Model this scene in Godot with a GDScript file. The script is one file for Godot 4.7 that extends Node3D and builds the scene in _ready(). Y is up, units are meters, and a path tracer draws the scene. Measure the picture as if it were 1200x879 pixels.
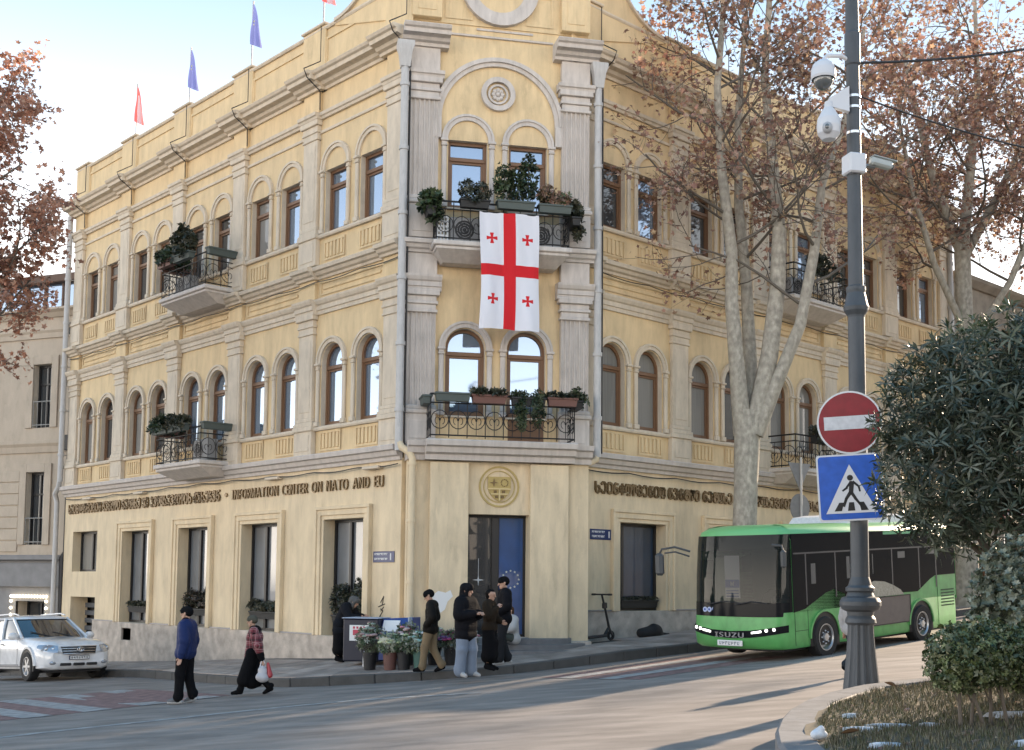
extends Node3D
# A street corner in winter: a yellow three-storey corner house, a green bus, a few people, bare plane trees.

func _ready() -> void:
	# camera
	var cam := Camera3D.new()
	cam.name = "camera"
	var pitch := deg_to_rad(4.7415)
	var roll := deg_to_rad(0.5505)
	cam.basis = Basis(Vector3(1, 0, 0), pitch) * Basis(Vector3(0, 0, 1), roll)
	cam.position = Vector3(0, 1.5, 0)
	cam.projection = Camera3D.PROJECTION_FRUSTUM
	cam.near = 0.1
	cam.far = 1500.0
	cam.size = 0.1 * 879.0 / 1411.33
	cam.frustum_offset = Vector2(0.0, 0.1 * (568.0 - 439.5) / 1411.33)
	add_child(cam)
	cam.current = true
	# sky
	var sky := ProceduralSkyMaterial.new()
	sky.sky_top_color = Color(0.175, 0.29, 0.38)
	sky.sky_horizon_color = Color(1.0, 0.95, 0.885)  # horizon set far brighter than the sky above to light the shaded fronts
	sky.sky_curve = 0.128
	sky.ground_bottom_color = Color(0.35, 0.33, 0.31)
	sky.ground_horizon_color = Color(0.55, 0.53, 0.5)
	sky.sky_energy_multiplier = 1.0
	sky.sun_angle_max = 40.0
	sky.sun_curve = 0.1
	var env := Environment.new()
	env.background_mode = Environment.BG_SKY
	env.sky = Sky.new()
	env.sky.sky_material = sky
	env.background_energy_multiplier = 1.5
	env.tonemap_mode = Environment.TONE_MAPPER_LINEAR
	env.tonemap_exposure = 5.2
	env.sdfgi_enabled = true
	env.ssao_enabled = true
	env.ssil_enabled = true
	var we := WorldEnvironment.new()
	we.name = "world_environment"
	we.environment = env
	add_child(we)
	# sun: low, shining down the right-hand street towards the viewer
	var sun := DirectionalLight3D.new()
	sun.name = "sun"
	sun.light_energy = 0.68
	sun.light_color = Color(1.0, 0.9, 0.78)
	sun.light_angular_distance = 1.5
	sun.shadow_enabled = true
	var towards := Vector3(0.655, 0.36, -0.70).normalized()
	sun.basis = Basis.looking_at(-towards, UP)
	add_child(sun)

	make_materials()
	ground()
	corner_building()
	neighbours()
	trees()
	shrubs()
	bus()
	car()
	lamp_post()
	flags()
	boxes()
	plates()
	stall()
	scooter()
	small_things()
	people()
#NEXT

# ------------------------------------------------------------------ geometry collector
class Geo:
	var v := PackedVector3Array()
	var n := PackedVector3Array()
	var c := PackedColorArray()
	var uv := PackedVector2Array()
	var col := Color(1, 1, 1)
	var xf := Transform3D.IDENTITY

	func tri(a: Vector3, b: Vector3, d: Vector3, na: Vector3, nb: Vector3, nd: Vector3, ua := Vector2.ZERO, ub := Vector2.ZERO, ud := Vector2.ZERO) -> void:
		var pa := xf * a
		var pb := xf * b
		var pd := xf * d
		var qa := (xf.basis * na).normalized()
		var qb := (xf.basis * nb).normalized()
		var qd := (xf.basis * nd).normalized()
		if (pb - pa).cross(pd - pa).dot(qa + qb + qd) > 0.0:
			v.append(pa); v.append(pd); v.append(pb)
			n.append(qa); n.append(qd); n.append(qb)
			uv.append(ua); uv.append(ud); uv.append(ub)
		else:
			v.append(pa); v.append(pb); v.append(pd)
			n.append(qa); n.append(qb); n.append(qd)
			uv.append(ua); uv.append(ub); uv.append(ud)
		c.append(col); c.append(col); c.append(col)

	func quad(a: Vector3, b: Vector3, d: Vector3, e: Vector3, nn: Vector3) -> void:
		tri(a, b, d, nn, nn, nn, Vector2(0, 1), Vector2(1, 1), Vector2(1, 0))
		tri(a, d, e, nn, nn, nn, Vector2(0, 1), Vector2(1, 0), Vector2(0, 0))

	func face(a: Vector3, b: Vector3, d: Vector3, e: Vector3, away: Vector3) -> void: # flat quad turned away from a point
		var nn := (b - a).cross(e - a)
		if nn.length_squared() < 1e-14:
			nn = (d - b).cross(e - b)
		nn = nn.normalized()
		if nn.dot((a + b + d + e) * 0.25 - away) < 0.0:
			nn = -nn
		quad(a, b, d, e, nn)

	func box(mn: Vector3, mx: Vector3, bev := 0.0) -> void:
		var ce := (mn + mx) * 0.5
		var h := (mx - mn) * 0.5
		if bev <= 0.0:
			for ax in 3:
				for s in [-1.0, 1.0]:
					var nn := Vector3.ZERO
					nn[ax] = s
					var p := Vector3.ZERO
					p[ax] = s * h[ax]
					var e1 := Vector3.ZERO
					var e2 := Vector3.ZERO
					e1[(ax + 1) % 3] = h[(ax + 1) % 3]
					e2[(ax + 2) % 3] = h[(ax + 2) % 3]
					quad(ce + p - e1 - e2, ce + p + e1 - e2, ce + p + e1 + e2, ce + p - e1 + e2, nn)
			return
		bev = minf(bev, minf(h.x, minf(h.y, h.z)) * 0.9)
		for ax in 3:
			var i1 := (ax + 1) % 3
			var i2 := (ax + 2) % 3
			for s in [-1.0, 1.0]:
				var nn := Vector3.ZERO
				nn[ax] = s
				var p := ce
				p[ax] += s * h[ax]
				var e1 := Vector3.ZERO
				var e2 := Vector3.ZERO
				e1[i1] = h[i1] - bev
				e2[i2] = h[i2] - bev
				quad(p - e1 - e2, p + e1 - e2, p + e1 + e2, p - e1 + e2, nn)
				for s2 in [-1.0, 1.0]: # edge between face ax,s and face i1,s2
					var a := ce
					a[ax] += s * h[ax]
					a[i1] += s2 * (h[i1] - bev)
					var b := ce
					b[ax] += s * (h[ax] - bev)
					b[i1] += s2 * h[i1]
					var nn2 := Vector3.ZERO
					nn2[ax] = s * 0.7071
					nn2[i1] = s2 * 0.7071
					quad(a - e2, a + e2, b + e2, b - e2, nn2)
		for sx in [-1.0, 1.0]:
			for sy in [-1.0, 1.0]:
				for sz in [-1.0, 1.0]:
					var k := Vector3(sx, sy, sz)
					var f := ce + k * h
					var nn := k.normalized()
					tri(f - Vector3(0, sy, sz) * bev, f - Vector3(sx, 0, sz) * bev, f - Vector3(sx, sy, 0) * bev, nn, nn, nn)

	func poly(pts: PackedVector2Array, z: float, nz: float) -> void: # flat polygon in the xy plane
		var idx := Geometry2D.triangulate_polygon(pts)
		var nn := Vector3(0, 0, nz)
		for i in range(0, idx.size(), 3):
			tri(Vector3(pts[idx[i]].x, pts[idx[i]].y, z), Vector3(pts[idx[i + 1]].x, pts[idx[i + 1]].y, z), Vector3(pts[idx[i + 2]].x, pts[idx[i + 2]].y, z), nn, nn, nn)

	func prism(pts: PackedVector2Array, z0: float, z1: float, back := true, smooth := false) -> void: # polygon in xy, extruded in z
		poly(pts, z1, 1.0)
		if back:
			poly(pts, z0, -1.0)
		var m := pts.size()
		var cw := Geometry2D.is_polygon_clockwise(pts)
		var en: Array[Vector3] = []
		for i in m:
			var d := pts[(i + 1) % m] - pts[i]
			var o := Vector3(d.y, -d.x, 0).normalized()
			en.append(-o if cw else o)
		for i in m:
			var j := (i + 1) % m
			var a := Vector3(pts[i].x, pts[i].y, z0)
			var b := Vector3(pts[j].x, pts[j].y, z0)
			var up := Vector3(0, 0, z1 - z0)
			var na := en[i]
			var nb := en[i]
			if smooth:
				if en[i].dot(en[(i + m - 1) % m]) > 0.6:
					na = (en[i] + en[(i + m - 1) % m]).normalized()
				if en[i].dot(en[j]) > 0.6:
					nb = (en[i] + en[j]).normalized()
			tri(a, b, b + up, na, nb, nb)
			tri(a, b + up, a + up, na, nb, na)

	func ring(cx: float, cy: float, r0: float, r1: float, a0: float, a1: float, z0: float, z1: float, seg := 14) -> void: # arch band
		var pts := PackedVector2Array()
		for i in seg + 1:
			var a := lerpf(a0, a1, float(i) / seg)
			pts.append(Vector2(cx + cos(a) * r1, cy + sin(a) * r1))
		for i in seg + 1:
			var a := lerpf(a1, a0, float(i) / seg)
			pts.append(Vector2(cx + cos(a) * r0, cy + sin(a) * r0))
		for i in seg:
			var o0 := pts[i]
			var o1 := pts[i + 1]
			var k := pts.size() - 1
			var i0 := pts[k - i]
			var i1 := pts[k - i - 1]
			quad(Vector3(o0.x, o0.y, z1), Vector3(o1.x, o1.y, z1), Vector3(i1.x, i1.y, z1), Vector3(i0.x, i0.y, z1), Vector3(0, 0, 1))
			quad(Vector3(o0.x, o0.y, z0), Vector3(o1.x, o1.y, z0), Vector3(i1.x, i1.y, z0), Vector3(i0.x, i0.y, z0), Vector3(0, 0, -1))
			var mo := (o0 + o1) * 0.5 - Vector2(cx, cy)
			var nn := Vector3(mo.x, mo.y, 0).normalized()
			quad(Vector3(o0.x, o0.y, z0), Vector3(o1.x, o1.y, z0), Vector3(o1.x, o1.y, z1), Vector3(o0.x, o0.y, z1), nn)
			quad(Vector3(i0.x, i0.y, z0), Vector3(i1.x, i1.y, z0), Vector3(i1.x, i1.y, z1), Vector3(i0.x, i0.y, z1), -nn)

	func mould(prof: PackedVector2Array, x0: float, x1: float) -> void: # profile (out, up) run along x, closed at the ends
		var m := prof.size()
		var pz := PackedVector2Array()
		for p in prof:
			pz.append(p)
		var cw := Geometry2D.is_polygon_clockwise(pz)
		for i in m:
			var a := prof[i]
			var b := prof[(i + 1) % m]
			var d := b - a
			var o := Vector3(0, -d.x, d.y).normalized()
			if cw:
				o = -o
			quad(Vector3(x0, a.y, a.x), Vector3(x1, a.y, a.x), Vector3(x1, b.y, b.x), Vector3(x0, b.y, b.x), o)
		var idx := Geometry2D.triangulate_polygon(pz)
		for s in 2:
			var x := x1 if s else x0
			var nn := Vector3(1 if s else -1, 0, 0)
			for i in range(0, idx.size(), 3):
				tri(Vector3(x, pz[idx[i]].y, pz[idx[i]].x), Vector3(x, pz[idx[i + 1]].y, pz[idx[i + 1]].x), Vector3(x, pz[idx[i + 2]].y, pz[idx[i + 2]].x), nn, nn, nn)

	func tube(p: PackedVector3Array, r: PackedFloat32Array, sides := 6, caps := true) -> void:
		var m := p.size()
		var up := Vector3(0.13, 0.31, 0.94).normalized()
		var prev: Array[Vector3] = []
		var prevn: Array[Vector3] = []
		for i in m:
			var t := (p[mini(i + 1, m - 1)] - p[maxi(i - 1, 0)]).normalized()
			var s := t.cross(up)
			if s.length() < 0.05:
				s = t.cross(Vector3(1, 0, 0))
			s = s.normalized()
			var w := s.cross(t).normalized()
			up = w
			var cur: Array[Vector3] = []
			var curn: Array[Vector3] = []
			for k in sides:
				var a := TAU * k / sides
				var dir := s * cos(a) + w * sin(a)
				curn.append(dir)
				cur.append(p[i] + dir * r[i])
			if i > 0:
				for k in sides:
					var j := (k + 1) % sides
					tri(prev[k], prev[j], cur[j], prevn[k], prevn[j], curn[j])
					tri(prev[k], cur[j], cur[k], prevn[k], curn[j], curn[k])
			if caps and (i == 0 or i == m - 1):
				var nn := -t if i == 0 else t
				for k in range(1, sides - 1):
					tri(cur[0], cur[k], cur[k + 1], nn, nn, nn)
			prev = cur
			prevn = curn

	func rod(a: Vector3, b: Vector3, r: float, sides := 6) -> void:
		tube(PackedVector3Array([a, b]), PackedFloat32Array([r, r]), sides)

	func lathe(prof: PackedVector2Array, seg := 16, flat := false) -> void: # profile (radius, y) from low to high
		var m := prof.size()
		for i in m - 1:
			var a := prof[i]
			var b := prof[i + 1]
			var d := b - a
			if d.length() < 1e-5:
				continue
			var o := Vector2(d.y, -d.x).normalized()
			for k in seg:
				var a0 := TAU * k / seg
				var a1 := TAU * (k + 1) / seg
				var e0 := Vector3(cos(a0), 0, sin(a0))
				var e1 := Vector3(cos(a1), 0, sin(a1))
				var am := (a0 + a1) * 0.5
				var n0 := Vector3(cos(am), 0, sin(am)) * o.x + Vector3(0, o.y, 0) if flat else e0 * o.x + Vector3(0, o.y, 0)
				var n1 := n0 if flat else e1 * o.x + Vector3(0, o.y, 0)
				if a.x > 1e-4:
					tri(e0 * a.x + Vector3(0, a.y, 0), e1 * a.x + Vector3(0, a.y, 0), e1 * b.x + Vector3(0, b.y, 0), n0, n1, n1)
				if b.x > 1e-4:
					tri(e0 * a.x + Vector3(0, a.y, 0), e1 * b.x + Vector3(0, b.y, 0), e0 * b.x + Vector3(0, b.y, 0), n0, n1, n0)

	func ball(ce: Vector3, r: Vector3, seg := 10, rings := 7) -> void:
		for i in rings:
			var t0 := PI * i / rings - PI / 2
			var t1 := PI * (i + 1) / rings - PI / 2
			for k in seg:
				var a0 := TAU * k / seg
				var a1 := TAU * (k + 1) / seg
				var d: Array[Vector3] = [Vector3(cos(t0) * cos(a0), sin(t0), cos(t0) * sin(a0)), Vector3(cos(t0) * cos(a1), sin(t0), cos(t0) * sin(a1)), Vector3(cos(t1) * cos(a1), sin(t1), cos(t1) * sin(a1)), Vector3(cos(t1) * cos(a0), sin(t1), cos(t1) * sin(a0))]
				if i > 0:
					tri(ce + d[0] * r, ce + d[1] * r, ce + d[2] * r, d[0] / r, d[1] / r, d[2] / r)
				if i < rings - 1:
					tri(ce + d[0] * r, ce + d[2] * r, ce + d[3] * r, d[0] / r, d[2] / r, d[3] / r)

	func loft(rows: Array, closed := true, cap0 := true, cap1 := true, sharp := 0.5) -> void: # rows of equal-length rings; normals smoothed where the turn is small
		var R := rows.size()
		var m: int = rows[0].size()
		var mid := Vector3.ZERO
		for row in rows:
			for p in row:
				mid += p
		mid /= float(R * m)
		var cols := m if closed else m - 1
		var fn: Array = []
		var sgn := 0.0
		for i in R - 1:
			var line: Array[Vector3] = []
			for k in cols:
				var j := (k + 1) % m
				var a: Vector3 = rows[i][k]
				var b: Vector3 = rows[i][j]
				var d: Vector3 = rows[i + 1][j]
				var e: Vector3 = rows[i + 1][k]
				var nn := (d - a).cross(e - b)
				sgn += nn.dot((a + b + d + e) * 0.25 - mid)
				line.append(nn.normalized())
			fn.append(line)
		var s := 1.0 if sgn >= 0.0 else -1.0
		for i in R - 1:
			for k in cols:
				var j := (k + 1) % m
				var f: Vector3 = fn[i][k]
				var vn: Array[Vector3] = []
				for q in [[i, k], [i, k + 1], [i + 1, k + 1], [i + 1, k]]:
					var acc := Vector3.ZERO
					for di in [-1, 0]:
						for dk in [-1, 0]:
							var ii: int = q[0] + di
							var kk: int = q[1] + dk
							if ii < 0 or ii >= R - 1:
								continue
							if closed:
								kk = posmod(kk, cols)
							elif kk < 0 or kk >= cols:
								continue
							var g: Vector3 = fn[ii][kk]
							if g.dot(f) > sharp:
								acc += g
					vn.append((acc if acc.length() > 1e-6 else f) * s)
				var a: Vector3 = rows[i][k]
				var b: Vector3 = rows[i][j]
				var d: Vector3 = rows[i + 1][j]
				var e: Vector3 = rows[i + 1][k]
				var ua := Vector2(float(k) / cols, float(i) / (R - 1))
				var ub := Vector2(float(k + 1) / cols, float(i) / (R - 1))
				var ud := Vector2(float(k + 1) / cols, float(i + 1) / (R - 1))
				var ue := Vector2(float(k) / cols, float(i + 1) / (R - 1))
				tri(a, b, d, vn[0], vn[1], vn[2], ua, ub, ud)
				tri(a, d, e, vn[0], vn[2], vn[3], ua, ud, ue)
		for w in 2:
			if not closed or (w == 0 and not cap0) or (w == 1 and not cap1):
				continue
			var row: Array = rows[0] if w == 0 else rows[R - 1]
			var ce := Vector3.ZERO
			for p in row:
				ce += p
			ce /= m
			var nn := Vector3.ZERO
			for k in m:
				nn += (row[k] - ce).cross(row[(k + 1) % m] - ce)
			nn = nn.normalized()
			var inner: Array = rows[1] if w == 0 else rows[R - 2]
			var ci := Vector3.ZERO
			for p in inner:
				ci += p
			ci /= m
			if nn.dot(ce - ci) < 0.0:
				nn = -nn
			for k in m:
				tri(ce, row[k], row[(k + 1) % m], nn, nn, nn)

	func empty() -> bool:
		return v.is_empty()

	func mesh(mat: Material) -> ArrayMesh:
		var am := ArrayMesh.new()
		add_to(am, mat)
		return am

	func add_to(am: ArrayMesh, mat: Material) -> void:
		var a := []
		a.resize(Mesh.ARRAY_MAX)
		a[Mesh.ARRAY_VERTEX] = v
		a[Mesh.ARRAY_NORMAL] = n
		a[Mesh.ARRAY_COLOR] = c
		a[Mesh.ARRAY_TEX_UV] = uv
		am.add_surface_from_arrays(Mesh.PRIMITIVE_TRIANGLES, a)
		am.surface_set_material(am.get_surface_count() - 1, mat)


var taken := {}

func fresh(parent: Node, called: String) -> String:
	var key := "%d/%s" % [parent.get_instance_id(), called]
	var k: int = taken.get(key, 0)
	taken[key] = k + 1
	return called if k == 0 else "%s_%03d" % [called, k]

func part(parent: Node, called: String, mesh: Mesh, at := Transform3D.IDENTITY, label := "") -> MeshInstance3D:
	var o := MeshInstance3D.new()
	o.name = fresh(parent, called)
	o.mesh = mesh
	o.transform = at
	parent.add_child(o, true)
	if label:
		o.set_meta("label", label)
	return o

func g_part(parent: Node, called: String, g: Geo, mat: Material, at := Transform3D.IDENTITY) -> MeshInstance3D:
	return part(parent, called, g.mesh(mat), at)

func thing(called: String, label: String, category: String, at := Transform3D.IDENTITY, group := "") -> Node3D:
	var o := Node3D.new()
	o.name = fresh(self, called)
	o.transform = at
	add_child(o, true)
	o.set_meta("label", label)
	o.set_meta("category", category)
	if group:
		o.set_meta("group", group)
	return o

func setting(called: String, mesh: Mesh) -> MeshInstance3D:
	var o := part(self, called, mesh)
	o.set_meta("kind", "structure")
	return o

func stuff(o: Node) -> Node:
	o.set_meta("kind", "stuff")
	return o

func scatter(parent: Node, called: String, mesh: Mesh, where: Array[Transform3D], cols: PackedColorArray) -> MultiMeshInstance3D:
	var mm := MultiMesh.new()
	mm.transform_format = MultiMesh.TRANSFORM_3D
	mm.use_colors = true
	mm.mesh = mesh
	mm.instance_count = where.size()
	for i in where.size():
		mm.set_instance_transform(i, where[i])
		mm.set_instance_color(i, cols[i])
	var o := MultiMeshInstance3D.new()
	o.name = fresh(parent, called)
	o.multimesh = mm
	parent.add_child(o, true)
	o.set_meta("kind", "stuff")
	return o

# ------------------------------------------------------------------ materials
func noise_tex(freq: float, lo: float, hi: float, octaves := 4, seed_ := 1, size := 512, mid := 0.5, warp := false, kind := FastNoiseLite.TYPE_SIMPLEX_SMOOTH) -> NoiseTexture2D:
	var f := FastNoiseLite.new()
	f.seed = seed_
	f.noise_type = kind
	f.frequency = freq
	f.fractal_octaves = octaves
	f.domain_warp_enabled = warp
	f.domain_warp_amplitude = 40.0
	var t := NoiseTexture2D.new()
	t.width = size
	t.height = size
	t.seamless = true
	t.noise = f
	var gr := Gradient.new()
	gr.set_color(0, Color(lo, lo, lo))
	gr.set_color(1, Color(hi, hi, hi))
	gr.add_point(mid, Color(1, 1, 1) * lerpf(lo, hi, 0.5) + Color(0, 0, 0, 1))
	t.color_ramp = gr
	return t

var tex := {}

func lin(r: float, g: float, b: float) -> Color:
	return Color(r, g, b).linear_to_srgb()

func mat(called: String, c: Color, rough := 0.8, opts := {}) -> StandardMaterial3D:
	# colours are given as linear base colours
	var m := StandardMaterial3D.new()
	m.resource_name = called
	m.albedo_color = c.linear_to_srgb()
	m.roughness = rough
	m.vertex_color_use_as_albedo = opts.get("vc", false)
	m.metallic = opts.get("metal", 0.0)
	if opts.has("spec"):
		m.metallic_specular = opts.spec
	if opts.has("tex"):
		m.albedo_texture = tex[opts.tex]
		m.uv1_triplanar = true
		m.uv1_world_triplanar = opts.get("world", true)
		m.uv1_scale = opts.get("scale", Vector3.ONE)
	if opts.has("tex2"):
		m.detail_enabled = true
		m.detail_albedo = tex[opts.tex2]
		m.detail_blend_mode = BaseMaterial3D.BLEND_MODE_MUL
		m.detail_uv_layer = BaseMaterial3D.DETAIL_UV_2
		m.uv2_triplanar = true
		m.uv2_world_triplanar = opts.get("world", true)
		m.uv2_scale = opts.get("scale2", Vector3.ONE)
	if opts.has("bump"):
		m.heightmap_enabled = true
		m.heightmap_texture = tex[opts.bump]
		m.heightmap_scale = opts.get("bump_cm", 0.5)
		if not opts.has("tex"):
			m.uv1_triplanar = true
			m.uv1_world_triplanar = opts.get("world", true)
			m.uv1_scale = opts.get("scale", Vector3.ONE)
	if opts.has("coat"):
		m.clearcoat_enabled = true
		m.clearcoat = opts.coat
		m.clearcoat_roughness = opts.get("coat_rough", 0.05)
	if opts.has("rim"):
		m.rim_enabled = true
		m.rim = opts.rim
		m.rim_tint = 0.6
	if opts.has("backlight"):
		m.backlight_enabled = true
		m.backlight = (opts.backlight as Color).linear_to_srgb()
	if opts.has("emit"):
		m.emission_enabled = true
		m.emission = (opts.emit as Color).linear_to_srgb()
		m.emission_energy_multiplier = opts.get("energy", 1.0)
	return m

func glass(called: String, c: Color, alpha: float) -> StandardMaterial3D:
	var m := StandardMaterial3D.new()
	m.resource_name = called
	m.transparency = BaseMaterial3D.TRANSPARENCY_ALPHA
	var s := c.linear_to_srgb()
	m.albedo_color = Color(s.r, s.g, s.b, alpha)
	m.roughness = 0.03
	return m

var M := {}

func make_materials() -> void:
	tex.fine = noise_tex(0.06, 0.94, 1.0, 5, 3)
	tex.grain = noise_tex(0.22, 0.72, 1.0, 3, 5)
	tex.blotch = noise_tex(0.012, 0.8, 1.0, 5, 8, 512, 0.45, true)
	tex.rain = noise_tex(0.03, 0.86, 1.0, 6, 37, 512, 0.3, true)
	tex.soft = noise_tex(0.008, 0.86, 1.0, 4, 11, 512, 0.5)
	tex.stain = noise_tex(0.02, 0.84, 1.0, 6, 17, 512, 0.28, true)
	tex.patch = noise_tex(0.01, 0.68, 1.0, 6, 23, 1024, 0.5, true)
	tex.cell = noise_tex(0.05, 0.55, 1.0, 2, 29, 512, 0.4, false, FastNoiseLite.TYPE_CELLULAR)
	tex.plaid = plaid_tex()
	M.yellow = mat("yellow_stucco", Color(0.90, 0.69, 0.41), 0.9, {"tex": "stain", "scale": Vector3(0.22, 0.09, 0.22), "tex2": "rain", "scale2": Vector3(0.33, 0.045, 0.33), "bump": "fine", "bump_cm": 0.25})
	M.cream = mat("pale_stucco", Color(0.90, 0.735, 0.50), 0.9, {"tex": "stain", "scale": Vector3(0.2, 0.07, 0.2), "tex2": "rain", "scale2": Vector3(0.33, 0.045, 0.33), "bump": "fine", "bump_cm": 0.25})
	M.trim = mat("beige_trim", Color(0.82, 0.705, 0.555), 0.88, {"tex": "stain", "scale": Vector3(0.5, 0.16, 0.5), "tex2": "rain", "scale2": Vector3(0.33, 0.045, 0.33), "bump": "fine", "bump_cm": 0.2})
	M.grey = mat("grey_stone_trim", Color(0.74, 0.675, 0.62), 0.85, {"tex": "stain", "scale": Vector3(0.55, 0.14, 0.55), "tex2": "rain", "scale2": Vector3(0.33, 0.045, 0.33), "bump": "fine", "bump_cm": 0.2})
	M.plinth = mat("plinth_render", Color(0.72, 0.63, 0.54), 0.9, {"tex": "patch", "scale": Vector3(0.3, 0.22, 0.3), "tex2": "fine", "scale2": Vector3(1.2, 1.2, 1.2), "bump": "fine", "bump_cm": 0.6})
	M.sheet = mat("zinc_sheet", Color(0.33, 0.33, 0.34), 0.45, {"metal": 0.5, "tex": "stain", "scale": Vector3(0.6, 0.6, 0.6)})
	M.pipe = mat("painted_downpipe", Color(0.55, 0.54, 0.53), 0.5, {"tex": "stain", "scale": Vector3(1.2, 0.3, 1.2)})
	M.wood = mat("brown_window_frame", Color(0.20, 0.105, 0.055), 0.5, {"tex": "fine", "scale": Vector3(3, 0.4, 3)})
	M.blackframe = mat("black_frame", Color(0.012, 0.012, 0.014), 0.4)
	M.iron = mat("black_iron", Color(0.018, 0.018, 0.02), 0.45, {"metal": 0.3})
	M.glass_sky = mat("window_glass", Color(0.30, 0.39, 0.52), 0.04, {"metal": 0.72})
	M.glass_dark = mat("dark_window_glass", Color(0.05, 0.055, 0.06), 0.04, {"metal": 0.1, "coat": 1.0, "coat_rough": 0.02})
	M.glass_curtain = mat("curtained_window_glass", Color(0.24, 0.23, 0.21), 0.6, {"tex": "soft", "scale": Vector3(5, 0.1, 5), "coat": 1.0, "coat_rough": 0.02})
	M.glass_grey = mat("shop_window_glass", Color(0.19, 0.21, 0.235), 0.3, {"tex": "blotch", "scale": Vector3(0.4, 0.2, 0.4), "coat": 1.0, "coat_rough": 0.02})
	M.letter = mat("bronze_lettering", Color(0.16, 0.105, 0.045), 0.4, {"metal": 0.35})
	M.gold = mat("gold_relief", Color(0.52, 0.38, 0.13), 0.5, {"tex": "stain", "scale": Vector3(1, 1, 1)})
	M.pale_gold = mat("pale_gold_relief", Color(0.66, 0.52, 0.26), 0.5)
	M.asphalt = mat("asphalt", Color(0.47, 0.405, 0.36), 0.85, {"tex": "patch", "scale": Vector3(0.055, 0.055, 0.16), "tex2": "grain", "scale2": Vector3(0.7, 0.7, 0.7), "bump": "grain", "bump_cm": 0.5})
	M.slab = mat("paving_slab", Color(0.68, 0.555, 0.475), 0.85, {"tex": "patch", "scale": Vector3(0.12, 0.12, 0.12), "tex2": "grain", "scale2": Vector3(1.2, 1.2, 1.2), "bump": "grain", "bump_cm": 0.3})
	M.slab2 = mat("paving_slab_dark", Color(0.58, 0.475, 0.405), 0.85, {"tex": "patch", "scale": Vector3(0.12, 0.12, 0.12), "tex2": "grain", "scale2": Vector3(1.2, 1.2, 1.2), "bump": "grain", "bump_cm": 0.3})
	M.slab3 = mat("paving_slab_pale", Color(0.73, 0.61, 0.53), 0.85, {"tex": "patch", "scale": Vector3(0.12, 0.12, 0.12), "tex2": "grain", "scale2": Vector3(1.2, 1.2, 1.2), "bump": "grain", "bump_cm": 0.3})
	M.bed = mat("paving_bed", Color(0.10, 0.095, 0.09), 0.95, {"tex": "grain", "scale": Vector3(0.8, 0.8, 0.8)})
	M.granite = mat("granite_kerb", Color(0.30, 0.295, 0.30), 0.75, {"tex": "blotch", "scale": Vector3(0.5, 0.5, 0.5), "tex2": "grain", "scale2": Vector3(2.2, 2.2, 2.2), "bump": "grain", "bump_cm": 0.2})
	M.kerb = mat("kerb_stone", Color(0.13, 0.125, 0.12), 0.8, {"tex": "blotch", "scale": Vector3(0.5, 0.5, 0.5), "tex2": "grain", "scale2": Vector3(2, 2, 2)})
	M.whitepaint = mat("worn_white_road_paint", Color(0.74, 0.70, 0.67), 0.75, {"tex": "patch", "scale": Vector3(0.35, 0.35, 0.35), "tex2": "grain", "scale2": Vector3(0.9, 0.9, 0.9)})
	M.redpaint = mat("worn_red_road_paint", Color(0.50, 0.29, 0.265), 0.8, {"tex": "patch", "scale": Vector3(0.35, 0.35, 0.35), "tex2": "grain", "scale2": Vector3(0.9, 0.9, 0.9)})
	M.lamp = mat("grey_lamp_post_paint", Color(0.072, 0.084, 0.098), 0.5, {"tex": "fine", "scale": Vector3(1.5, 0.6, 1.5), "tex2": "stain", "scale2": Vector3(0.8, 0.3, 0.8)})
	M.bark = mat("plane_bark", Color(0.66, 0.60, 0.50), 0.9, {"tex": "patch", "scale": Vector3(0.75, 0.4, 0.75), "tex2": "blotch", "scale2": Vector3(1.1, 0.7, 1.1), "bump": "fine", "bump_cm": 1.0, "world": true})
	M.darkbark = mat("dark_bark", Color(0.14, 0.12, 0.10), 0.95, {"tex": "fine", "scale": Vector3(2, 0.5, 2)})
	M.leaf = mat("dry_plane_leaf", Color(1, 1, 1), 0.75, {"vc": true, "backlight": Color(0.7, 0.52, 0.42)})
	M.leaf_pale = mat("pale_dry_leaf", Color(1, 1, 1), 0.75, {"vc": true, "backlight": Color(1.0, 0.74, 0.6)})
	M.green = mat("evergreen_leaf", Color(1, 1, 1), 0.45, {"vc": true, "backlight": Color(0.12, 0.2, 0.06)})
	M.soil = mat("dry_turf_soil", Color(0.20, 0.165, 0.11), 0.95, {"tex": "stain", "scale": Vector3(0.6, 0.6, 0.6), "tex2": "grain", "scale2": Vector3(2, 2, 2), "bump": "grain", "bump_cm": 1.5})
	M.blade = mat("dry_grass", Color(1, 1, 1), 0.8, {"vc": true})
	M.snow = mat("old_snow", Color(0.78, 0.81, 0.86), 0.6, {"tex": "soft", "scale": Vector3(3, 3, 3), "bump": "grain", "bump_cm": 1.2})
	M.tyre = mat("tyre_rubber", Color(0.014, 0.014, 0.015), 0.8)
	M.black = mat("black_plastic", Color(0.013, 0.013, 0.015), 0.5)
	M.chrome = mat("chrome", Color(0.75, 0.75, 0.76), 0.18, {"metal": 1.0})
	M.alloy = mat("alloy_wheel", Color(0.55, 0.56, 0.58), 0.35, {"metal": 0.8})
	M.white = mat("white_plastic", Color(0.72, 0.73, 0.74), 0.5, {"tex": "soft", "scale": Vector3(4, 4, 4)})
	K.petal = mat("petals", Color(1, 1, 1), 0.7, {"vc": true})
	M.paper = mat("white_paper", Color(0.75, 0.75, 0.74), 0.8)

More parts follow.
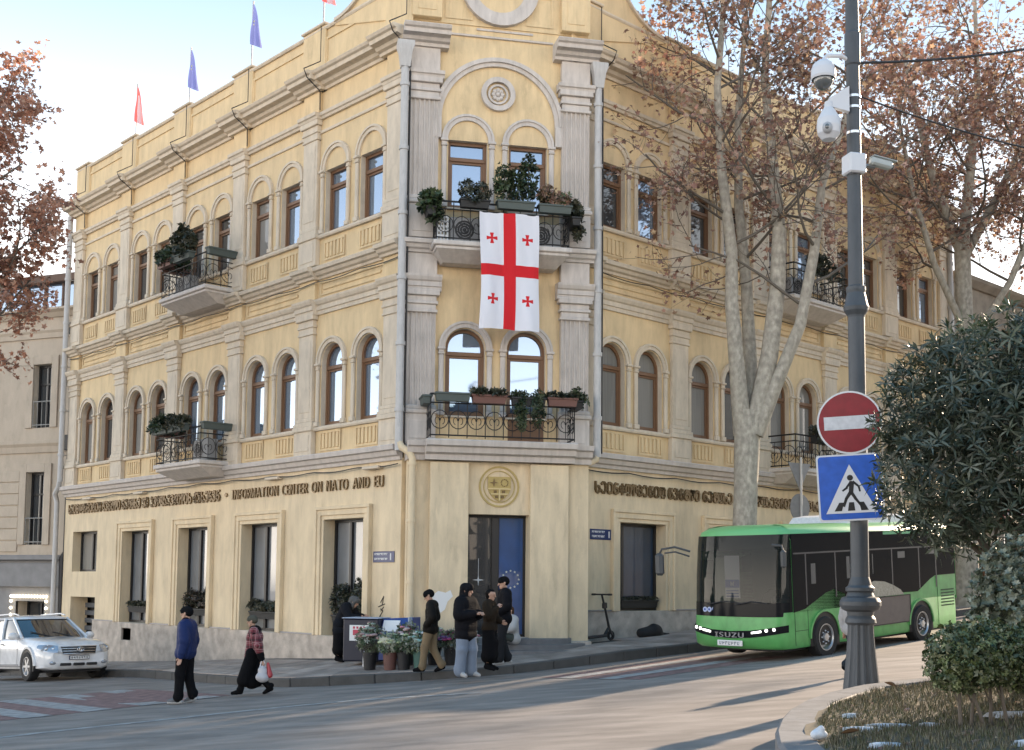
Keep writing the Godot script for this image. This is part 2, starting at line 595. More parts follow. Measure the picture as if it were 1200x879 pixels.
func plaid_tex() -> ImageTexture:
	var im := Image.create(64, 64, false, Image.FORMAT_RGB8)
	for y in 64:
		for x in 64:
			var c := Color(0.21, 0.03, 0.04)
			var sx := x % 32
			var sy := y % 32
			if sx < 9: c = c * 0.35
			if sy < 9: c = c * 0.4
			if sx in [14, 15, 22]: c = c.lerp(Color(0.6, 0.45, 0.42), 0.6)
			if sy in [14, 15, 22]: c = c.lerp(Color(0.6, 0.45, 0.42), 0.6)
			im.set_pixel(x, y, c.linear_to_srgb())
	return ImageTexture.create_from_image(im)

# ------------------------------------------------------------------ the corner building
const UP := Vector3(0, 1, 0)
var dL := Vector3(-0.6790, 0, -0.7341)
var dR := Vector3(0.7341, 0, -0.6790)
var dC := Vector3(0.9788, 0, -0.2050)
var nL := Vector3(-0.7341, 0, 0.6790)
var nR := Vector3(0.6790, 0, 0.7341)
var nC := Vector3(0.2050, 0, 0.9788)
var cornerL := Vector3(-2.529, 0, -27.904)
var cornerR := Vector3(1.779, 0, -28.806)
var LF: Transform3D
var RF: Transform3D
var CF: Transform3D

func frame_at(F: Transform3D, x: float, y: float, z := 0.0) -> Transform3D:
	return Transform3D(F.basis, F * Vector3(x, y, z))

func rect2(x0: float, y0: float, x1: float, y1: float) -> PackedVector2Array:
	return PackedVector2Array([Vector2(x0, y0), Vector2(x1, y0), Vector2(x1, y1), Vector2(x0, y1)])

func arch_outline(hw: float, y0: float, spring: float, seg := 12) -> PackedVector2Array: # from lower left over the arch to lower right
	var p := PackedVector2Array([Vector2(-hw, y0)])
	for i in seg + 1:
		var a := PI - PI * i / seg
		p.append(Vector2(cos(a) * hw, spring + sin(a) * hw))
	p.append(Vector2(hw, y0))
	return p

func notched(x0: float, x1: float, y0: float, y1: float, holes: Array) -> PackedVector2Array: # holes: outlines open at y0, in order of x
	var p := PackedVector2Array([Vector2(x0, y0)])
	for h in holes:
		for q in h[1]:
			p.append(Vector2(h[0] + q.x, q.y))
	p.append(Vector2(x1, y0))
	p.append(Vector2(x1, y1))
	p.append(Vector2(x0, y1))
	return p

func reveal_geo(outline: PackedVector2Array, depth: float) -> Geo: # lining of an opening, centred, plus a small sill
	var g := Geo.new()
	var m := outline.size()
	var ce := Vector2.ZERO
	for p in outline:
		ce += p
	ce /= m
	for i in m:
		var a := outline[i]
		var b := outline[(i + 1) % m]
		var d := (b - a).normalized()
		var o := Vector2(d.y, -d.x)
		if o.dot((a + b) * 0.5 - ce) > 0:
			o = -o
		g.quad(Vector3(a.x, a.y, 0), Vector3(b.x, b.y, 0), Vector3(b.x, b.y, -depth), Vector3(a.x, a.y, -depth), Vector3(o.x, o.y, 0))
	return g

func band(g: Geo, outer: PackedVector2Array, inset: float, z0: float, z1: float) -> void: # closed frame of constant width inside an outline
	var inner: PackedVector2Array = Geometry2D.offset_polygon(outer, -inset, Geometry2D.JOIN_MITER)[0]
	# match points by nearest direction: walk both outlines with the same parameter
	var m := outer.size()
	var pin := PackedVector2Array()
	for i in m:
		var a := outer[(i + m - 1) % m]
		var b := outer[i]
		var c := outer[(i + 1) % m]
		var d0 := (b - a).normalized()
		var d1 := (c - b).normalized()
		var n0 := Vector2(-d0.y, d0.x)
		var n1 := Vector2(-d1.y, d1.x)
		var bi := (n0 + n1).normalized()
		var k := inset / maxf(0.3, bi.dot(n0))
		var q := b + bi * k
		if not Geometry2D.is_point_in_polygon(b + bi * 0.004, outer):
			q = b - bi * k
		pin.append(q)
	for i in m:
		var j := (i + 1) % m
		var o0 := outer[i]
		var o1 := outer[j]
		var i0 := pin[i]
		var i1 := pin[j]
		g.quad(Vector3(o0.x, o0.y, z1), Vector3(o1.x, o1.y, z1), Vector3(i1.x, i1.y, z1), Vector3(i0.x, i0.y, z1), Vector3(0, 0, 1))
		var t := (i1 - i0).normalized()
		var nn := Vector3(-t.y, t.x, 0)
		var mid := (i0 + i1) * 0.5
		if not Geometry2D.is_point_in_polygon(mid + Vector2(nn.x, nn.y) * 0.01, pin):
			nn = -nn
		g.quad(Vector3(i0.x, i0.y, z0), Vector3(i1.x, i1.y, z0), Vector3(i1.x, i1.y, z1), Vector3(i0.x, i0.y, z1), nn)

const HW := 0.475 # half width of an upper opening
const V2 := 5.45
const SPR := 7.07
const V3 := 10.45
const H3 := 12.12

var K := {} # shared meshes

func build_shared() -> void:
	var o2 := arch_outline(HW, 0.0, SPR - V2)
	var o3 := rect2(-HW, 0, HW, H3 - V3)
	K.rev2 = reveal_geo(o2, 0.22).mesh(M.trim)
	K.rev3 = reveal_geo(o3, 0.22).mesh(M.trim)
	for w in 2:
		var o: PackedVector2Array = o2 if w == 0 else o3
		var g := Geo.new()
		band(g, o, 0.075, -0.22, -0.14)
		var yt := 1.50 if w == 0 else 1.24
		g.box(Vector3(-HW + 0.03, yt - 0.05, -0.21), Vector3(HW - 0.03, yt + 0.05, -0.12), 0.012)
		band(g, rect2(-HW + 0.075, 0.075, HW - 0.075, yt - 0.05), 0.05, -0.22, -0.16)
		K["frame%d" % (w + 2)] = g.mesh(M.wood)
		for gm in ["glass_sky", "glass_dark", "glass_curtain"]:
			var p := Geo.new()
			p.poly(o, -0.195, 1.0)
			K["pane%d_%s" % [w + 2, gm]] = p.mesh(M[gm])
		var s := Geo.new()
		s.box(Vector3(-HW - 0.03, -0.05, -0.16), Vector3(HW + 0.03, 0.0, 0.07), 0.012)
		K["sill%d" % (w + 2)] = s.mesh(M.trim)
	# arch mouldings
	var a := Geo.new()
	a.ring(0, 0, HW + 0.02, HW + 0.115, 0, PI, 0.0, 0.055)
	a.ring(0, 0, HW + 0.115, HW + 0.17, 0, PI, 0.0, 0.085)
	K.arch = a.mesh(M.trim)
	K.arch_grey = a.mesh(M.grey)
	# colonnettes
	for w in 2:
		var h := 1.62 if w == 0 else 1.67
		var c := Geo.new()
		c.box(Vector3(-0.085, 0, 0.001), Vector3(0.085, 0.12, 0.10), 0.012)
		c.box(Vector3(-0.06, 0.12, 0.001), Vector3(0.06, h - 0.17, 0.075), 0.02)
		c.box(Vector3(-0.075, h - 0.17, 0.001), Vector3(0.075, h - 0.13, 0.09), 0.01)
		c.box(Vector3(-0.065, h - 0.13, 0.001), Vector3(0.065, h - 0.06, 0.08), 0.01)
		c.box(Vector3(-0.095, h - 0.06, 0.001), Vector3(0.095, h, 0.115), 0.012)
		K["colonnette%d" % (w + 2)] = c.mesh(M.trim)
		K["colonnette_grey%d" % (w + 2)] = c.mesh(M.grey)
	# plain pilasters: second and third storey
	for w in 2:
		var y0 := 4.72 if w == 0 else 9.64
		var y1 := V2 if w == 0 else V3
		var yc := 7.85 if w == 0 else 13.0
		var ye := 8.38 if w == 0 else 13.54
		var p := Geo.new()
		p.box(Vector3(-0.40, 0, 0.001), Vector3(0.40, y1 - y0 - 0.1, 0.15), 0.012)
		p.box(Vector3(-0.3, 0.12, 0.15), Vector3(0.3, y1 - y0 - 0.2, 0.165), 0.008)
		p.box(Vector3(-0.43, y1 - y0 - 0.1, 0.001), Vector3(0.43, y1 - y0 + 0.02, 0.19), 0.015)
		p.box(Vector3(-0.39, y1 - y0 + 0.02, 0.001), Vector3(0.39, y1 - y0 + 0.14, 0.155), 0.015)
		p.box(Vector3(-0.36, y1 - y0 + 0.14, 0.001), Vector3(0.36, y1 - y0 + 0.24, 0.135), 0.015)
		p.box(Vector3(-0.32, y1 - y0 + 0.24, 0.001), Vector3(0.32, yc - y0, 0.11), 0.01)
		p.box(Vector3(-0.24, y1 - y0 + 0.4, 0.11), Vector3(0.24, yc - y0 - 0.14, 0.122), 0.006)
		var k := yc - y0
		p.box(Vector3(-0.36, k, 0.001), Vector3(0.36, k + 0.06, 0.14), 0.012)
		p.box(Vector3(-0.33, k + 0.06, 0.001), Vector3(0.33, k + 0.19, 0.12), 0.006)
		p.box(Vector3(-0.365, k + 0.19, 0.001), Vector3(0.365, k + 0.26, 0.15), 0.012)
		p.box(Vector3(-0.34, k + 0.26, 0.001), Vector3(0.34, k + 0.38, 0.13), 0.006)
		p.box(Vector3(-0.40, k + 0.38, 0.001), Vector3(0.40, ye - y0, 0.19), 0.015)
		K["pilaster%d" % (w + 2)] = p.mesh(M.trim)
		K["pilaster_grey%d" % (w + 2)] = p.mesh(M.grey)
	# blind balustrade panel under a window
	var b := Geo.new()
	for i in 5:
		var x := (i - 2) * 0.155
		b.box(Vector3(x - 0.045, 0.10, 0.001), Vector3(x + 0.045, 0.48, 0.035), 0.012)
	band(b, rect2(-0.46, 0.03, 0.46, 0.55), 0.05, 0.0, 0.03)
	b.box(Vector3(-0.41, 0.48, 0.001), Vector3(0.41, 0.50, 0.03))
	K.panel = b.mesh(M.yellow)

func prof(list: Array) -> PackedVector2Array:
	var p := PackedVector2Array()
	for q in list:
		p.append(Vector2(q[0], q[1]))
	return p

# profiles (out, up)
var P_BELT := [[0.0, 4.37], [0.07, 4.37], [0.09, 4.45], [0.16, 4.48], [0.2, 4.58], [0.28, 4.60], [0.3, 4.70], [0.28, 4.72], [0.0, 4.75]]
var P_ARCHI := [[0.0, 8.350], [0.05, 8.350], [0.05, 8.450], [0.085, 8.460], [0.085, 8.570], [0.13, 8.600], [0.17, 8.670], [0.18, 8.720], [0.0, 8.750]]
var P_MID := [[0.0, 9.270], [0.05, 9.270], [0.07, 9.330], [0.14, 9.360], [0.18, 9.430], [0.25, 9.450], [0.27, 9.530], [0.25, 9.550], [0.0, 9.580]]
var P_LEDGE := [[0.0, 0.0], [0.08, 0.0], [0.10, 0.04], [0.10, 0.09], [0.0, 0.11]]
var P_STRING := [[0.0, 13.52], [0.07, 13.52], [0.09, 13.58], [0.13, 13.6], [0.14, 13.68], [0.0, 13.71]]
var P_FILLET := [[0.0, 13.16], [0.04, 13.16], [0.05, 13.2], [0.04, 13.23], [0.0, 13.23]]
var P_CORN := [[0.0, 14.280], [0.06, 14.280], [0.08, 14.349], [0.17, 14.376], [0.22, 14.445], [0.38, 14.466], [0.40, 14.555], [0.46, 14.583], [0.50, 14.645], [0.48, 14.666], [0.0, 14.700]]
var P_COPE := [[-0.28, 15.93], [0.05, 15.93], [0.08, 15.97], [0.08, 16.01], [-0.28, 16.04]]

func shift(p: Array, dz: float, dy := 0.0) -> PackedVector2Array:
	var r := PackedVector2Array()
	for q in p:
		r.append(Vector2(q[0] + (dz if q[0] > 0.001 else 0.0), q[1] + dy))
	return r

func window(b: Node3D, F: Transform3D, x: float, storey: int, kind: String) -> void:
	var at := frame_at(F, x, V2 if storey == 2 else V3)
	var w := part(b, "window", K["rev%d" % storey], at)
	part(w, "frame", K["frame%d" % storey])
	part(w, "pane", K["pane%d_%s" % [storey, kind]])
	part(w, "sill", K["sill%d" % storey])

func facade(b: Node3D, F: Transform3D, xs: float, xe: float, pil: Array, bays: Array, hw: float, kinds: Array, grey_first: bool, skip_first_pil := false) -> void:
	# upper storeys of one street front; xs < xe; pil and bays in rising x
	var wall := Geo.new()
	wall.quad(Vector3(xs, 4.4, 0), Vector3(xe, 4.4, 0), Vector3(xe, V2, 0), Vector3(xs, V2, 0), Vector3(0, 0, 1))
	wall.quad(Vector3(xs, 8.38, 0), Vector3(xe, 8.38, 0), Vector3(xe, V3, 0), Vector3(xs, V3, 0), Vector3(0, 0, 1))
	wall.quad(Vector3(xs, 13.54, 0), Vector3(xe, 13.54, 0), Vector3(xe, 15.97, 0), Vector3(xs, 15.97, 0), Vector3(0, 0, 1))
	for i in bays.size():
		var x0: float = xs if i == 0 else (bays[i - 1] + bays[i]) * 0.5
		var x1: float = xe if i == bays.size() - 1 else (bays[i] + bays[i + 1]) * 0.5
		var o2 := arch_outline(HW, V2, SPR)
		var o3 := PackedVector2Array([Vector2(-HW, V3), Vector2(-HW, H3), Vector2(HW, H3), Vector2(HW, V3)])
		wall.poly(notched(x0, x1, V2, 8.38, [[bays[i] - hw, o2], [bays[i] + hw, o2]]), 0, 1)
		wall.poly(notched(x0, x1, V3, 13.54, [[bays[i] - hw, o3], [bays[i] + hw, o3]]), 0, 1)
		# sunk panels: raised borders on the frieze and the parapet
		var l: float = bays[i] - 1.35
		var r: float = bays[i] + 1.35
		band(wall, rect2(l, 8.84, r, 9.2), 0.05, 0.0, 0.03)
		wall.box(Vector3(l + 0.12, 8.98, 0.001), Vector3(r - 0.12, 9.06, 0.035), 0.012)
		band(wall, rect2(l, 14.98, r, 15.72), 0.07, 0.0, 0.035)
		for s in 2:
			var x: float = bays[i] + (hw if s else -hw)
			window(b, F, x, 2, kinds[(i * 4 + s) % kinds.size()])
			window(b, F, x, 3, kinds[(i * 4 + 2 + s) % kinds.size()])
			part(b, "arch_moulding", K.arch, frame_at(F, x, SPR))
			part(b, "arch_moulding", K.arch, frame_at(F, x, H3))
			part(b, "balustrade_panel", K.panel, frame_at(F, x, 4.78))
			part(b, "balustrade_panel", K.panel, frame_at(F, x, 9.70))
			for q in [-0.58, 0.58]:
				part(b, "colonnette", K.colonnette2, frame_at(F, x + q, V2))
				part(b, "colonnette", K.colonnette3, frame_at(F, x + q, V3))
	for i in pil.size():
		var x: float = pil[i]
		wall.box(Vector3(x - 0.36, 8.75, 0.001), Vector3(x + 0.36, 9.27, 0.11), 0.008)
		wall.box(Vector3(x - 0.36, 13.71, 0.001), Vector3(x + 0.36, 14.28, 0.11), 0.008)
		wall.box(Vector3(x - 0.52, 14.68, 0.001), Vector3(x + 0.52, 16.05, 0.07), 0.01)
		part(b, "pilaster", K.pilaster2, frame_at(F, x, 4.72))
		part(b, "pilaster", K.pilaster3, frame_at(F, x, 9.64))
		for pr in [P_ARCHI, P_MID, P_STRING, P_CORN]:
			var g := Geo.new()
			var hwid := 0.42 if pr != P_CORN else 0.55
			g.mould(shift(pr, 0.13), x - hwid, x + hwid)
			g_part(b, "cornice_block", g, M.trim, F)
		var cp := Geo.new()
		cp.box(Vector3(x - 0.56, 16.05, -0.28), Vector3(x + 0.56, 16.12, 0.14), 0.02)
		g_part(b, "coping_block", cp, M.trim, F)
		var cab := Geo.new()
		cab.tube(PackedVector3Array([Vector3(x + 0.44, 16.0, 0.15), Vector3(x + 0.44, 15.05, 0.15), Vector3(x + 0.45, 14.7, 0.66), Vector3(x + 0.45, 14.5, 0.56), Vector3(x + 0.44, 14.25, 0.14), Vector3(x + 0.44, 13.75, 0.13)]), PackedFloat32Array([0.015, 0.015, 0.015, 0.015, 0.015, 0.015]), 4)
		g_part(b, "cable", cab, M.blackframe, F)
	g_part(b, "wall", wall, M.yellow, F)
	for row in [["belt_course", P_BELT, M.grey], ["architrave", P_ARCHI, M.trim], ["middle_cornice", P_MID, M.trim], ["string_course", P_STRING, M.trim], ["fillet", P_FILLET, M.trim], ["main_cornice", P_CORN, M.trim], ["parapet_coping", P_COPE, M.trim]]:
		var g := Geo.new()
		g.mould(prof(row[1]), xs, xe)
		g_part(b, row[0], g, row[2], F)
	for y in [V2 - 0.11, V3 - 0.11]:
		var g := Geo.new()
		g.mould(shift(P_LEDGE, 0.0, y), xs, xe)
		g_part(b, "sill_course", g, M.trim, F)

func ground_window(b: Node3D, F: Transform3D, x0: float, x1: float, y0: float, y1: float, pane: Material, surround := true, fsplit := 0.5) -> void:
	var o := rect2(x0, y0, x1, y1)
	var w := g_part(b, "shop_window", reveal_geo(o, 0.38), M.cream, F)
	var f := Geo.new()
	band(f, o, 0.07, -0.38, -0.29)
	var xm := lerpf(x0, x1, fsplit)
	f.box(Vector3(xm - 0.05, y0 + 0.05, -0.37), Vector3(xm + 0.05, y1 - 0.05, -0.28), 0.01)
	g_part(w, "frame", f, M.blackframe)
	var p := Geo.new()
	p.poly(o, -0.35, 1)
	g_part(w, "pane", p, pane)
	if surround:
		var s := Geo.new()
		for q in [[0.0, 0.1, 0.05], [0.1, 0.24, 0.085], [0.24, 0.32, 0.12]]:
			s.box(Vector3(x0 - q[1], y0, 0.001), Vector3(x0 - q[0], y1 + q[0], q[2]), 0.008)
			s.box(Vector3(x1 + q[0], y0, 0.001), Vector3(x1 + q[1], y1 + q[0], q[2]), 0.008)
			s.box(Vector3(x0 - q[1], y1 + q[0], 0.001), Vector3(x1 + q[1], y1 + q[1], q[2] + 0.002), 0.008)
		g_part(b, "window_surround", s, M.cream, F)

func railing(g: Geo, p: PackedVector3Array, h: float) -> void: # wrought iron with circles and spears
	for i in p.size() - 1:
		var a := p[i]
		var d := p[i + 1] - a
		var len := d.length()
		var t := d / len
		for y in [0.06, h * 0.8, h]:
			g.rod(a + UP * y, p[i + 1] + UP * y, 0.018 if y < h else 0.025, 5)
		var m := maxi(1, roundi(len / 0.42))
		for k in m + 1:
			g.rod(a + t * len * k / m, a + t * len * k / m + UP * h, 0.012, 4)
		for k in m:
			var c := a + t * len * (k + 0.5) / m + UP * h * 0.42
			var r := minf(0.5 * len / m, h * 0.34)
			var ring := PackedVector3Array()
			var rr := PackedFloat32Array()
			for q in 15:
				var an := TAU * q / 14
				ring.append(c + t * cos(an) * r * 0.95 + UP * sin(an) * r)
				rr.append(0.011)
			g.tube(ring, rr, 4)
			g.rod(c - UP * h * 0.36, c + UP * h * 0.36, 0.009, 4)
			for s in [-1.0, 1.0]:
				var sc := PackedVector3Array()
				var sr := PackedFloat32Array()
				for q in 9:
					var an := -PI / 2 + 1.5 * PI * q / 8
					sc.append(c + t * s * (0.06 + cos(an) * 0.05) + UP * (sin(an) * 0.08 - 0.03))
					sr.append(0.009)
				g.tube(sc, sr, 4)

func balcony(b: Node3D, F: Transform3D, x: float, y: float, w: float, d: float, slab := true, rail_h := 0.92) -> void:
	var z := Vector3(0, 0, 1)
	if slab:
		var g := Geo.new()
		g.box(Vector3(x - w * 0.5, y - 0.12, 0.01), Vector3(x + w * 0.5, y, d), 0.02)
		g.box(Vector3(x - w * 0.5 + 0.06, y - 0.2, 0.01), Vector3(x + w * 0.5 - 0.06, y - 0.12, d - 0.06), 0.015)
		# sloping soffit
		var rows := []
		for k in 2:
			var inset := 0.09 if k == 0 else 0.28
			var dep := d - 0.09 if k == 0 else d * 0.45
			var yy := y - 0.2 if k == 0 else y - 0.42
			rows.append([Vector3(x - w * 0.5 + inset, yy, 0.01), Vector3(x + w * 0.5 - inset, yy, 0.01), Vector3(x + w * 0.5 - inset, yy, dep), Vector3(x - w * 0.5 + inset, yy, dep)])
		g.loft(rows, true, true, true, 0.9)
		g_part(b, "balcony_slab", g, M.grey, F)
	var r := Geo.new()
	var e := w * 0.5 - 0.07
	railing(r, PackedVector3Array([Vector3(x - e, y, 0.05), Vector3(x - e, y, d - 0.07), Vector3(x + e, y, d - 0.07), Vector3(x + e, y, 0.05)]), rail_h)
	g_part(b, "balcony_railing", r, M.iron, F)

func fluted(h: float, w: float, d: float) -> Geo:
	var g := Geo.new()
	var pts := PackedVector2Array([Vector2(-w / 2, 0.0), Vector2(-w / 2, d)])
	var k := 6
	for i in k:
		var c := -w / 2 + w * (i + 0.5) / k
		var r := w / k * 0.42
		for q in 5:
			var a := PI - PI * q / 4
			pts.append(Vector2(c + cos(a) * r, d - sin(a) * r * 1.3))
	pts.append(Vector2(w / 2, d))
	pts.append(Vector2(w / 2, 0.0))
	for i in pts.size() - 1:
		var a := pts[i]
		var e := pts[i + 1]
		var t := (e - a).normalized()
		g.quad(Vector3(a.x, 0, a.y), Vector3(e.x, 0, e.y), Vector3(e.x, h, e.y), Vector3(a.x, h, a.y), Vector3(-t.y, 0, t.x))
	return g

func grey_pilaster(b: Node3D, x: float, s: int) -> void: # fluted corner pilasters with their pedestals and capitals
	var y0 := 4.72 if s == 2 else 9.64
	var y1 := V2 if s == 2 else V3
	var yc := 7.85 if s == 2 else 13.0
	var ye := 8.38 if s == 2 else 13.54
	var g := Geo.new()
	g.box(Vector3(-0.37, 0, 0.001), Vector3(0.37, y1 - y0, 0.2), 0.012)
	g.box(Vector3(-0.26, 0.14, 0.2), Vector3(0.26, y1 - y0 - 0.16, 0.215), 0.008)
	g.box(Vector3(-0.41, y1 - y0, 0.001), Vector3(0.41, y1 - y0 + 0.1, 0.25), 0.02)
	g.box(Vector3(-0.38, y1 - y0 + 0.1, 0.001), Vector3(0.38, y1 - y0 + 0.2, 0.21), 0.02)
	var f := fluted(yc - y1 - 0.2, 0.68, 0.16)
	var keep := g.xf
	for i in f.v.size():
		g.v.append(f.v[i] + Vector3(0, y1 - y0 + 0.2, 0))
		g.n.append(f.n[i]); g.c.append(f.c[i]); g.uv.append(f.uv[i])
	var k := yc - y0
	for q in [[0.0, 0.07, 0.38, 0.2], [0.07, 0.2, 0.345, 0.165], [0.2, 0.27, 0.39, 0.21], [0.27, 0.4, 0.355, 0.175], [0.4, ye - yc, 0.42, 0.25]]:
		g.box(Vector3(-q[2], k + q[0], 0.001), Vector3(q[2], k + q[1], q[3]), 0.012)
	# frieze block above
	var yt := 9.27 - y0 if s == 2 else 14.28 - y0
	g.box(Vector3(-0.36, ye - y0, 0.001), Vector3(0.36, yt, 0.17), 0.01)
	g_part(b, "fluted_pilaster", g, M.grey, frame_at(CF, x, y0))
	for pr in ([P_ARCHI, P_MID] if s == 2 else [P_STRING, P_CORN]):
		var c := Geo.new()
		c.mould(shift(pr, 0.17), x - 0.46 - (0.1 if pr == P_CORN else 0.0), x + 0.46 + (0.1 if pr == P_CORN else 0.0))
		g_part(b, "cornice_block", c, M.grey, CF)

func star(g: Geo, cx: float, cy: float, r: float, k: int, inner: float, z0: float, z1: float, turn := 0.0) -> void:
	var p := PackedVector2Array()
	for i in k * 2:
		var a := PI / 2 + turn + PI * i / k
		var q := r if i % 2 == 0 else r * inner
		p.append(Vector2(cx + cos(a) * q, cy + sin(a) * q))
	g.prism(p, z0, z1, false)

func disc(cx: float, cy: float, r: float, seg := 24) -> PackedVector2Array:
	var p := PackedVector2Array()
	for i in seg:
		p.append(Vector2(cx + cos(TAU * i / seg) * r, cy + sin(TAU * i / seg) * r))
	return p

func corner_building() -> void:
	LF = Transform3D(Basis(-dL, UP, nL), cornerL + nL * 0.05)
	RF = Transform3D(Basis(dR, UP, nR), cornerR - nR * 0.2)
	CF = Transform3D(Basis(dC, UP, nC), cornerL)
	build_shared()
	var b := thing("corner_building", "three-storey yellow corner building with arched windows, grey pilasters and a flag on its corner balcony", "building")
	var bl := []
	var pl := []
	for k in 5:
		bl.push_front(-(2.165 + 3.65 * k))
	for k in 6:
		pl.push_front(-(0.36 + 3.65 * k))
	pl[0] = -18.6
	var kl := ["glass_curtain", "glass_dark", "glass_dark", "glass_curtain", "glass_curtain", "glass_dark", "glass_dark", "glass_curtain", "glass_sky", "glass_sky", "glass_dark", "glass_dark", "glass_sky", "glass_sky", "glass_curtain", "glass_sky", "glass_sky", "glass_sky", "glass_sky", "glass_sky"]
	facade(b, LF, -19.1, 0.02, pl, bl, 0.77, kl, false)
	var br := []
	var pr := []
	for k in 5:
		br.append(1.84 + 3.58 * k)
	for k in 6:
		pr.append(0.1 + 3.58 * k)
	pr[5] = 18.05
	facade(b, RF, -0.3, 18.4, pr, br, 0.72, ["glass_curtain", "glass_curtain", "glass_dark", "glass_sky", "glass_curtain", "glass_dark", "glass_dark", "glass_dark"], false)
	chamfer(b)
	ground_left(b)
	ground_right(b)
	# roof and the mass behind the fronts
	var far := cornerL + dL * 19.1 + dR * 21.0
	var pts := [cornerL + dL * 19.05 - nL * 0.7, cornerL + dL * 0.3 - nL * 0.75, cornerL - nC * 0.9 + dC * 0.7, cornerR - nC * 0.9 - dC * 0.7, cornerR + dR * 0.3 - nR * 1.0, cornerR + dR * 18.3 - nR * 0.95, far]
	var core := Geo.new()
	var pp := PackedVector2Array()
	for p in pts:
		pp.append(Vector2(p.x, -p.z))
	core.xf = Transform3D(Basis(Vector3(1, 0, 0), Vector3(0, 0, -1), Vector3(0, 1, 0)), Vector3.ZERO)
	core.prism(pp, -2.0, 14.9)
	g_part(b, "roof", core, M.bed)
	for e in [[LF, -19.1], [RF, 18.4]]:
		var g := Geo.new()
		var z1 := -20.0 if e[1] < 0 else -19.0
		g.box(Vector3(e[1] - 0.02, -2.5, z1), Vector3(e[1] + 0.02, 15.9, 0.0))
		g_part(b, "side_wall", g, M.yellow, e[0])
	for e in [[LF, -1.0], [RF, 1.0]]: # the parapet sweeps up to the corner gable
		var sx: float = e[1]
		var p := PackedVector2Array([Vector2(-sx * 0.05, 15.0), Vector2(sx * 3.1, 15.9)])
		for i in 11:
			var a := PI / 2 * i / 10
			p.append(Vector2(sx * (0.95 + 2.1 * (1.0 - sin(a))), 15.98 + 2.1 * (1.0 - cos(a))))
		p.append(Vector2(-sx * 0.05, 18.08))
		var g := Geo.new()
		g.prism(p, -0.3, 0.04)
		var sw := g_part(b, "swept_parapet", g, M.yellow, e[0])
		var c := Geo.new()
		var rows := []
		for i in range(2, 13):
			var q := p[i]
			rows.append([Vector3(q.x, q.y - 0.02, -0.33), Vector3(q.x, q.y + 0.07, -0.33), Vector3(q.x, q.y + 0.07, 0.12), Vector3(q.x, q.y - 0.02, 0.12)])
		c.loft(rows, true, true, true, 0.7)
		g_part(sw, "coping", c, M.trim)
	# gutters pipes
	drainpipe(b, CF, -0.16, 0.34, 13.75, 4.55, true)
	drainpipe(b, CF, 4.62, 0.18, 13.75, 4.55, true)
	drainpipe(b, LF, -19.02, 0.28, 14.3, 4.9, false)
	drainpipe(b, RF, 18.3, 0.2, 14.2, 1.0, false)
	var low := Geo.new()
	low.tube(PackedVector3Array([Vector3(-0.16, 4.75, 0.34), Vector3(-0.1, 4.62, 0.42), Vector3(0.07, 4.5, 0.5), Vector3(0.14, 4.35, 0.52), Vector3(0.14, 0.0, 0.52)]), PackedFloat32Array([0.085, 0.085, 0.085, 0.085, 0.085]), 10)
	for y in [4.2, 2.9, 1.5]:
		low.tube(PackedVector3Array([Vector3(0.14, y, 0.52), Vector3(0.14, y + 0.07, 0.52)]), PackedFloat32Array([0.105, 0.105]), 10)
	g_part(b, "drainpipe", low, M.cream, CF)
	var ll := Geo.new()
	ll.tube(PackedVector3Array([Vector3(-19.02, 5.0, 0.28), Vector3(-19.1, 4.7, 0.3), Vector3(-19.35, 4.5, 0.3), Vector3(-19.4, 4.2, 0.2), Vector3(-19.4, -1.5, 0.2)]), PackedFloat32Array([0.09, 0.09, 0.09, 0.09, 0.09]), 8)
	g_part(b, "drainpipe", ll, M.pipe, LF)
	var rl := Geo.new()
	rl.tube(PackedVector3Array([Vector3(4.62, 4.7, 0.18), Vector3(4.6, 4.5, 0.2), Vector3(4.35, 4.35, 0.2), Vector3(4.33, 4.1, 0.16), Vector3(4.33, 0.1, 0.16)]), PackedFloat32Array([0.08, 0.08, 0.07, 0.06, 0.06]), 8)
	g_part(b, "drainpipe", rl, M.cream, CF)
	# balconies on the street fronts
	balcony(b, LF, -9.1, 4.85, 2.75, 1.05)
	balcony(b, LF, -9.1, 9.75, 2.75, 1.05)
	balcony(b, RF, 9.0, 4.85, 2.9, 1.05)
	balcony(b, RF, 9.0, 9.75, 2.9, 1.05)
	for q in [[LF, -18.9, 0.0, 4.3, 0.12], [RF, -0.2, 18.2, 4.32, 0.1], [LF, -18.9, 0.0, 9.2, 0.16], [RF, 0.6, 18.2, 9.22, 0.14]]:
		var cab := Geo.new()
		var run := PackedVector3Array()
		var thick := PackedFloat32Array()
		for i in 61:
			var f := i / 60.0
			run.append(Vector3(lerpf(q[1], q[2], f), q[3] - 0.05 * absf(sin(f * 31.0)) - 0.02 * sin(f * 9.0), q[4]))
			thick.append(0.016)
		cab.tube(run, thick, 4)
		g_part(b, "cable", cab, M.blackframe, q[0])
	lettering(b)

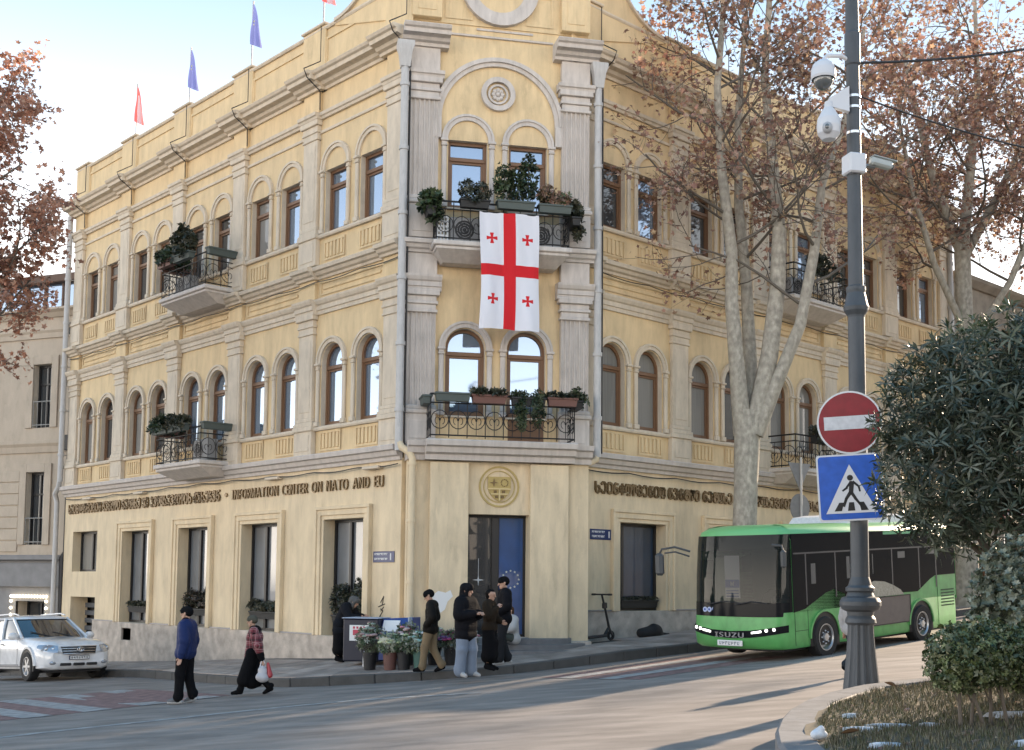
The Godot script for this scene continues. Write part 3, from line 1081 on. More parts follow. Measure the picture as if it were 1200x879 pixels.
func drainpipe(b: Node3D, F: Transform3D, x: float, z: float, y1: float, y0: float, hopper: bool) -> void:
	var g := Geo.new()
	g.rod(Vector3(x, y0, z), Vector3(x, y1, z), 0.095, 10)
	var y := y0 + 0.9
	while y < y1:
		g.rod(Vector3(x, y, z), Vector3(x, y + 0.09, z), 0.118, 10)
		g.rod(Vector3(x, y + 0.04, z), Vector3(x, y + 0.04, 0.0), 0.02, 4)
		y += 1.55
	var o := g_part(b, "drainpipe", g, M.pipe, F)
	if hopper:
		var h := Geo.new()
		h.loft([[Vector3(x - 0.11, y1 - 0.1, z - 0.1), Vector3(x + 0.11, y1 - 0.1, z - 0.1), Vector3(x + 0.11, y1 - 0.1, z + 0.1), Vector3(x - 0.11, y1 - 0.1, z + 0.1)], [Vector3(x - 0.15, y1 + 0.25, z - 0.14), Vector3(x + 0.15, y1 + 0.25, z - 0.14), Vector3(x + 0.15, y1 + 0.25, z + 0.16), Vector3(x - 0.15, y1 + 0.25, z + 0.16)], [Vector3(x - 0.2, y1 + 0.4, z - 0.16), Vector3(x + 0.2, y1 + 0.4, z - 0.16), Vector3(x + 0.2, y1 + 0.4, z + 0.2), Vector3(x - 0.2, y1 + 0.4, z + 0.2)], [Vector3(x - 0.2, y1 + 0.5, z - 0.16), Vector3(x + 0.2, y1 + 0.5, z - 0.16), Vector3(x + 0.2, y1 + 0.5, z + 0.2), Vector3(x - 0.2, y1 + 0.5, z + 0.2)]], true, true, true, 0.95)
		g_part(o, "rainwater_head", h, M.pipe)
		var c := Geo.new()
		c.rod(Vector3(x + 0.13, y0 + 0.1, z - 0.05), Vector3(x + 0.13, y1 + 0.3, z - 0.05), 0.022, 4)
		g_part(o, "cable", c, M.blackframe)

func chamfer(b: Node3D) -> void:
	var F := CF
	var cx := 2.16
	var hw := 0.74
	var w := Geo.new()
	var o2 := arch_outline(HW, V2, SPR)
	var o3 := PackedVector2Array([Vector2(-HW, V3), Vector2(-HW, H3), Vector2(HW, H3), Vector2(HW, V3)])
	w.quad(Vector3(0.0, 4.4, 0), Vector3(4.4, 4.4, 0), Vector3(4.4, V2, 0), Vector3(0, V2, 0), Vector3(0, 0, 1))
	w.poly(notched(0, 4.4, V2, 8.9, [[cx - hw, o2], [cx + hw, o2]]), 0, 1)
	w.quad(Vector3(0.0, 8.9, 0), Vector3(4.4, 8.9, 0), Vector3(4.4, V3, 0), Vector3(0, V3, 0), Vector3(0, 0, 1))
	w.poly(notched(0, 4.4, V3, 15.0, [[cx - hw, o3], [cx + hw, o3]]), 0, 1)
	# attic with a round-headed gable
	var at := PackedVector2Array([Vector2(0.0, 15.0), Vector2(4.4, 15.0), Vector2(4.4, 17.2)])
	for i in 13:
		var a := PI * i / 12
		at.append(Vector2(cx + cos(a) * 1.75, 17.2 + sin(a) * 1.3))
	at.append(Vector2(0.0, 17.2))
	w.prism(at, -0.5, 0.03)
	for s in [0.36, 4.04]:
		w.box(Vector3(s - 0.36, 15.03, 0.03), Vector3(s + 0.36, 17.2, 0.22), 0.012)
		w.box(Vector3(s - 0.22, 15.2, 0.22), Vector3(s + 0.22, 17.0, 0.235), 0.008)
	for s in 2: # curved corner panels beside the round window
		var p := PackedVector2Array()
		var sx := -1.0 if s == 0 else 1.0
		p.append(Vector2(cx + sx * 1.35, 15.12))
		p.append(Vector2(cx + sx * 1.35, 16.0))
		for q in 7:
			var a := PI * 0.5 * (1.0 - q / 6.0)
			p.append(Vector2(cx + sx * (1.28 - 0.0) - sx * (0.75 - 0.75 * sin(a)) * 1.0, 15.12 + 0.85 * (1.0 - cos(PI * 0.5 - a))))
		band(w, rect2(cx + sx * 1.0 - 0.34, 15.12, cx + sx * 1.0 + 0.34, 15.9), 0.05, 0.03, 0.05)
	g_part(b, "wall", w, M.yellow, F)
	var cope := Geo.new()
	cope.ring(cx, 17.2, 1.7, 1.95, 0, PI, -0.55, 0.2)
	g_part(b, "gable_coping", cope, M.grey, F)
	for s in 2:
		for st in [2, 3]:
			window(b, F, cx + (hw if s else -hw), st, "glass_sky")
			part(b, "arch_moulding", K.arch_grey, frame_at(F, cx + (hw if s else -hw), SPR if st == 2 else H3))
			for q in [-0.58, 0.58]:
				part(b, "colonnette", K["colonnette_grey%d" % st], frame_at(F, cx + (hw if s else -hw) + q, V2 if st == 2 else V3))
	for x in [0.34, 4.06]:
		grey_pilaster(b, x, 2)
		grey_pilaster(b, x, 3)
	var big := Geo.new()
	big.ring(cx, 12.62, 1.40, 1.50, 0, PI, 0.0, 0.07, 28)
	big.ring(cx, 12.62, 1.50, 1.60, 0, PI, 0.0, 0.12, 28)
	for s in [-1.0, 1.0]:
		big.box(Vector3(cx + s * 1.5 - 0.1, V3 + 1.67, 0.001), Vector3(cx + s * 1.5 + 0.1, 12.62, 0.12), 0.01)
	g_part(b, "great_arch", big, M.grey, F)
	var thin := Geo.new()
	thin.mould(prof([[0.0, 14.72], [0.05, 14.72], [0.06, 14.76], [0.0, 14.78]]), 0.9, 3.5)
	thin.mould(prof([[0.0, 14.9], [0.03, 14.9], [0.03, 14.95], [0.0, 14.95]]), 1.6, 3.0)
	g_part(b, "string_course", thin, M.grey, F)
	var round_ := Geo.new()
	round_.ring(cx, 15.98, 0.62, 0.78, 0, TAU, 0.03, 0.10, 32)
	round_.ring(cx, 15.98, 0.78, 0.96, 0, TAU, 0.03, 0.16, 32)
	g_part(b, "round_moulding", round_, M.grey, F)
	var ro := Geo.new()
	ro.ring(cx - 0.02, 13.33, 0.3, 0.42, 0, TAU, 0.0, 0.1, 28)
	ro.ring(cx - 0.02, 13.33, 0.2, 0.25, 0, TAU, 0.0, 0.06, 24)
	var rp := part(b, "rosette", ro.mesh(M.grey), F)
	var fl := Geo.new()
	for k in 8:
		var a := TAU * k / 8
		fl.ball(Vector3(cx - 0.02 + cos(a) * 0.11, 13.33 + sin(a) * 0.11, 0.02), Vector3(0.06, 0.06, 0.05), 8, 5)
	fl.ball(Vector3(cx - 0.02, 13.33, 0.03), Vector3(0.06, 0.06, 0.06), 8, 5)
	g_part(rp, "petals", fl, M.grey)
	# upper balcony
	balcony(b, F, 2.16, 9.43, 3.3, 0.85, true, 0.92)
	# lower balcony over the entrance: belt course breaks forward
	var lb := Geo.new()
	lb.mould(prof([[0.0, 4.34], [0.62, 4.34], [0.64, 4.46], [0.76, 4.50], [0.80, 4.62], [0.9, 4.65], [0.93, 4.76], [0.9, 4.79], [0.0, 4.82]]), 0.42, 3.95)
	lb.mould(prof([[0.0, 4.34], [0.46, 4.34], [0.48, 4.46], [0.58, 4.50], [0.62, 4.62], [0.7, 4.65], [0.73, 4.76], [0.0, 4.79]]), 0.02, 4.4)
	g_part(b, "balcony_slab", lb, M.grey, F)
	var r := Geo.new()
	railing(r, PackedVector3Array([Vector3(0.5, 4.82, 0.05), Vector3(0.5, 4.82, 0.85), Vector3(3.88, 4.82, 0.85), Vector3(3.88, 4.82, 0.05)]), 1.0)
	g_part(b, "balcony_railing", r, M.iron, F)
	# balcony door below the right-hand window
	var dr := Geo.new()
	dr.box(Vector3(cx + hw - HW + 0.04, 4.84, -0.2), Vector3(cx + hw + HW - 0.04, V2 + 0.1, 0.03), 0.01)
	for q in [-0.2, 0.2]:
		dr.box(Vector3(cx + hw + q - 0.15, 4.95, 0.03), Vector3(cx + hw + q + 0.15, V2, 0.045), 0.008)
	g_part(b, "balcony_door", dr, M.wood, F)
	# ground storey
	var z := 0.36
	var g := Geo.new()
	g.poly(rect2(0.06, 0.1, 1.46, 4.4), z, 1)
	g.poly(rect2(2.92, 0.1, 4.36, 4.4), z, 1)
	g.poly(rect2(1.46, 3.12, 2.92, 4.4), z, 1)
	g.quad(Vector3(0.06, -0.5, z), Vector3(0.06, 4.4, z), Vector3(0.06, 4.4, -1.0), Vector3(0.06, -0.5, -1.0), Vector3(-1, 0, 0))
	g.quad(Vector3(4.36, -0.5, z), Vector3(4.36, 4.4, z), Vector3(4.36, 4.4, -1.0), Vector3(4.36, -0.5, -1.0), Vector3(1, 0, 0))
	for q in [[0.56, 1.46], [2.92, 3.84]]:
		g.box(Vector3(q[0], 0.2, z), Vector3(q[1], 4.3, z + 0.16), 0.012)
	g.quad(Vector3(1.46, 0.1, z), Vector3(1.46, 3.12, z), Vector3(1.46, 3.12, z - 0.4), Vector3(1.46, 0.1, z - 0.4), Vector3(1, 0, 0))
	g.quad(Vector3(2.92, 0.1, z), Vector3(2.92, 3.12, z), Vector3(2.92, 3.12, z - 0.4), Vector3(2.92, 0.1, z - 0.4), Vector3(-1, 0, 0))
	g.quad(Vector3(1.46, 3.12, z), Vector3(2.92, 3.12, z), Vector3(2.92, 3.12, z - 0.4), Vector3(1.46, 3.12, z - 0.4), Vector3(0, -1, 0))
	g_part(b, "entrance_wall", g, M.cream, F)
	var pb := Geo.new()
	pb.box(Vector3(0.02, -0.9, 0.0), Vector3(1.44, 0.2, z + 0.2), 0.015)
	pb.box(Vector3(2.94, -0.9, 0.0), Vector3(4.4, 0.2, z + 0.2), 0.015)
	pb.box(Vector3(1.44, -0.9, 0.0), Vector3(2.94, 0.28, z), 0.01)
	g_part(b, "plinth", pb, M.plinth, F)
	# doors
	var gd := g_part(b, "entrance_door", door_frame(1.46, 2.92, 0.28, 3.12, z - 0.34), M.blackframe, F)
	var p1 := Geo.new()
	p1.poly(rect2(1.5, 0.34, 2.12, 3.06), z - 0.37, 1)
	g_part(gd, "dark_pane", p1, mat("dark_navy_door_glass", Color(0.018, 0.024, 0.032), 0.25, {"coat": 1.0, "coat_rough": 0.02, "tex": "blotch", "scale": Vector3(0.6, 0.4, 0.6)}))
	var p2 := Geo.new()
	p2.poly(rect2(2.26, 0.34, 2.88, 3.06), z - 0.37, 1)
	g_part(gd, "blue_pane", p2, mat("blue_door_film", Color(0.012, 0.07, 0.24), 0.3, {"coat": 1.0, "coat_rough": 0.02, "tex": "soft", "scale": Vector3(0.6, 0.4, 0.6)}))
	var st := Geo.new()
	for k in 12:
		var a := TAU * k / 12
		star(st, 2.57 + cos(a) * 0.2, 1.62 + sin(a) * 0.2, 0.032, 5, 0.42, z - 0.369, z - 0.362)
	g_part(gd, "circle_of_stars", st, mat("pale_star_print", Color(0.5, 0.55, 0.5), 0.6))
	var ns := Geo.new()
	star(ns, 1.8, 1.6, 0.14, 4, 0.18, z - 0.369, z - 0.362)
	ns.box(Vector3(1.795, 1.62, z - 0.368), Vector3(1.805, 2.1, z - 0.365))
	g_part(gd, "compass_star", ns, mat("white_star_print", Color(0.6, 0.62, 0.64), 0.6))
	# emblem in relief above the door
	var e := Geo.new()
	var ez := z + 0.0
	e.ring(2.2, 3.77, 0.44, 0.48, 0, TAU, ez, ez + 0.03, 32)
	e.ring(2.2, 3.77, 0.355, 0.375, 0, TAU, ez, ez + 0.025, 32)
	var em := part(b, "emblem", e.mesh(M.gold), F)
	var sh := Geo.new()
	var sp := PackedVector2Array([Vector2(1.93, 4.0), Vector2(2.47, 4.0), Vector2(2.47, 3.72), Vector2(2.42, 3.6), Vector2(2.33, 3.5), Vector2(2.2, 3.42), Vector2(2.07, 3.5), Vector2(1.98, 3.6), Vector2(1.93, 3.72)])
	sh.prism(sp, ez, ez + 0.045)
	g_part(em, "shield", sh, M.gold)
	var dv := Geo.new()
	dv.box(Vector3(1.93, 3.70, ez + 0.045), Vector3(2.47, 3.73, ez + 0.075))
	dv.box(Vector3(2.183, 3.44, ez + 0.045), Vector3(2.217, 3.70, ez + 0.075))
	dv.box(Vector3(2.0, 3.58, ez + 0.045), Vector3(2.4, 3.61, ez + 0.074))
	g_part(em, "shield_divisions", dv, M.pale_gold)
	var ch := Geo.new()
	for q in [Vector2(2.1, 3.65), Vector2(2.3, 3.65), Vector2(2.13, 3.53), Vector2(2.27, 3.53)]:
		ch.box(Vector3(q.x - 0.035, q.y - 0.03, ez + 0.045), Vector3(q.x + 0.035, q.y + 0.03, ez + 0.07), 0.005)
	star(ch, 2.07, 3.86, 0.09, 4, 0.3, ez + 0.045, ez + 0.075)
	for k in 12:
		ch.ball(Vector3(2.32 + cos(TAU * k / 12) * 0.08, 3.86 + sin(TAU * k / 12) * 0.08, ez + 0.05), Vector3(0.014, 0.014, 0.014), 5, 4)
	g_part(em, "shield_charges", ch, M.letter)
	# steps
	for k in 3:
		var s := Geo.new()
		var rr := 0.75 + 0.32 * (2 - k)
		var pts := PackedVector2Array()
		for i in 13:
			var a := PI * i / 12
			pts.append(Vector2(2.75 + cos(a) * (rr + 0.45), -0.0 - sin(a) * rr))
		s.xf = Transform3D(Basis(Vector3(1, 0, 0), Vector3(0, 0, -1), Vector3(0, 1, 0)), Vector3(0, 0, 0))
		s.prism(pts, -0.6, 0.04 + 0.115 * k)
		g_part(b, "doorstep", s, M.granite, frame_at(CF, 0, 0, z))

func door_frame(x0: float, x1: float, y0: float, y1: float, z: float) -> Geo:
	var g := Geo.new()
	band(g, rect2(x0, y0, x1, y1), 0.06, z - 0.06, z)
	var xm := (x0 + x1) * 0.5
	g.box(Vector3(xm - 0.09, y0, z - 0.05), Vector3(xm + 0.09, y1 - 0.05, z + 0.01), 0.01)
	g.quad(Vector3(x0, y0, z - 0.06), Vector3(x1, y0, z - 0.06), Vector3(x1, y1, z - 0.06), Vector3(x0, y1, z - 0.06), Vector3(0, 0, 1))
	for s in [-1.0, 1.0]:
		g.rod(Vector3(xm + s * 0.13, 1.0, z + 0.05), Vector3(xm + s * 0.13, 1.5, z + 0.05), 0.02, 6)
	return g

func ground_left(b: Node3D) -> void:
	var F := LF
	var ops := [[-14.5, -12.65], [-10.72, -8.98], [-7.1, -5.27], [-3.1, -1.42]]
	var holes := []
	for o in ops:
		holes.append([0.0, PackedVector2Array([Vector2(o[0], 0.2), Vector2(o[0], 3.07), Vector2(o[1], 3.07), Vector2(o[1], 0.2)])])
	var g := Geo.new()
	g.poly(notched(-16.0, 0.0, 0.2, 4.42, holes), 0.0, 1)
	g.quad(Vector3(0.0, -1, 0), Vector3(0, 4.42, 0), Vector3(0, 4.42, -0.6), Vector3(0, -1, -0.6), Vector3(1, 0, 0))
	# far left strip with a small window above a low doorway
	g.poly(rect2(-19.1, -1.6, -18.4, 4.42), 0, 1)
	g.poly(rect2(-16.45, 0.2, -16.0, 4.42), 0, 1)
	g.poly(rect2(-18.4, 3.15, -16.45, 4.42), 0, 1)
	g.poly(rect2(-18.4, 0.95, -16.45, 1.8), 0, 1)
	g_part(b, "ground_floor_wall", g, M.cream, F)
	for o in ops:
		ground_window(b, F, o[0], o[1], 0.2, 3.07, M.glass_grey, true, 0.42)
	ground_window(b, F, -18.4, -16.45, 1.8, 3.15, M.glass_curtain, false)
	# doorway
	var rv := g_part(b, "cellar_doorway", reveal_geo(rect2(-18.4, -1.6, -16.45, 0.95), 0.6), M.cream, F)
	var gate := Geo.new()
	for k in 9:
		gate.box(Vector3(-18.4, -1.5 + 0.26 * k, -0.58), Vector3(-16.45, -1.34 + 0.26 * k, -0.52), 0.01)
	g_part(rv, "shutter", gate, mat("grey_blue_shutter", Color(0.09, 0.10, 0.115), 0.5))
	# plinth, broken by the doorway and by a small cellar vent
	var p := Geo.new()
	p.box(Vector3(-16.45, -2.0, 0.0), Vector3(-14.25, 0.2, 0.07), 0.01)
	p.box(Vector3(-13.6, -2.0, 0.0), Vector3(0.0, 0.2, 0.07), 0.01)
	p.box(Vector3(-14.25, -2.0, 0.0), Vector3(-13.6, -0.35, 0.07), 0.01)
	p.box(Vector3(-14.25, 0.02, 0.0), Vector3(-13.6, 0.2, 0.07), 0.01)
	p.box(Vector3(-14.25, -0.36, -0.3), Vector3(-13.6, 0.03, -0.25))
	g_part(b, "plinth", p, M.plinth, F)
	for q in [[-16.45, -14.85], [-12.3, -11.05], [-8.65, -7.45], [-4.95, -3.45], [-1.05, 0.0]]:
		var c := Geo.new()
		c.box(Vector3(q[0], 0.2, 0.0), Vector3(q[1], 0.235, 0.085))
		g_part(b, "plinth_flashing", c, M.sheet, F)
	# short lamp boxes under the belt course
	for x in [-17.0, -13.2, -5.4, -1.0]:
		var l := Geo.new()
		l.box(Vector3(x - 0.32, 4.2, 0.03), Vector3(x + 0.32, 4.27, 0.2), 0.015)
		l.box(Vector3(x - 0.02, 4.22, 0.0), Vector3(x + 0.02, 4.26, 0.06))
		g_part(b, "strip_lamp_housing", l, M.trim, F)

func ground_right(b: Node3D) -> void:
	var F := RF
	var ops := []
	for k in 5:
		ops.append([1.4 + 3.58 * k, 3.15 + 3.58 * k])
	var holes := []
	for o in ops:
		holes.append([0.0, PackedVector2Array([Vector2(o[0], 0.87), Vector2(o[0], 3.07), Vector2(o[1], 3.07), Vector2(o[1], 0.87)])])
	var g := Geo.new()
	g.poly(notched(-0.3, 18.4, 0.87, 4.42, holes), 0.0, 1)
	g_part(b, "ground_floor_wall", g, M.cream, F)
	var blue := mat("blue_window_film", Color(0.02, 0.05, 0.10), 0.3, {"coat": 1.0, "coat_rough": 0.02, "tex": "blotch", "scale": Vector3(0.6, 0.3, 0.6)})
	for o in ops:
		ground_window(b, F, o[0], o[1], 0.87, 3.07, blue, true, 0.25)
	var p := Geo.new()
	p.box(Vector3(-0.3, -1.0, 0.0), Vector3(18.4, 0.87, 0.07), 0.01)
	g_part(b, "plinth", p, M.plinth, F)
	for q in [[-0.28, 1.06], [3.5, 4.6]]:
		var c := Geo.new()
		c.box(Vector3(q[0], 0.87, 0.0), Vector3(q[1], 0.905, 0.085))
		g_part(b, "plinth_flashing", c, M.sheet, F)

# ------------------------------------------------------------------ lettering
var GEO := {
	"ს": [[0.05, 1, 0.05, 0.3, 0.15, 0.08, 0.38, 0, 0.6, 0.1, 0.68, 0.32, 0.58, 0.54, 0.36, 0.6, 0.1, 0.5]],
	"ა": [[0.05, 0.86, 0.2, 1, 0.42, 1, 0.6, 0.85, 0.64, 0.5, 0.6, 0.18, 0.4, 0, 0.18, 0.02, 0, 0.2]],
	"ი": [[0.0, 0.4, 0.02, 0.75, 0.18, 0.97, 0.36, 1, 0.56, 0.94, 0.68, 0.7, 0.68, 0.3, 0.56, 0.06, 0.36, 0, 0.16, 0.04, 0.04, 0.2]],
	"ნ": [[0.62, 0.95, 0.3, 1, 0.1, 0.8, 0.02, 0.5, 0.02, 0.3, 0.14, 0.06, 0.36, 0, 0.58, 0.08, 0.66, 0.3, 0.56, 0.52, 0.34, 0.58, 0.1, 0.48]],
	"ფ": [[0.42, 1, 0.42, 0], [0.42, 0.22, 0.14, 0.28, 0.02, 0.5, 0.14, 0.74, 0.42, 0.8, 0.7, 0.74, 0.82, 0.5, 0.7, 0.28, 0.42, 0.22]],
	"ო": [[0.0, 0.25, 0.0, 0.75, 0.1, 0.97, 0.26, 0.97, 0.38, 0.75, 0.38, 0.35], [0.38, 0.75, 0.5, 0.97, 0.66, 0.97, 0.78, 0.75, 0.78, 0.2, 0.6, 0.0, 0.3, 0.02]],
	"რ": [[0.0, 0.55, 0.02, 0.85, 0.16, 1, 0.3, 0.85, 0.32, 0.5, 0.32, 0.0], [0.32, 0.7, 0.44, 0.97, 0.6, 0.97, 0.7, 0.8, 0.7, 0.35]],
	"მ": [[0.05, 0.9, 0.3, 1, 0.55, 0.9, 0.66, 0.6, 0.66, 0.3, 0.54, 0.06, 0.34, 0, 0.12, 0.08, 0.02, 0.3, 0.12, 0.52, 0.34, 0.58, 0.6, 0.48]],
	"ც": [[0.6, 1, 0.2, 0.98, 0.04, 0.75, 0.02, 0.3, 0.14, 0.06, 0.36, 0, 0.58, 0.08, 0.66, 0.3, 0.56, 0.52, 0.34, 0.58, 0.08, 0.46], [0.34, 0.58, 0.4, 0.8]],
	"ე": [[0.02, 0.85, 0.2, 1, 0.46, 0.97, 0.58, 0.78, 0.4, 0.56, 0.6, 0.4, 0.62, 0.2, 0.44, 0.0, 0.2, 0, 0.0, 0.16]],
	"ტ": [[0.42, 1, 0.42, 0.6], [0.1, 0.75, 0.2, 0.95, 0.42, 0.8, 0.64, 0.95, 0.74, 0.75], [0.42, 0.6, 0.14, 0.54, 0.04, 0.3, 0.16, 0.06, 0.42, 0, 0.68, 0.06, 0.8, 0.3, 0.7, 0.54, 0.42, 0.6]],
	"დ": [[0.3, 0.5, 0.1, 0.6, 0.0, 0.8, 0.1, 0.97, 0.28, 0.97, 0.4, 0.75, 0.52, 0.97, 0.7, 0.95, 0.78, 0.7, 0.74, 0.2, 0.5, 0.0, 0.16, 0.04, 0.02, 0.2]],
	"ვ": [[0.02, 0.9, 0.24, 1, 0.5, 0.94, 0.6, 0.76, 0.46, 0.58, 0.26, 0.54], [0.46, 0.56, 0.64, 0.4, 0.64, 0.16, 0.44, 0.0, 0.18, 0.0, 0.0, 0.16]],
	"კ": [[0.1, 1, 0.08, 0.62, 0.3, 0.66, 0.56, 0.56, 0.64, 0.34, 0.58, 0.1, 0.36, 0, 0.14, 0.04, 0.0, 0.2]],
	"შ": [[0.66, 0.9, 0.4, 1, 0.12, 0.9, 0.02, 0.6, 0.02, 0.3, 0.14, 0.06, 0.36, 0, 0.58, 0.08, 0.66, 0.3, 0.56, 0.52, 0.34, 0.58, 0.06, 0.46], [0.4, 1, 0.4, 0.72]],
	"ხ": [[0.0, 1, 0.12, 0.7, 0.12, 0.3, 0.24, 0.06, 0.46, 0, 0.66, 0.14, 0.7, 0.34, 0.58, 0.52, 0.4, 0.52], [0.12, 0.66, 0.5, 0.92]],
	"ბ": [[0.6, 1, 0.24, 0.94, 0.06, 0.66, 0.02, 0.3, 0.14, 0.06, 0.36, 0, 0.58, 0.08, 0.66, 0.3, 0.56, 0.52, 0.34, 0.58, 0.1, 0.48]],
}

func glyph(strokes: Array, h: float, t: float, sx: float) -> Geo:
	var g := Geo.new()
	for s in strokes:
		for i in range(0, s.size() - 2, 2):
			var a := Vector2(s[i] * h * sx, s[i + 1] * h)
			var b := Vector2(s[i + 2] * h * sx, s[i + 3] * h)
			var d := (b - a).normalized() * t * 0.4
			var o := Vector2(-d.y, d.x).normalized() * t * 0.5
			g.prism(PackedVector2Array([a - d - o, b + d - o, b + d + o, a - d + o]), 0.0, 0.045, false)
	return g

func georgian(parent: Node3D, F: Transform3D, text: String, x0: float, x1: float, y: float, h: float) -> void:
	var total := 0.0
	for ch in text:
		total += 0.5 if ch == " " else 1.0
	var adv := (x1 - x0) / total
	var cache := {}
	var x := x0
	for ch in text:
		if ch == " ":
			x += adv * 0.5
			continue
		if not cache.has(ch):
			cache[ch] = glyph(GEO[ch], h, 0.052, adv * 0.74 / (h * 0.7)).mesh(M.letter)
		part(parent, "letter", cache[ch], frame_at(F, x, y, 0.012))
		x += adv

func lettering(b: Node3D) -> void:
	var line := "საინფორმაციო ცენტრი ნატოსა და ევროკავშირის შესახებ"
	georgian(b, LF, line, -18.75, -8.3, 3.80, 0.27)
	georgian(b, RF, line, 0.5, 11.0, 3.77, 0.25)
	var dot := Geo.new()
	dot.prism(disc(-8.0, 3.93, 0.06, 12), 0.01, 0.05, false)
	g_part(b, "bullet_point", dot, M.letter, LF)
	var font := SystemFont.new()
	font.font_names = PackedStringArray(["Droid Sans"])
	font.font_weight = 400
	var text := "INFORMATION CENTER ON NATO AND EU"
	var cache := {}
	var widths := {}
	var total := 0.0
	for ch in text:
		if ch == " ":
			total += 0.17
			continue
		if not cache.has(ch):
			var tm := TextMesh.new()
			tm.text = ch
			tm.font = font
			tm.font_size = 64
			tm.pixel_size = 0.0058
			tm.depth = 0.045
			tm.curve_step = 2.0
			tm.material = M.letter
			cache[ch] = tm
			widths[ch] = tm.get_aabb().size.x + 0.05
		total += widths[ch]
	var k := 7.05 / total
	var x := -7.68
	for ch in text:
		if ch == " ":
			x += 0.17 * k
			continue
		var f := frame_at(LF, x + widths[ch] * 0.5 * k, 3.91, 0.035)
		f.basis = f.basis * Basis.from_scale(Vector3(k, 1.0, 1.0))
		part(b, "letter", cache[ch], f)
		x += widths[ch] * k

# ------------------------------------------------------------------ ground
func base_h(x: float, z: float) -> float: # the street rises to the right
	var cx := clampf(x, -30.0, 34.0)
	var cz := clampf(z, -70.0, 40.0)
	var s := clampf((-5.0 - cx) / 4.0, 0.0, 1.0)
	s = s * s * (3.0 - 2.0 * s)
	return 0.075 * cx + 0.02 * log(1.0 + exp(-(cx + 7.0) * 1.5)) + 0.035 * minf(0.0, cz + 31.0) * s

func wall_dist(x: float, z: float) -> float: # metres in front of the corner building
	var p := Vector3(x, 0, z)
	return maxf((p - cornerL).dot(nL) - 0.05, maxf((p - cornerL).dot(nC), (p - cornerR).dot(nR) + 0.2))

func walk_h(x: float, z: float) -> float:
	return base_h(x, z) - 0.045 * clampf(wall_dist(x, z), 0.0, 5.0)

func road_h(x: float, z: float) -> float:
	return base_h(x, z) - 0.32

func on_walk(x: float, z: float) -> Vector3:
	return Vector3(x, walk_h(x, z) + 0.012, z)

func on_road(x: float, z: float) -> Vector3:
	return Vector3(x, road_h(x, z), z)

var kerb_line: Array[Vector2] = []

func ground() -> void:
	# one sheet, finer near the camera, out to the horizon
	var xs: Array[float] = [-600.0, -300.0, -150.0, -90.0, -60.0]
	var zs: Array[float] = [-700.0, -400.0, -200.0, -120.0, -90.0]
	for i in 81:
		xs.append(-40.0 + i * 1.0)
	for i in 103:
		zs.append(-72.0 + i * 1.0)
	for q in [60.0, 90.0, 150.0, 300.0, 600.0]:
		xs.append(q)
		zs.append(q)
	var hs := PackedFloat32Array()
	for z in zs:
		for x in xs:
			hs.append(road_h(x, z))
	var g := Geo.new()
	var nx := xs.size()
	for j in zs.size() - 1:
		for i in nx - 1:
			var a := Vector3(xs[i], hs[j * nx + i], zs[j])
			var b := Vector3(xs[i + 1], hs[j * nx + i + 1], zs[j])
			var d := Vector3(xs[i + 1], hs[(j + 1) * nx + i + 1], zs[j + 1])
			var e := Vector3(xs[i], hs[(j + 1) * nx + i], zs[j + 1])
			var nn := (d - a).cross(b - e).normalized()
			if nn.y < 0:
				nn = -nn
			g.tri(a, b, d, nn, nn, nn)
			g.tri(a, d, e, nn, nn, nn)
	setting("road", g.mesh(M.asphalt))
	pavement()
	crossings()
	planter()

func crv(p: Array, t: float) -> Vector2: # Catmull-Rom through points, t in segments
	var i := clampi(int(t), 0, p.size() - 2)
	var f := t - i
	var p0: Vector2 = p[maxi(i - 1, 0)]
	var p1: Vector2 = p[i]
	var p2: Vector2 = p[i + 1]
	var p3: Vector2 = p[mini(i + 2, p.size() - 1)]
	return p1.cubic_interpolate(p2, p0, p3, f)

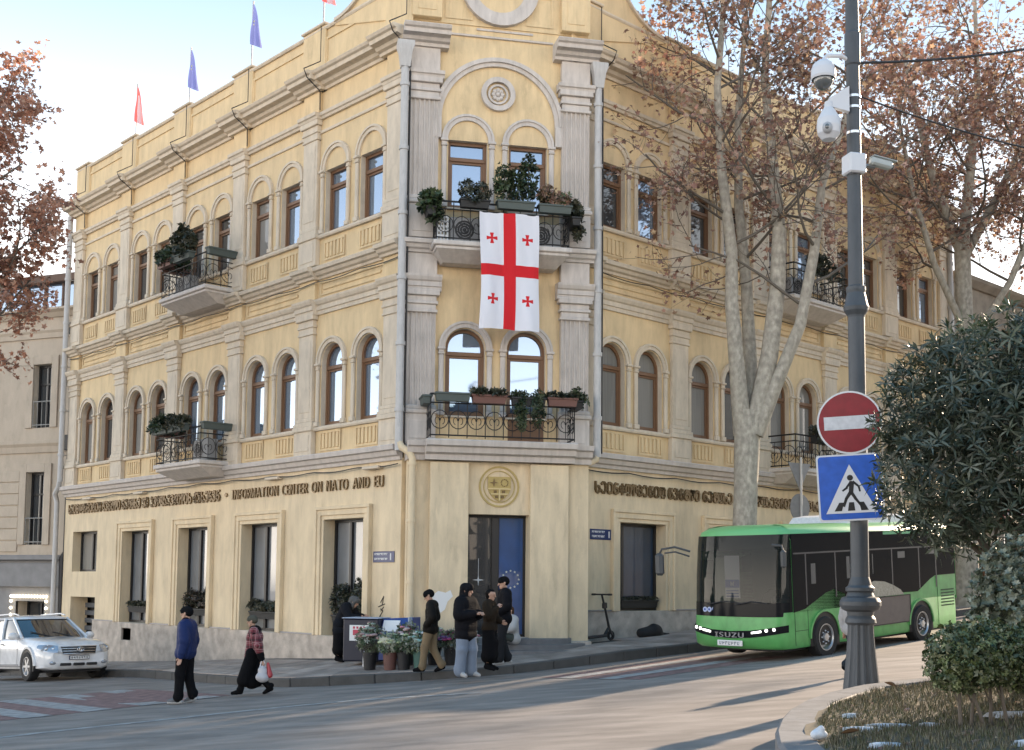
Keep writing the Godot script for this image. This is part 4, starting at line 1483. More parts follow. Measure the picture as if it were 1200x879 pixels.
func pavement() -> void:
	var pts := []
	for u in [34.0, 24.0, 16.0, 10.0, 6.5]:
		var p: Vector3 = cornerL + dL * u + nL * 3.0
		pts.append(Vector2(p.x, p.z))
	for q in [[-6.15, -27.0], [-5.45, -25.95], [-4.55, -25.15], [-3.6, -24.75], [-2.2, -24.6], [-0.8, -24.6], [0.4, -25.0], [1.3, -25.6]]:
		pts.append(Vector2(q[0], q[1]))
	for u in [1.8, 5.0, 10.0, 16.0, 26.0, 40.0]:
		var p: Vector3 = cornerR + dR * u + nR * 2.55
		pts.append(Vector2(p.x, p.z))
	var line: Array[Vector2] = [pts[0]]
	var t := 0.0
	while t < pts.size() - 1.001:
		t += 0.004
		var q := crv(pts, t)
		if q.distance_to(line[-1]) > 0.95:
			line.append(q)
	kerb_line = line
	var foot := PackedVector2Array()
	for p in [cornerL + dL * 36.0, cornerL + dL * 0.4, cornerL, cornerR, cornerR + dR * 0.4, cornerR + dR * 42.0]:
		foot.append(Vector2(p.x, p.z))
	# sheet between walls and kerb
	var g := Geo.new()
	var rows := []
	for q in line:
		var best := Vector2.ZERO
		var bd := 1e9
		for i in foot.size() - 1:
			var c := Geometry2D.get_closest_point_to_segment(q, foot[i], foot[i + 1])
			if c.distance_to(q) < bd:
				bd = c.distance_to(q)
				best = c
		best += (best - q).normalized() * 0.5
		var row: Array[Vector3] = []
		for k in 7:
			var s := q.lerp(best, k / 6.0)
			row.append(Vector3(s.x, walk_h(s.x, s.y) - 0.012, s.y))
		rows.append(row)
	for i in rows.size() - 1:
		for k in 6:
			var a: Vector3 = rows[i][k]
			var b: Vector3 = rows[i + 1][k]
			var d: Vector3 = rows[i + 1][k + 1]
			var e: Vector3 = rows[i][k + 1]
			g.tri(a, b, d, UP, UP, UP)
			g.tri(a, d, e, UP, UP, UP)
	var sheet := setting("pavement", g.mesh(M.bed))
	# kerb stones
	var st := Geo.new()
	st.box(Vector3(-0.5, -0.3, -0.16), Vector3(0.5, 0.0, 0.0), 0.02)
	var sm := st.mesh(M.kerb)
	for i in line.size() - 1:
		var a := line[i]
		var b := line[i + 1]
		if i < 12 or i > line.size() - 26:
			continue
		var A := Vector3(a.x, walk_h(a.x, a.y) + 0.012, a.y)
		var Bp := Vector3(b.x, walk_h(b.x, b.y) + 0.012, b.y)
		var xax := (Bp - A)
		var len := xax.length()
		xax /= len
		var zax := Vector3(-xax.z, 0, xax.x).normalized()
		if wall_dist(a.x + zax.x, a.y + zax.z) < wall_dist(a.x, a.y):
			zax = -zax
		var yax := zax.cross(xax).normalized()
		if yax.y < 0:
			yax = -yax
		var bs := Basis(xax * (len - 0.012), yax, zax)
		part(sheet, "kerb_stone", sm, Transform3D(bs, (A + Bp) * 0.5))
	# slabs in courses along the kerb, on the stretch where they can be told apart
	var sl := Geo.new()
	sl.box(Vector3(-0.5, -0.03, -0.5), Vector3(0.5, 0.0, 0.5), 0.012)
	var ms := [sl.mesh(M.slab), sl.mesh(M.slab2), sl.mesh(M.slab3)]
	var rng := RandomNumberGenerator.new()
	rng.seed = 4
	var n := 0
	var far := Geo.new()
	for i in line.size() - 1:
		var a := line[i]
		var b := line[i + 1]
		var tg := (b - a).normalized()
		var inn := Vector2(-tg.y, tg.x)
		if wall_dist(a.x + inn.x, a.y + inn.y) > wall_dist(a.x, a.y):
			inn = -inn
		var k := 0
		while k < 6:
			var w := 0.62
			var c0 := a + inn * (0.17 + w * k)
			var cm := (a + b) * 0.5 + inn * (0.17 + w * (k + 0.5))
			if wall_dist(cm.x, cm.y) < 0.35:
				break
			var p := Vector3(cm.x, walk_h(cm.x, cm.y) + 0.012 + rng.randf_range(-0.003, 0.003), cm.y)
			var e := 0.3
			var px := Vector3(cm.x + tg.x * e, walk_h(cm.x + tg.x * e, cm.y + tg.y * e) + 0.012, cm.y + tg.y * e) - Vector3(cm.x, walk_h(cm.x, cm.y) + 0.012, cm.y)
			var pz := Vector3(cm.x + inn.x * e, walk_h(cm.x + inn.x * e, cm.y + inn.y * e) + 0.012, cm.y + inn.y * e) - Vector3(cm.x, walk_h(cm.x, cm.y) + 0.012, cm.y)
			var bs := Basis(px.normalized() * (a.distance_to(b) - 0.008), px.cross(pz).normalized() * -1.0, pz.normalized() * (w - 0.008))
			if bs.y.y < 0:
				bs.y = -bs.y
			var near := i > 14 and i < line.size() - 30
			if near and n < 290:
				part(sheet, "paving_slab", ms[rng.randi() % 3], Transform3D(bs, p))
				n += 1
			else:
				far.xf = Transform3D(bs, p)
				far.box(Vector3(-0.5, -0.03, -0.5), Vector3(0.5, 0.0, 0.5))
			k += 1
	stuff(g_part(sheet, "far_paving", far, M.slab))

func strip(g: Geo, c: Vector2, along: Vector2, len: float, w: float, lift: float) -> void: # a painted bar that follows the road
	var side := Vector2(-along.y, along.x) * w * 0.5
	var m := maxi(2, int(len / 0.6))
	for i in m:
		var a := c + along * (len * (float(i) / m - 0.5))
		var b := c + along * (len * (float(i + 1) / m - 0.5))
		var q: Array[Vector3] = []
		for s in [a - side, b - side, b + side, a + side]:
			q.append(Vector3(s.x, road_h(s.x, s.y) + lift, s.y))
		g.tri(q[0], q[1], q[2], UP, UP, UP)
		g.tri(q[0], q[2], q[3], UP, UP, UP)

func crossings() -> void:
	# zebra across the left-hand street: white bars on a red ground, bars along the street
	var al := Vector2(-dL.x, -dL.z).normalized()
	var ac := Vector2(nL.x, nL.z).normalized()
	var o := Vector2(-6.75, -25.7)
	var red := Geo.new()
	strip(red, o + ac * 5.2, ac, 10.0, 4.2, 0.005)
	var z := setting("left_crossing", red.mesh(M.redpaint))
	for k in 9:
		var w := Geo.new()
		strip(w, o + ac * (0.75 + 1.1 * k), al, 4.3, 0.55, 0.010)
		part(z, "white_bar", w.mesh(M.whitepaint))
	# zebra across the right-hand street, seen almost edge on
	var ar := Vector2(dR.x, dR.z).normalized()
	var an := Vector2(nR.x, nR.z).normalized()
	var o2 := Vector2(2.2, -24.9)
	var red2 := Geo.new()
	strip(red2, o2 + an * 1.35, an, 2.5, 4.6, 0.005)
	var z2 := setting("right_crossing", red2.mesh(M.redpaint))
	for k in 2:
		var w := Geo.new()
		strip(w, o2 + an * (0.75 + 1.1 * k), ar, 4.7, 0.42, 0.010)
		part(z2, "white_bar", w.mesh(M.whitepaint))
	# worn centre line curving round the corner
	var pts := [Vector2(-10.5, -15.0), Vector2(-7.66, -18.36), Vector2(-5.51, -19.8), Vector2(-3.0, -20.9), Vector2(-0.5, -20.9)]
	var l := Geo.new()
	var prev := Vector2.ZERO
	for i in 25:
		var q := crv(pts, 4.0 * i / 24.0 * 0.999)
		if i > 0:
			strip(l, (q + prev) * 0.5, (q - prev).normalized(), q.distance_to(prev) + 0.02, 0.2, 0.005)
		prev = q
	setting("white_lane_line", l.mesh(M.whitepaint))

var ring_pts := [Vector2(4.0, -5.0), Vector2(2.75, -6.8), Vector2(2.2, -8.4), Vector2(2.2, -9.9), Vector2(2.5, -11.4), Vector2(3.08, -13.0), Vector2(3.92, -14.25), Vector2(4.75, -14.75), Vector2(5.7, -14.7), Vector2(7.0, -14.2), Vector2(9.0, -13.0), Vector2(11.5, -10.5), Vector2(12.0, -7.5), Vector2(9.5, -4.8), Vector2(6.5, -4.0), Vector2(4.0, -5.0), Vector2(2.75, -6.8)]

func ring_h(x: float, z: float) -> float:
	return road_h(x, z) + 0.36

func planter() -> void: # raised bed with a granite rim in the middle of the junction
	var line: Array[Vector2] = []
	var t := 0.0
	var inner := PackedVector2Array()
	var cen := Vector2(6.5, -10.0)
	while t < 14.99:
		var q := crv(ring_pts, t)
		if line.is_empty() or q.distance_to(line[-1]) > 0.8:
			line.append(q)
		t += 0.01
	var bed := Geo.new()
	var fans: Array[Vector2] = []
	for q in line:
		fans.append(q.lerp(cen, 0.06))
	for i in fans.size():
		var a := fans[i]
		var b := fans[(i + 1) % fans.size()]
		for k in 10:
			var s0 := k / 10.0
			var s1 := (k + 1) / 10.0
			var q: Array[Vector3] = []
			for p in [a.lerp(cen, s0), b.lerp(cen, s0), b.lerp(cen, s1), a.lerp(cen, s1)]:
				q.append(Vector3(p.x, bed_h(p), p.y))
			bed.tri(q[0], q[1], q[2], UP, UP, UP)
			bed.tri(q[0], q[2], q[3], UP, UP, UP)
	var soil := setting("turf_bed", bed.mesh(M.soil))
	var rim := thing("planter_rim", "low curved granite kerb round the raised turf bed at the lower right", "kerb")
	for i in line.size():
		var a := line[i]
		var b := line[(i + 1) % line.size()]
		var a2 := line[(i + line.size() - 1) % line.size()]
		var b2 := line[(i + 2) % line.size()]
		var ta := (b - a2).normalized()
		var tb := (b2 - a).normalized()
		var ia := Vector2(-ta.y, ta.x)
		var ib := Vector2(-tb.y, tb.x)
		if ia.dot(cen - a) < 0: ia = -ia
		if ib.dot(cen - b) < 0: ib = -ib
		var gap := (b - a).normalized() * 0.004
		var g := Geo.new()
		var w := 0.36
		var rows := []
		for e in [[a + gap, ia], [b - gap, ib]]:
			var q: Vector2 = e[0]
			var n2: Vector2 = e[1]
			var hh := ring_h(q.x, q.y)
			var row: Array[Vector3] = []
			for s in [[0.0, -0.5], [0.0, -0.03], [0.03, 0.0], [w - 0.03, 0.0], [w, -0.03], [w, -0.5]]:
				var p: Vector2 = q + n2 * s[0]
				row.append(Vector3(p.x, hh + s[1], p.y))
			rows.append(row)
		g.loft(rows, true, true, true, 0.9)
		g_part(rim, "kerb_stone", g, M.granite)

func bed_h(p: Vector2) -> float:
	return ring_h(p.x, p.y) - 0.025 + 0.02 * sin(p.x * 3.1) * sin(p.y * 2.7)

# ------------------------------------------------------------------ trees and shrubs
func leaf_mesh(m: Material) -> ArrayMesh: # a dry five-lobed leaf, slightly curled
	var g := Geo.new()
	var p: Array[Vector3] = []
	for i in 10:
		var a := PI / 2 + TAU * i / 10.0
		var r := (0.5 if i % 2 == 0 else 0.25) * (0.85 if i in [4, 6] else 1.0)
		p.append(Vector3(cos(a) * r, sin(a) * r, 0.16 * (1.0 if i % 2 == 0 else 0.2) * absf(cos(a)) + 0.05))
	for i in 10:
		var b := p[(i + 1) % 10]
		var nn := p[i].cross(b).normalized()
		if nn.z < 0: nn = -nn
		g.tri(Vector3.ZERO, p[i], b, nn, nn, nn)
	return g.mesh(m)

class Grow:
	var g := Geo.new()
	var leaves: Array[Transform3D] = []
	var cols := PackedColorArray()
	var rng := RandomNumberGenerator.new()
	var pal: Array[Color] = []
	var leaf_n := 9
	var leaf_size := 0.15
	var droop := 0.0

	func path(a: Vector3, dir: Vector3, len: float, bend: float, lift: float, seg := 5) -> PackedVector3Array:
		var p := PackedVector3Array([a])
		var d := dir.normalized()
		for i in seg:
			d = (d + Vector3(rng.randf_range(-1, 1), rng.randf_range(-1, 1) + lift, rng.randf_range(-1, 1)) * bend).normalized()
			p.append(p[-1] + d * len / seg)
		return p

	func along(p: PackedVector3Array, f: float) -> Vector3:
		var t := f * (p.size() - 1)
		var i := mini(int(t), p.size() - 2)
		return p[i].lerp(p[i + 1], t - i)

	func taper(r0: float, r1: float, m: int) -> PackedFloat32Array:
		var r := PackedFloat32Array()
		for i in m:
			r.append(lerpf(r0, r1, float(i) / (m - 1)))
		return r

	func leaf_at(c: Vector3, spread: float, n: int) -> void:
		for i in n:
			var o := Vector3(rng.randfn(), rng.randfn() - droop, rng.randfn()) * spread
			var b := Basis.from_euler(Vector3(rng.randf() * TAU, rng.randf() * TAU, rng.randf() * TAU))
			var s := leaf_size * rng.randf_range(0.5, 1.45)
			leaves.append(Transform3D(b.scaled(Vector3(s, s, s)), c + o))
			cols.append(pal[rng.randi() % pal.size()] * rng.randf_range(0.6, 1.3))

	func twig(a: Vector3, dir: Vector3, len: float, r: float, level: int) -> void:
		var p := path(a, dir, len, 0.22 if level > 0 else 0.3, 0.25, 5 if level > 0 else 4)
		g.tube(p, taper(r, r * 0.45, p.size()), 5 if level > 1 else (4 if level == 1 else 3), false)
		if level == 0:
			for f in [0.35, 0.6, 0.8, 1.0]:
				leaf_at(along(p, f), 0.12, maxi(1, int(leaf_n * 0.25 + rng.randf())))
			return
		var m := 5 if level == 1 else 6
		for i in m:
			var f := lerpf(0.25, 1.0, (i + rng.randf() * 0.8) / m)
			var q := along(p, minf(f, 1.0))
			var t := (along(p, minf(1.0, f + 0.1)) - along(p, maxf(0.0, f - 0.15))).normalized()
			var side := t.cross(Vector3(rng.randfn(), rng.randfn(), rng.randfn())).normalized()
			twig(q, t * rng.randf_range(0.4, 0.9) + side * 0.8, len * rng.randf_range(0.38, 0.6), r * 0.5 * lerpf(1.0, 0.7, f), level - 1)

const RUSSET: Array[Color] = [Color(0.36, 0.225, 0.18), Color(0.42, 0.28, 0.22), Color(0.29, 0.175, 0.145), Color(0.48, 0.36, 0.27), Color(0.40, 0.29, 0.25), Color(0.24, 0.15, 0.125), Color(0.54, 0.42, 0.28)]
const TAN: Array[Color] = [Color(0.60, 0.37, 0.27), Color(0.52, 0.30, 0.22), Color(0.64, 0.45, 0.35), Color(0.40, 0.24, 0.18), Color(0.48, 0.34, 0.28)]

func plane_tree(label: String, at: Vector3, trunk: PackedVector3Array, tr: PackedFloat32Array, stems: Array, seed_: int, pal: Array[Color], leaf_n: int, reach: float, group := "") -> void:
	var t := thing("plane_tree", label, "tree", Transform3D(Basis(), at), group)
	var g := Geo.new()
	g.tube(trunk, tr, 14)
	g_part(t, "trunk", g, M.bark)
	var lm: Mesh = K.leaf_pale if pal == TAN else K.leaf
	var all: Array[Transform3D] = []
	var cols := PackedColorArray()
	var twigs := Geo.new()
	for si in stems.size():
		var s = stems[si]
		var p: PackedVector3Array = s[0]
		var r: PackedFloat32Array = s[1]
		var sg := Geo.new()
		sg.tube(p, r, 9)
		g_part(t, "stem", sg, M.bark)
		var gr := Grow.new()
		gr.rng.seed = seed_ * 31 + si
		gr.pal = pal
		gr.leaf_n = leaf_n
		gr.droop = 0.5
		var m: int = s[2]
		var lo: float = s[3]
		for i in m:
			var f := lerpf(lo, 1.0, (i + gr.rng.randf() * 0.7) / m)
			var q := gr.along(p, f)
			var a := TAU * (i * 0.382 + gr.rng.randf() * 0.12) + si
			var up := lerpf(0.25, 0.9, f)
			var ln := reach * gr.rng.randf_range(0.7, 1.15) * lerpf(1.0, 0.62, f)
			gr.twig(q, Vector3(cos(a), up, sin(a)), ln, lerpf(0.055, 0.03, f), 2)
		for i in gr.g.v.size():
			twigs.v.append(gr.g.v[i]); twigs.n.append(gr.g.n[i]); twigs.c.append(gr.g.c[i]); twigs.uv.append(gr.g.uv[i])
		all.append_array(gr.leaves)
		cols.append_array(gr.cols)
	stuff(g_part(t, "twigs", twigs, M.darkbark))
	scatter(t, "crown", lm, all, cols)

func pv(list: Array) -> PackedVector3Array:
	var p := PackedVector3Array()
	for q in list:
		p.append(Vector3(q[0], q[1], q[2]))
	return p

func fr(list: Array) -> PackedFloat32Array:
	return PackedFloat32Array(list)

func trees() -> void:
	K.leaf = leaf_mesh(M.leaf)
	K.leaf_pale = leaf_mesh(M.leaf_pale)
	# the tall many-stemmed plane on the right pavement, behind the bus
	var b := Vector3(5.74, walk_h(5.74, -29.5), -29.5)
	var h := -b.y
	plane_tree("pale-barked many-stemmed plane tree behind the front of the green bus", b,
		pv([[0, -0.3, 0], [0, 0.4, 0], [-0.05, 2.0, 0], [0.0, 3.5, 0.02], [0.05, 4.9, 0], [0.1, 5.5, 0]]), fr([0.46, 0.36, 0.30, 0.29, 0.32, 0.30]),
		[[pv([[-0.05, 4.9, 0], [-0.2, 6.5, 0.1], [-0.35, 8.2, 0.2], [-0.32, 9.5, 0.1], [-0.6, 11.5, 0.3], [-0.75, 13.5, 0.6], [-0.6, 15.5, 0.7], [-0.9, 17.2, 0.6]]), fr([0.24, 0.2, 0.17, 0.15, 0.12, 0.09, 0.07, 0.04]), 11, 0.42],
		[pv([[0.12, 5.0, -0.1], [0.22, 6.8, -0.4], [0.2, 8.8, -0.7], [0.05, 11.0, -0.9], [0.1, 13.5, -1.2], [0.4, 16.5, -1.5]]), fr([0.2, 0.18, 0.15, 0.12, 0.09, 0.05]), 9, 0.45],
		[pv([[0.2, 5.0, 0.05], [0.6, 6.9, 0.1], [0.8, 8.6, 0.15], [0.84, 10.0, 0.2], [0.7, 12.0, 0.1], [0.55, 14.0, 0.0], [0.7, 16.2, 0.0], [0.6, 17.8, 0.2]]), fr([0.25, 0.22, 0.2, 0.17, 0.13, 0.1, 0.07, 0.04]), 11, 0.45],
		[pv([[0.25, 4.9, 0.1], [0.75, 6.2, 0.2], [1.3, 7.6, 0.35], [1.65, 9.4, 0.4], [1.9, 11.2, 0.3], [2.6, 13.2, 0.4], [3.0, 15.2, 0.3]]), fr([0.2, 0.17, 0.145, 0.125, 0.1, 0.07, 0.04]), 10, 0.35]],
		11, RUSSET, 8, 4.0, "plane trees along the right-hand street")
	# further planes along the same kerb
	for q in [[15.0, 0.0, 21, 12, "tall forked plane tree behind the dark oleander at right"], [27.0, 0.6, 22, 11, "farthest plane tree down the right-hand street"]]:
		var p: Vector3 = cornerR + dR * q[0] + nR * 2.0
		p.y = walk_h(p.x, p.z)
		plane_tree(q[4], p,
			pv([[0, -0.3, 0], [0, 0.5, 0], [0.05, 4.0, 0], [0.1, 8.0, 0.1], [0.05, 11.2, 0.1]]), fr([0.5, 0.38, 0.3, 0.26, 0.25]),
			[[pv([[0.05, 11.0, 0.1], [-0.9, 13.5, 0.3], [-1.5, 16.0, 0.4], [-1.9, 18.5, 0.2]]), fr([0.17, 0.13, 0.09, 0.05]), 11, 0.1],
			[pv([[0.05, 11.1, 0.1], [0.3, 13.5, 0.2], [0.7, 16.5, 0.0], [0.6, 19.5, 0.2]]), fr([0.2, 0.15, 0.1, 0.05]), 11, 0.1],
			[pv([[0.1, 11.0, 0.1], [1.3, 13.0, -0.2], [2.4, 15.2, -0.3], [3.2, 17.5, -0.2]]), fr([0.16, 0.13, 0.09, 0.05]), 11, 0.1],
			[pv([[0.1, 8.0, 0.1], [1.2, 10.0, 0.9], [2.1, 12.4, 1.3], [2.7, 14.5, 1.5]]), fr([0.12, 0.1, 0.08, 0.05]), 9, 0.3],
			[pv([[0.1, 8.6, 0.1], [-1.1, 10.6, 0.8], [-1.9, 12.6, 1.4], [-2.4, 15.0, 1.6]]), fr([0.12, 0.1, 0.08, 0.05]), 9, 0.3]],
			q[2], RUSSET, q[3], 3.9, "plane trees along the right-hand street")
	# the tree on the left, rooted just outside the picture
	var lp := Vector3(-15.1, road_h(-15.1, -27.2), -27.2)
	plane_tree("russet plane tree whose crown reaches in at the left edge", lp,
		pv([[0, -0.3, 0], [0, 0.5, 0], [0.1, 3.0, 0], [0.3, 5.6, 0]]), fr([0.5, 0.36, 0.3, 0.3]),
		[[pv([[0.3, 5.4, 0], [1.0, 7.8, 0.1], [1.6, 10.0, 0.2], [1.9, 12.2, 0.1], [1.9, 14.2, 0.0]]), fr([0.2, 0.15, 0.11, 0.08, 0.04]), 13, 0.3],
		[pv([[0.3, 5.5, 0], [0.6, 8.0, -0.6], [0.3, 10.5, -0.9], [0.6, 13.2, -1.1]]), fr([0.2, 0.15, 0.1, 0.05]), 12, 0.3],
		[pv([[0.3, 5.4, 0], [1.5, 7.0, -0.7], [2.5, 8.9, -1.3], [3.0, 10.8, -1.5]]), fr([0.12, 0.09, 0.06, 0.035]), 10, 0.35],
		[pv([[0.2, 5.4, 0], [-0.6, 8.0, 0.6], [-1.4, 10.8, 0.8]]), fr([0.16, 0.12, 0.06]), 8, 0.3]],
		41, TAN, 19, 3.1)

# ---- evergreen shrubs
func lance_cluster(n: int, len: float, w: float, seed_: int) -> ArrayMesh: # a whorl of narrow leaves
	var g := Geo.new()
	var rng := RandomNumberGenerator.new()
	rng.seed = seed_
	for i in n:
		var a := TAU * i / n + rng.randf_range(-0.3, 0.3)
		var e := rng.randf_range(-0.2, 1.1)
		var d := Vector3(cos(a) * cos(e), sin(e), sin(a) * cos(e))
		var s := d.cross(UP).normalized() * w
		if s.length() < 0.001:
			s = Vector3(w, 0, 0)
		var l := len * rng.randf_range(0.7, 1.15)
		var m := d * l * 0.5 + UP * 0.01
		var tip := d * l - UP * l * 0.18
		var nn := s.cross(d).normalized()
		if nn.y < 0: nn = -nn
		var k := rng.randf_range(0.8, 1.25)
		g.col = Color(k, k, k)
		g.tri(Vector3.ZERO, m + s, m, nn, nn, nn)
		g.tri(Vector3.ZERO, m, m - s, nn, nn, nn)
		g.tri(m + s, tip, m, nn, nn, nn)
		g.tri(m, tip, m - s, nn, nn, nn)
	return g.mesh(M.green)

func blob_leaves(blobs: Array, n: int, rng: RandomNumberGenerator, pal: Array[Color], smin: float, smax: float, out: Array[Transform3D], cols: PackedColorArray, shell := 0.55) -> PackedColorArray:
	# leaf clusters through the volume of several ellipsoids [centre, radii], denser outside
	var tot := 0.0
	for b in blobs:
		tot += b[1].x * b[1].y * b[1].z
	for b in blobs:
		var m := int(n * b[1].x * b[1].y * b[1].z / tot)
		var tone := rng.randf_range(0.8, 1.2)
		for i in m:
			var d := Vector3(rng.randfn(), rng.randfn(), rng.randfn()).normalized()
			var r := pow(rng.randf(), 1.0 / 3.0)
			r = lerpf(r, 1.0, shell * rng.randf()) * rng.randf_range(0.9, 1.1)
			var p: Vector3 = b[0] + d * b[1] * r
			var bs := Basis.from_euler(Vector3(rng.randf_range(-0.9, 0.9), rng.randf() * TAU, rng.randf_range(-0.9, 0.9)))
			# lean outwards
			var out_dir: Vector3 = (d / b[1]).normalized()
			bs = Basis(Quaternion(UP, (UP * 0.5 + out_dir).normalized())) * bs
			var s := rng.randf_range(smin, smax)
			out.append(Transform3D(bs.scaled(Vector3(s, s, s)), p))
			cols.append(pal[rng.randi() % pal.size()] * (tone * rng.randf_range(0.75, 1.25)))
	return cols

func shrubs() -> void:
	var rng := RandomNumberGenerator.new()
	rng.seed = 77
	# big oleander
	var ob := Vector3(6.38, 0, -13.2)
	ob.y = bed_h(Vector2(ob.x, ob.z))
	var t := thing("oleander_bush", "tall dark green oleander with long narrow leaves above the round shrub at right", "shrub", Transform3D(Basis(), ob))
	var stems := [[-0.3, -1.9, 0.4], [-0.1, -1.1, 0.9], [0.1, 0.2, 0.7], [0.2, 1.2, 0.1], [0.0, 1.9, -0.3], [-0.2, -0.6, -0.6], [0.3, 0.8, 1.0], [-0.1, -2.2, -0.2]]
	for s in stems:
		var g := Geo.new()
		var p := pv([[s[0], -0.1, 0], [s[0] + s[1] * 0.25, 0.8, s[2] * 0.2], [s[0] + s[1] * 0.45, 1.3, s[2] * 0.6], [s[0] + s[1] * 0.75, 1.9, s[2]], [s[0] + s[1] * 0.8, 2.5, s[2] * 1.0]])
		g.tube(p, fr([0.05, 0.042, 0.035, 0.028, 0.015]), 6)
		g.rod(p[2], p[2] + Vector3(s[2] * 0.7, 0.9, -s[1] * 0.4), 0.018, 5)
		g.rod(p[2], p[2] + Vector3(-s[2] * 0.6, 0.8, s[1] * 0.4), 0.018, 5)
		g_part(t, "stem", g, M.darkbark)
	var out: Array[Transform3D] = []
	var cols := PackedColorArray()
	var dark: Array[Color] = [Color(0.045, 0.06, 0.04), Color(0.065, 0.082, 0.056), Color(0.034, 0.047, 0.032), Color(0.09, 0.11, 0.08), Color(0.12, 0.14, 0.11)]
	var blobs := [[Vector3(-1.75, 2.2, 0.3), Vector3(0.75, 0.75, 0.8)], [Vector3(-1.6, 2.9, 0.2), Vector3(0.85, 0.75, 0.8)], [Vector3(-0.9, 3.35, 0.1), Vector3(0.95, 0.7, 0.8)], [Vector3(-0.7, 2.5, 0.5), Vector3(1.0, 0.9, 0.9)], [Vector3(0.1, 3.7, 0.0), Vector3(1.0, 0.7, 0.9)], [Vector3(0.3, 2.8, 0.5), Vector3(1.1, 1.0, 1.0)], [Vector3(1.2, 3.3, 0.2), Vector3(1.1, 1.0, 1.0)], [Vector3(1.1, 4.0, 0.0), Vector3(1.0, 0.7, 0.9)], [Vector3(2.0, 2.9, 0.2), Vector3(1.0, 1.2, 1.0)], [Vector3(-1.2, 1.75, 0.3), Vector3(0.9, 0.45, 0.7)], [Vector3(1.0, 2.1, 0.5), Vector3(1.2, 0.6, 0.9)], [Vector3(-0.1, 1.9, 0.4), Vector3(0.9, 0.5, 0.8)]]
	cols = blob_leaves(blobs, 7000, rng, dark, 0.75, 1.2, out, cols)
	scatter(t, "foliage", lance_cluster(9, 0.17, 0.0135, 3), out, cols)
	# round grey-green shrub
	var sb := Vector3(5.35, 0, -11.9)
	sb.y = bed_h(Vector2(sb.x, sb.z))
	var t2 := thing("round_shrub", "round greyish green shrub behind the clipped hedge", "shrub", Transform3D(Basis(), sb))
	var sg := Geo.new()
	for k in 5:
		sg.rod(Vector3(0.1 * cos(k * 1.3), -0.1, 0.1 * sin(k * 1.3)), Vector3(0.4 * cos(k * 1.3), 0.9, 0.4 * sin(k * 1.3)), 0.02, 5)
	g_part(t2, "stems", sg, M.darkbark)
	out = []
	cols = PackedColorArray()
	var sage: Array[Color] = [Color(0.14, 0.16, 0.12), Color(0.19, 0.215, 0.165), Color(0.1, 0.115, 0.08), Color(0.25, 0.27, 0.22)]
	cols = blob_leaves([[Vector3(0.1, 1.05, 0), Vector3(0.85, 0.62, 0.7)], [Vector3(-0.35, 0.8, 0.2), Vector3(0.55, 0.5, 0.5)], [Vector3(0.6, 0.8, 0.2), Vector3(0.55, 0.5, 0.5)]], 3600, rng, sage, 0.8, 1.2, out, cols, 0.8)
	scatter(t2, "foliage", lance_cluster(6, 0.062, 0.015, 5), out, cols)
	# clipped hedge in front, on a tangle of thin stems
	var hb := Vector3(3.75, 0, -10.35)
	hb.y = bed_h(Vector2(hb.x, hb.z))
	var hd := Vector3(0.93, 0, -0.36)
	var t3 := thing("hedge", "clipped dark green hedge on bare stems at the lower right corner", "hedge", Transform3D(Basis(), hb))
	for k in 16:
		var g := Geo.new()
		var f := 0.08 + 0.14 * k
		var p0 := hd * f + Vector3(rng.randf_range(-0.08, 0.08), -0.05, rng.randf_range(-0.18, 0.18))
		var lean := rng.randf_range(-0.25, 0.2)
		g.tube(PackedVector3Array([p0, p0 + hd * lean * 0.4 + UP * 0.25, p0 + hd * lean + UP * 0.55 + Vector3(0, 0, rng.randf_range(-0.1, 0.1)), p0 + hd * lean * 1.2 + UP * 0.8]), fr([0.02, 0.016, 0.012, 0.006]), 5)
		g.rod(p0 + hd * lean * 0.4 + UP * 0.25, p0 + hd * (lean * 0.4 - 0.15) + UP * 0.55, 0.008, 4)
		g_part(t3, "stem", g, M.darkbark)
	out = []
	cols = PackedColorArray()
	var box: Array[Color] = [Color(0.085, 0.115, 0.045), Color(0.13, 0.16, 0.06), Color(0.06, 0.08, 0.032), Color(0.19, 0.22, 0.10), Color(0.10, 0.12, 0.06), Color(0.24, 0.25, 0.15)]
	var hblobs := []
	for k in 9:
		hblobs.append([hd * (0.12 + 0.26 * k) + UP * (0.66 + 0.04 * sin(k * 2.1)) + Vector3(0, 0, 0.05 * cos(k * 1.7)), Vector3(0.3, 0.24, 0.40)])
		hblobs.append([hd * (0.08 + 0.27 * k) + UP * (0.5 + 0.05 * sin(k * 1.3)), Vector3(0.26, 0.18, 0.36)])
	cols = blob_leaves(hblobs, 9500, rng, box, 0.75, 1.25, out, cols, 0.85)
	scatter(t3, "foliage", lance_cluster(6, 0.038, 0.0115, 9), out, cols)
	# dry grass and leaf litter on the bed
	var gb := Geo.new()
	for k in 5:
		var a := TAU * k / 5.0
		var d := Vector3(cos(a), 0, sin(a))
		var tip := d * 0.03 + UP * 0.06
		var s := Vector3(-d.z, 0, d.x) * 0.004
		gb.tri(d * 0.004 - s, d * 0.004 + s, tip, Vector3(d.x, 0.6, d.z).normalized(), Vector3(d.x, 0.6, d.z).normalized(), UP)
	var tuft := gb.mesh(M.blade)
	out = []
	cols = PackedColorArray()
	var gp: Array[Color] = [Color(0.24, 0.20, 0.12), Color(0.30, 0.26, 0.16), Color(0.14, 0.15, 0.07), Color(0.20, 0.19, 0.09), Color(0.34, 0.29, 0.2)]
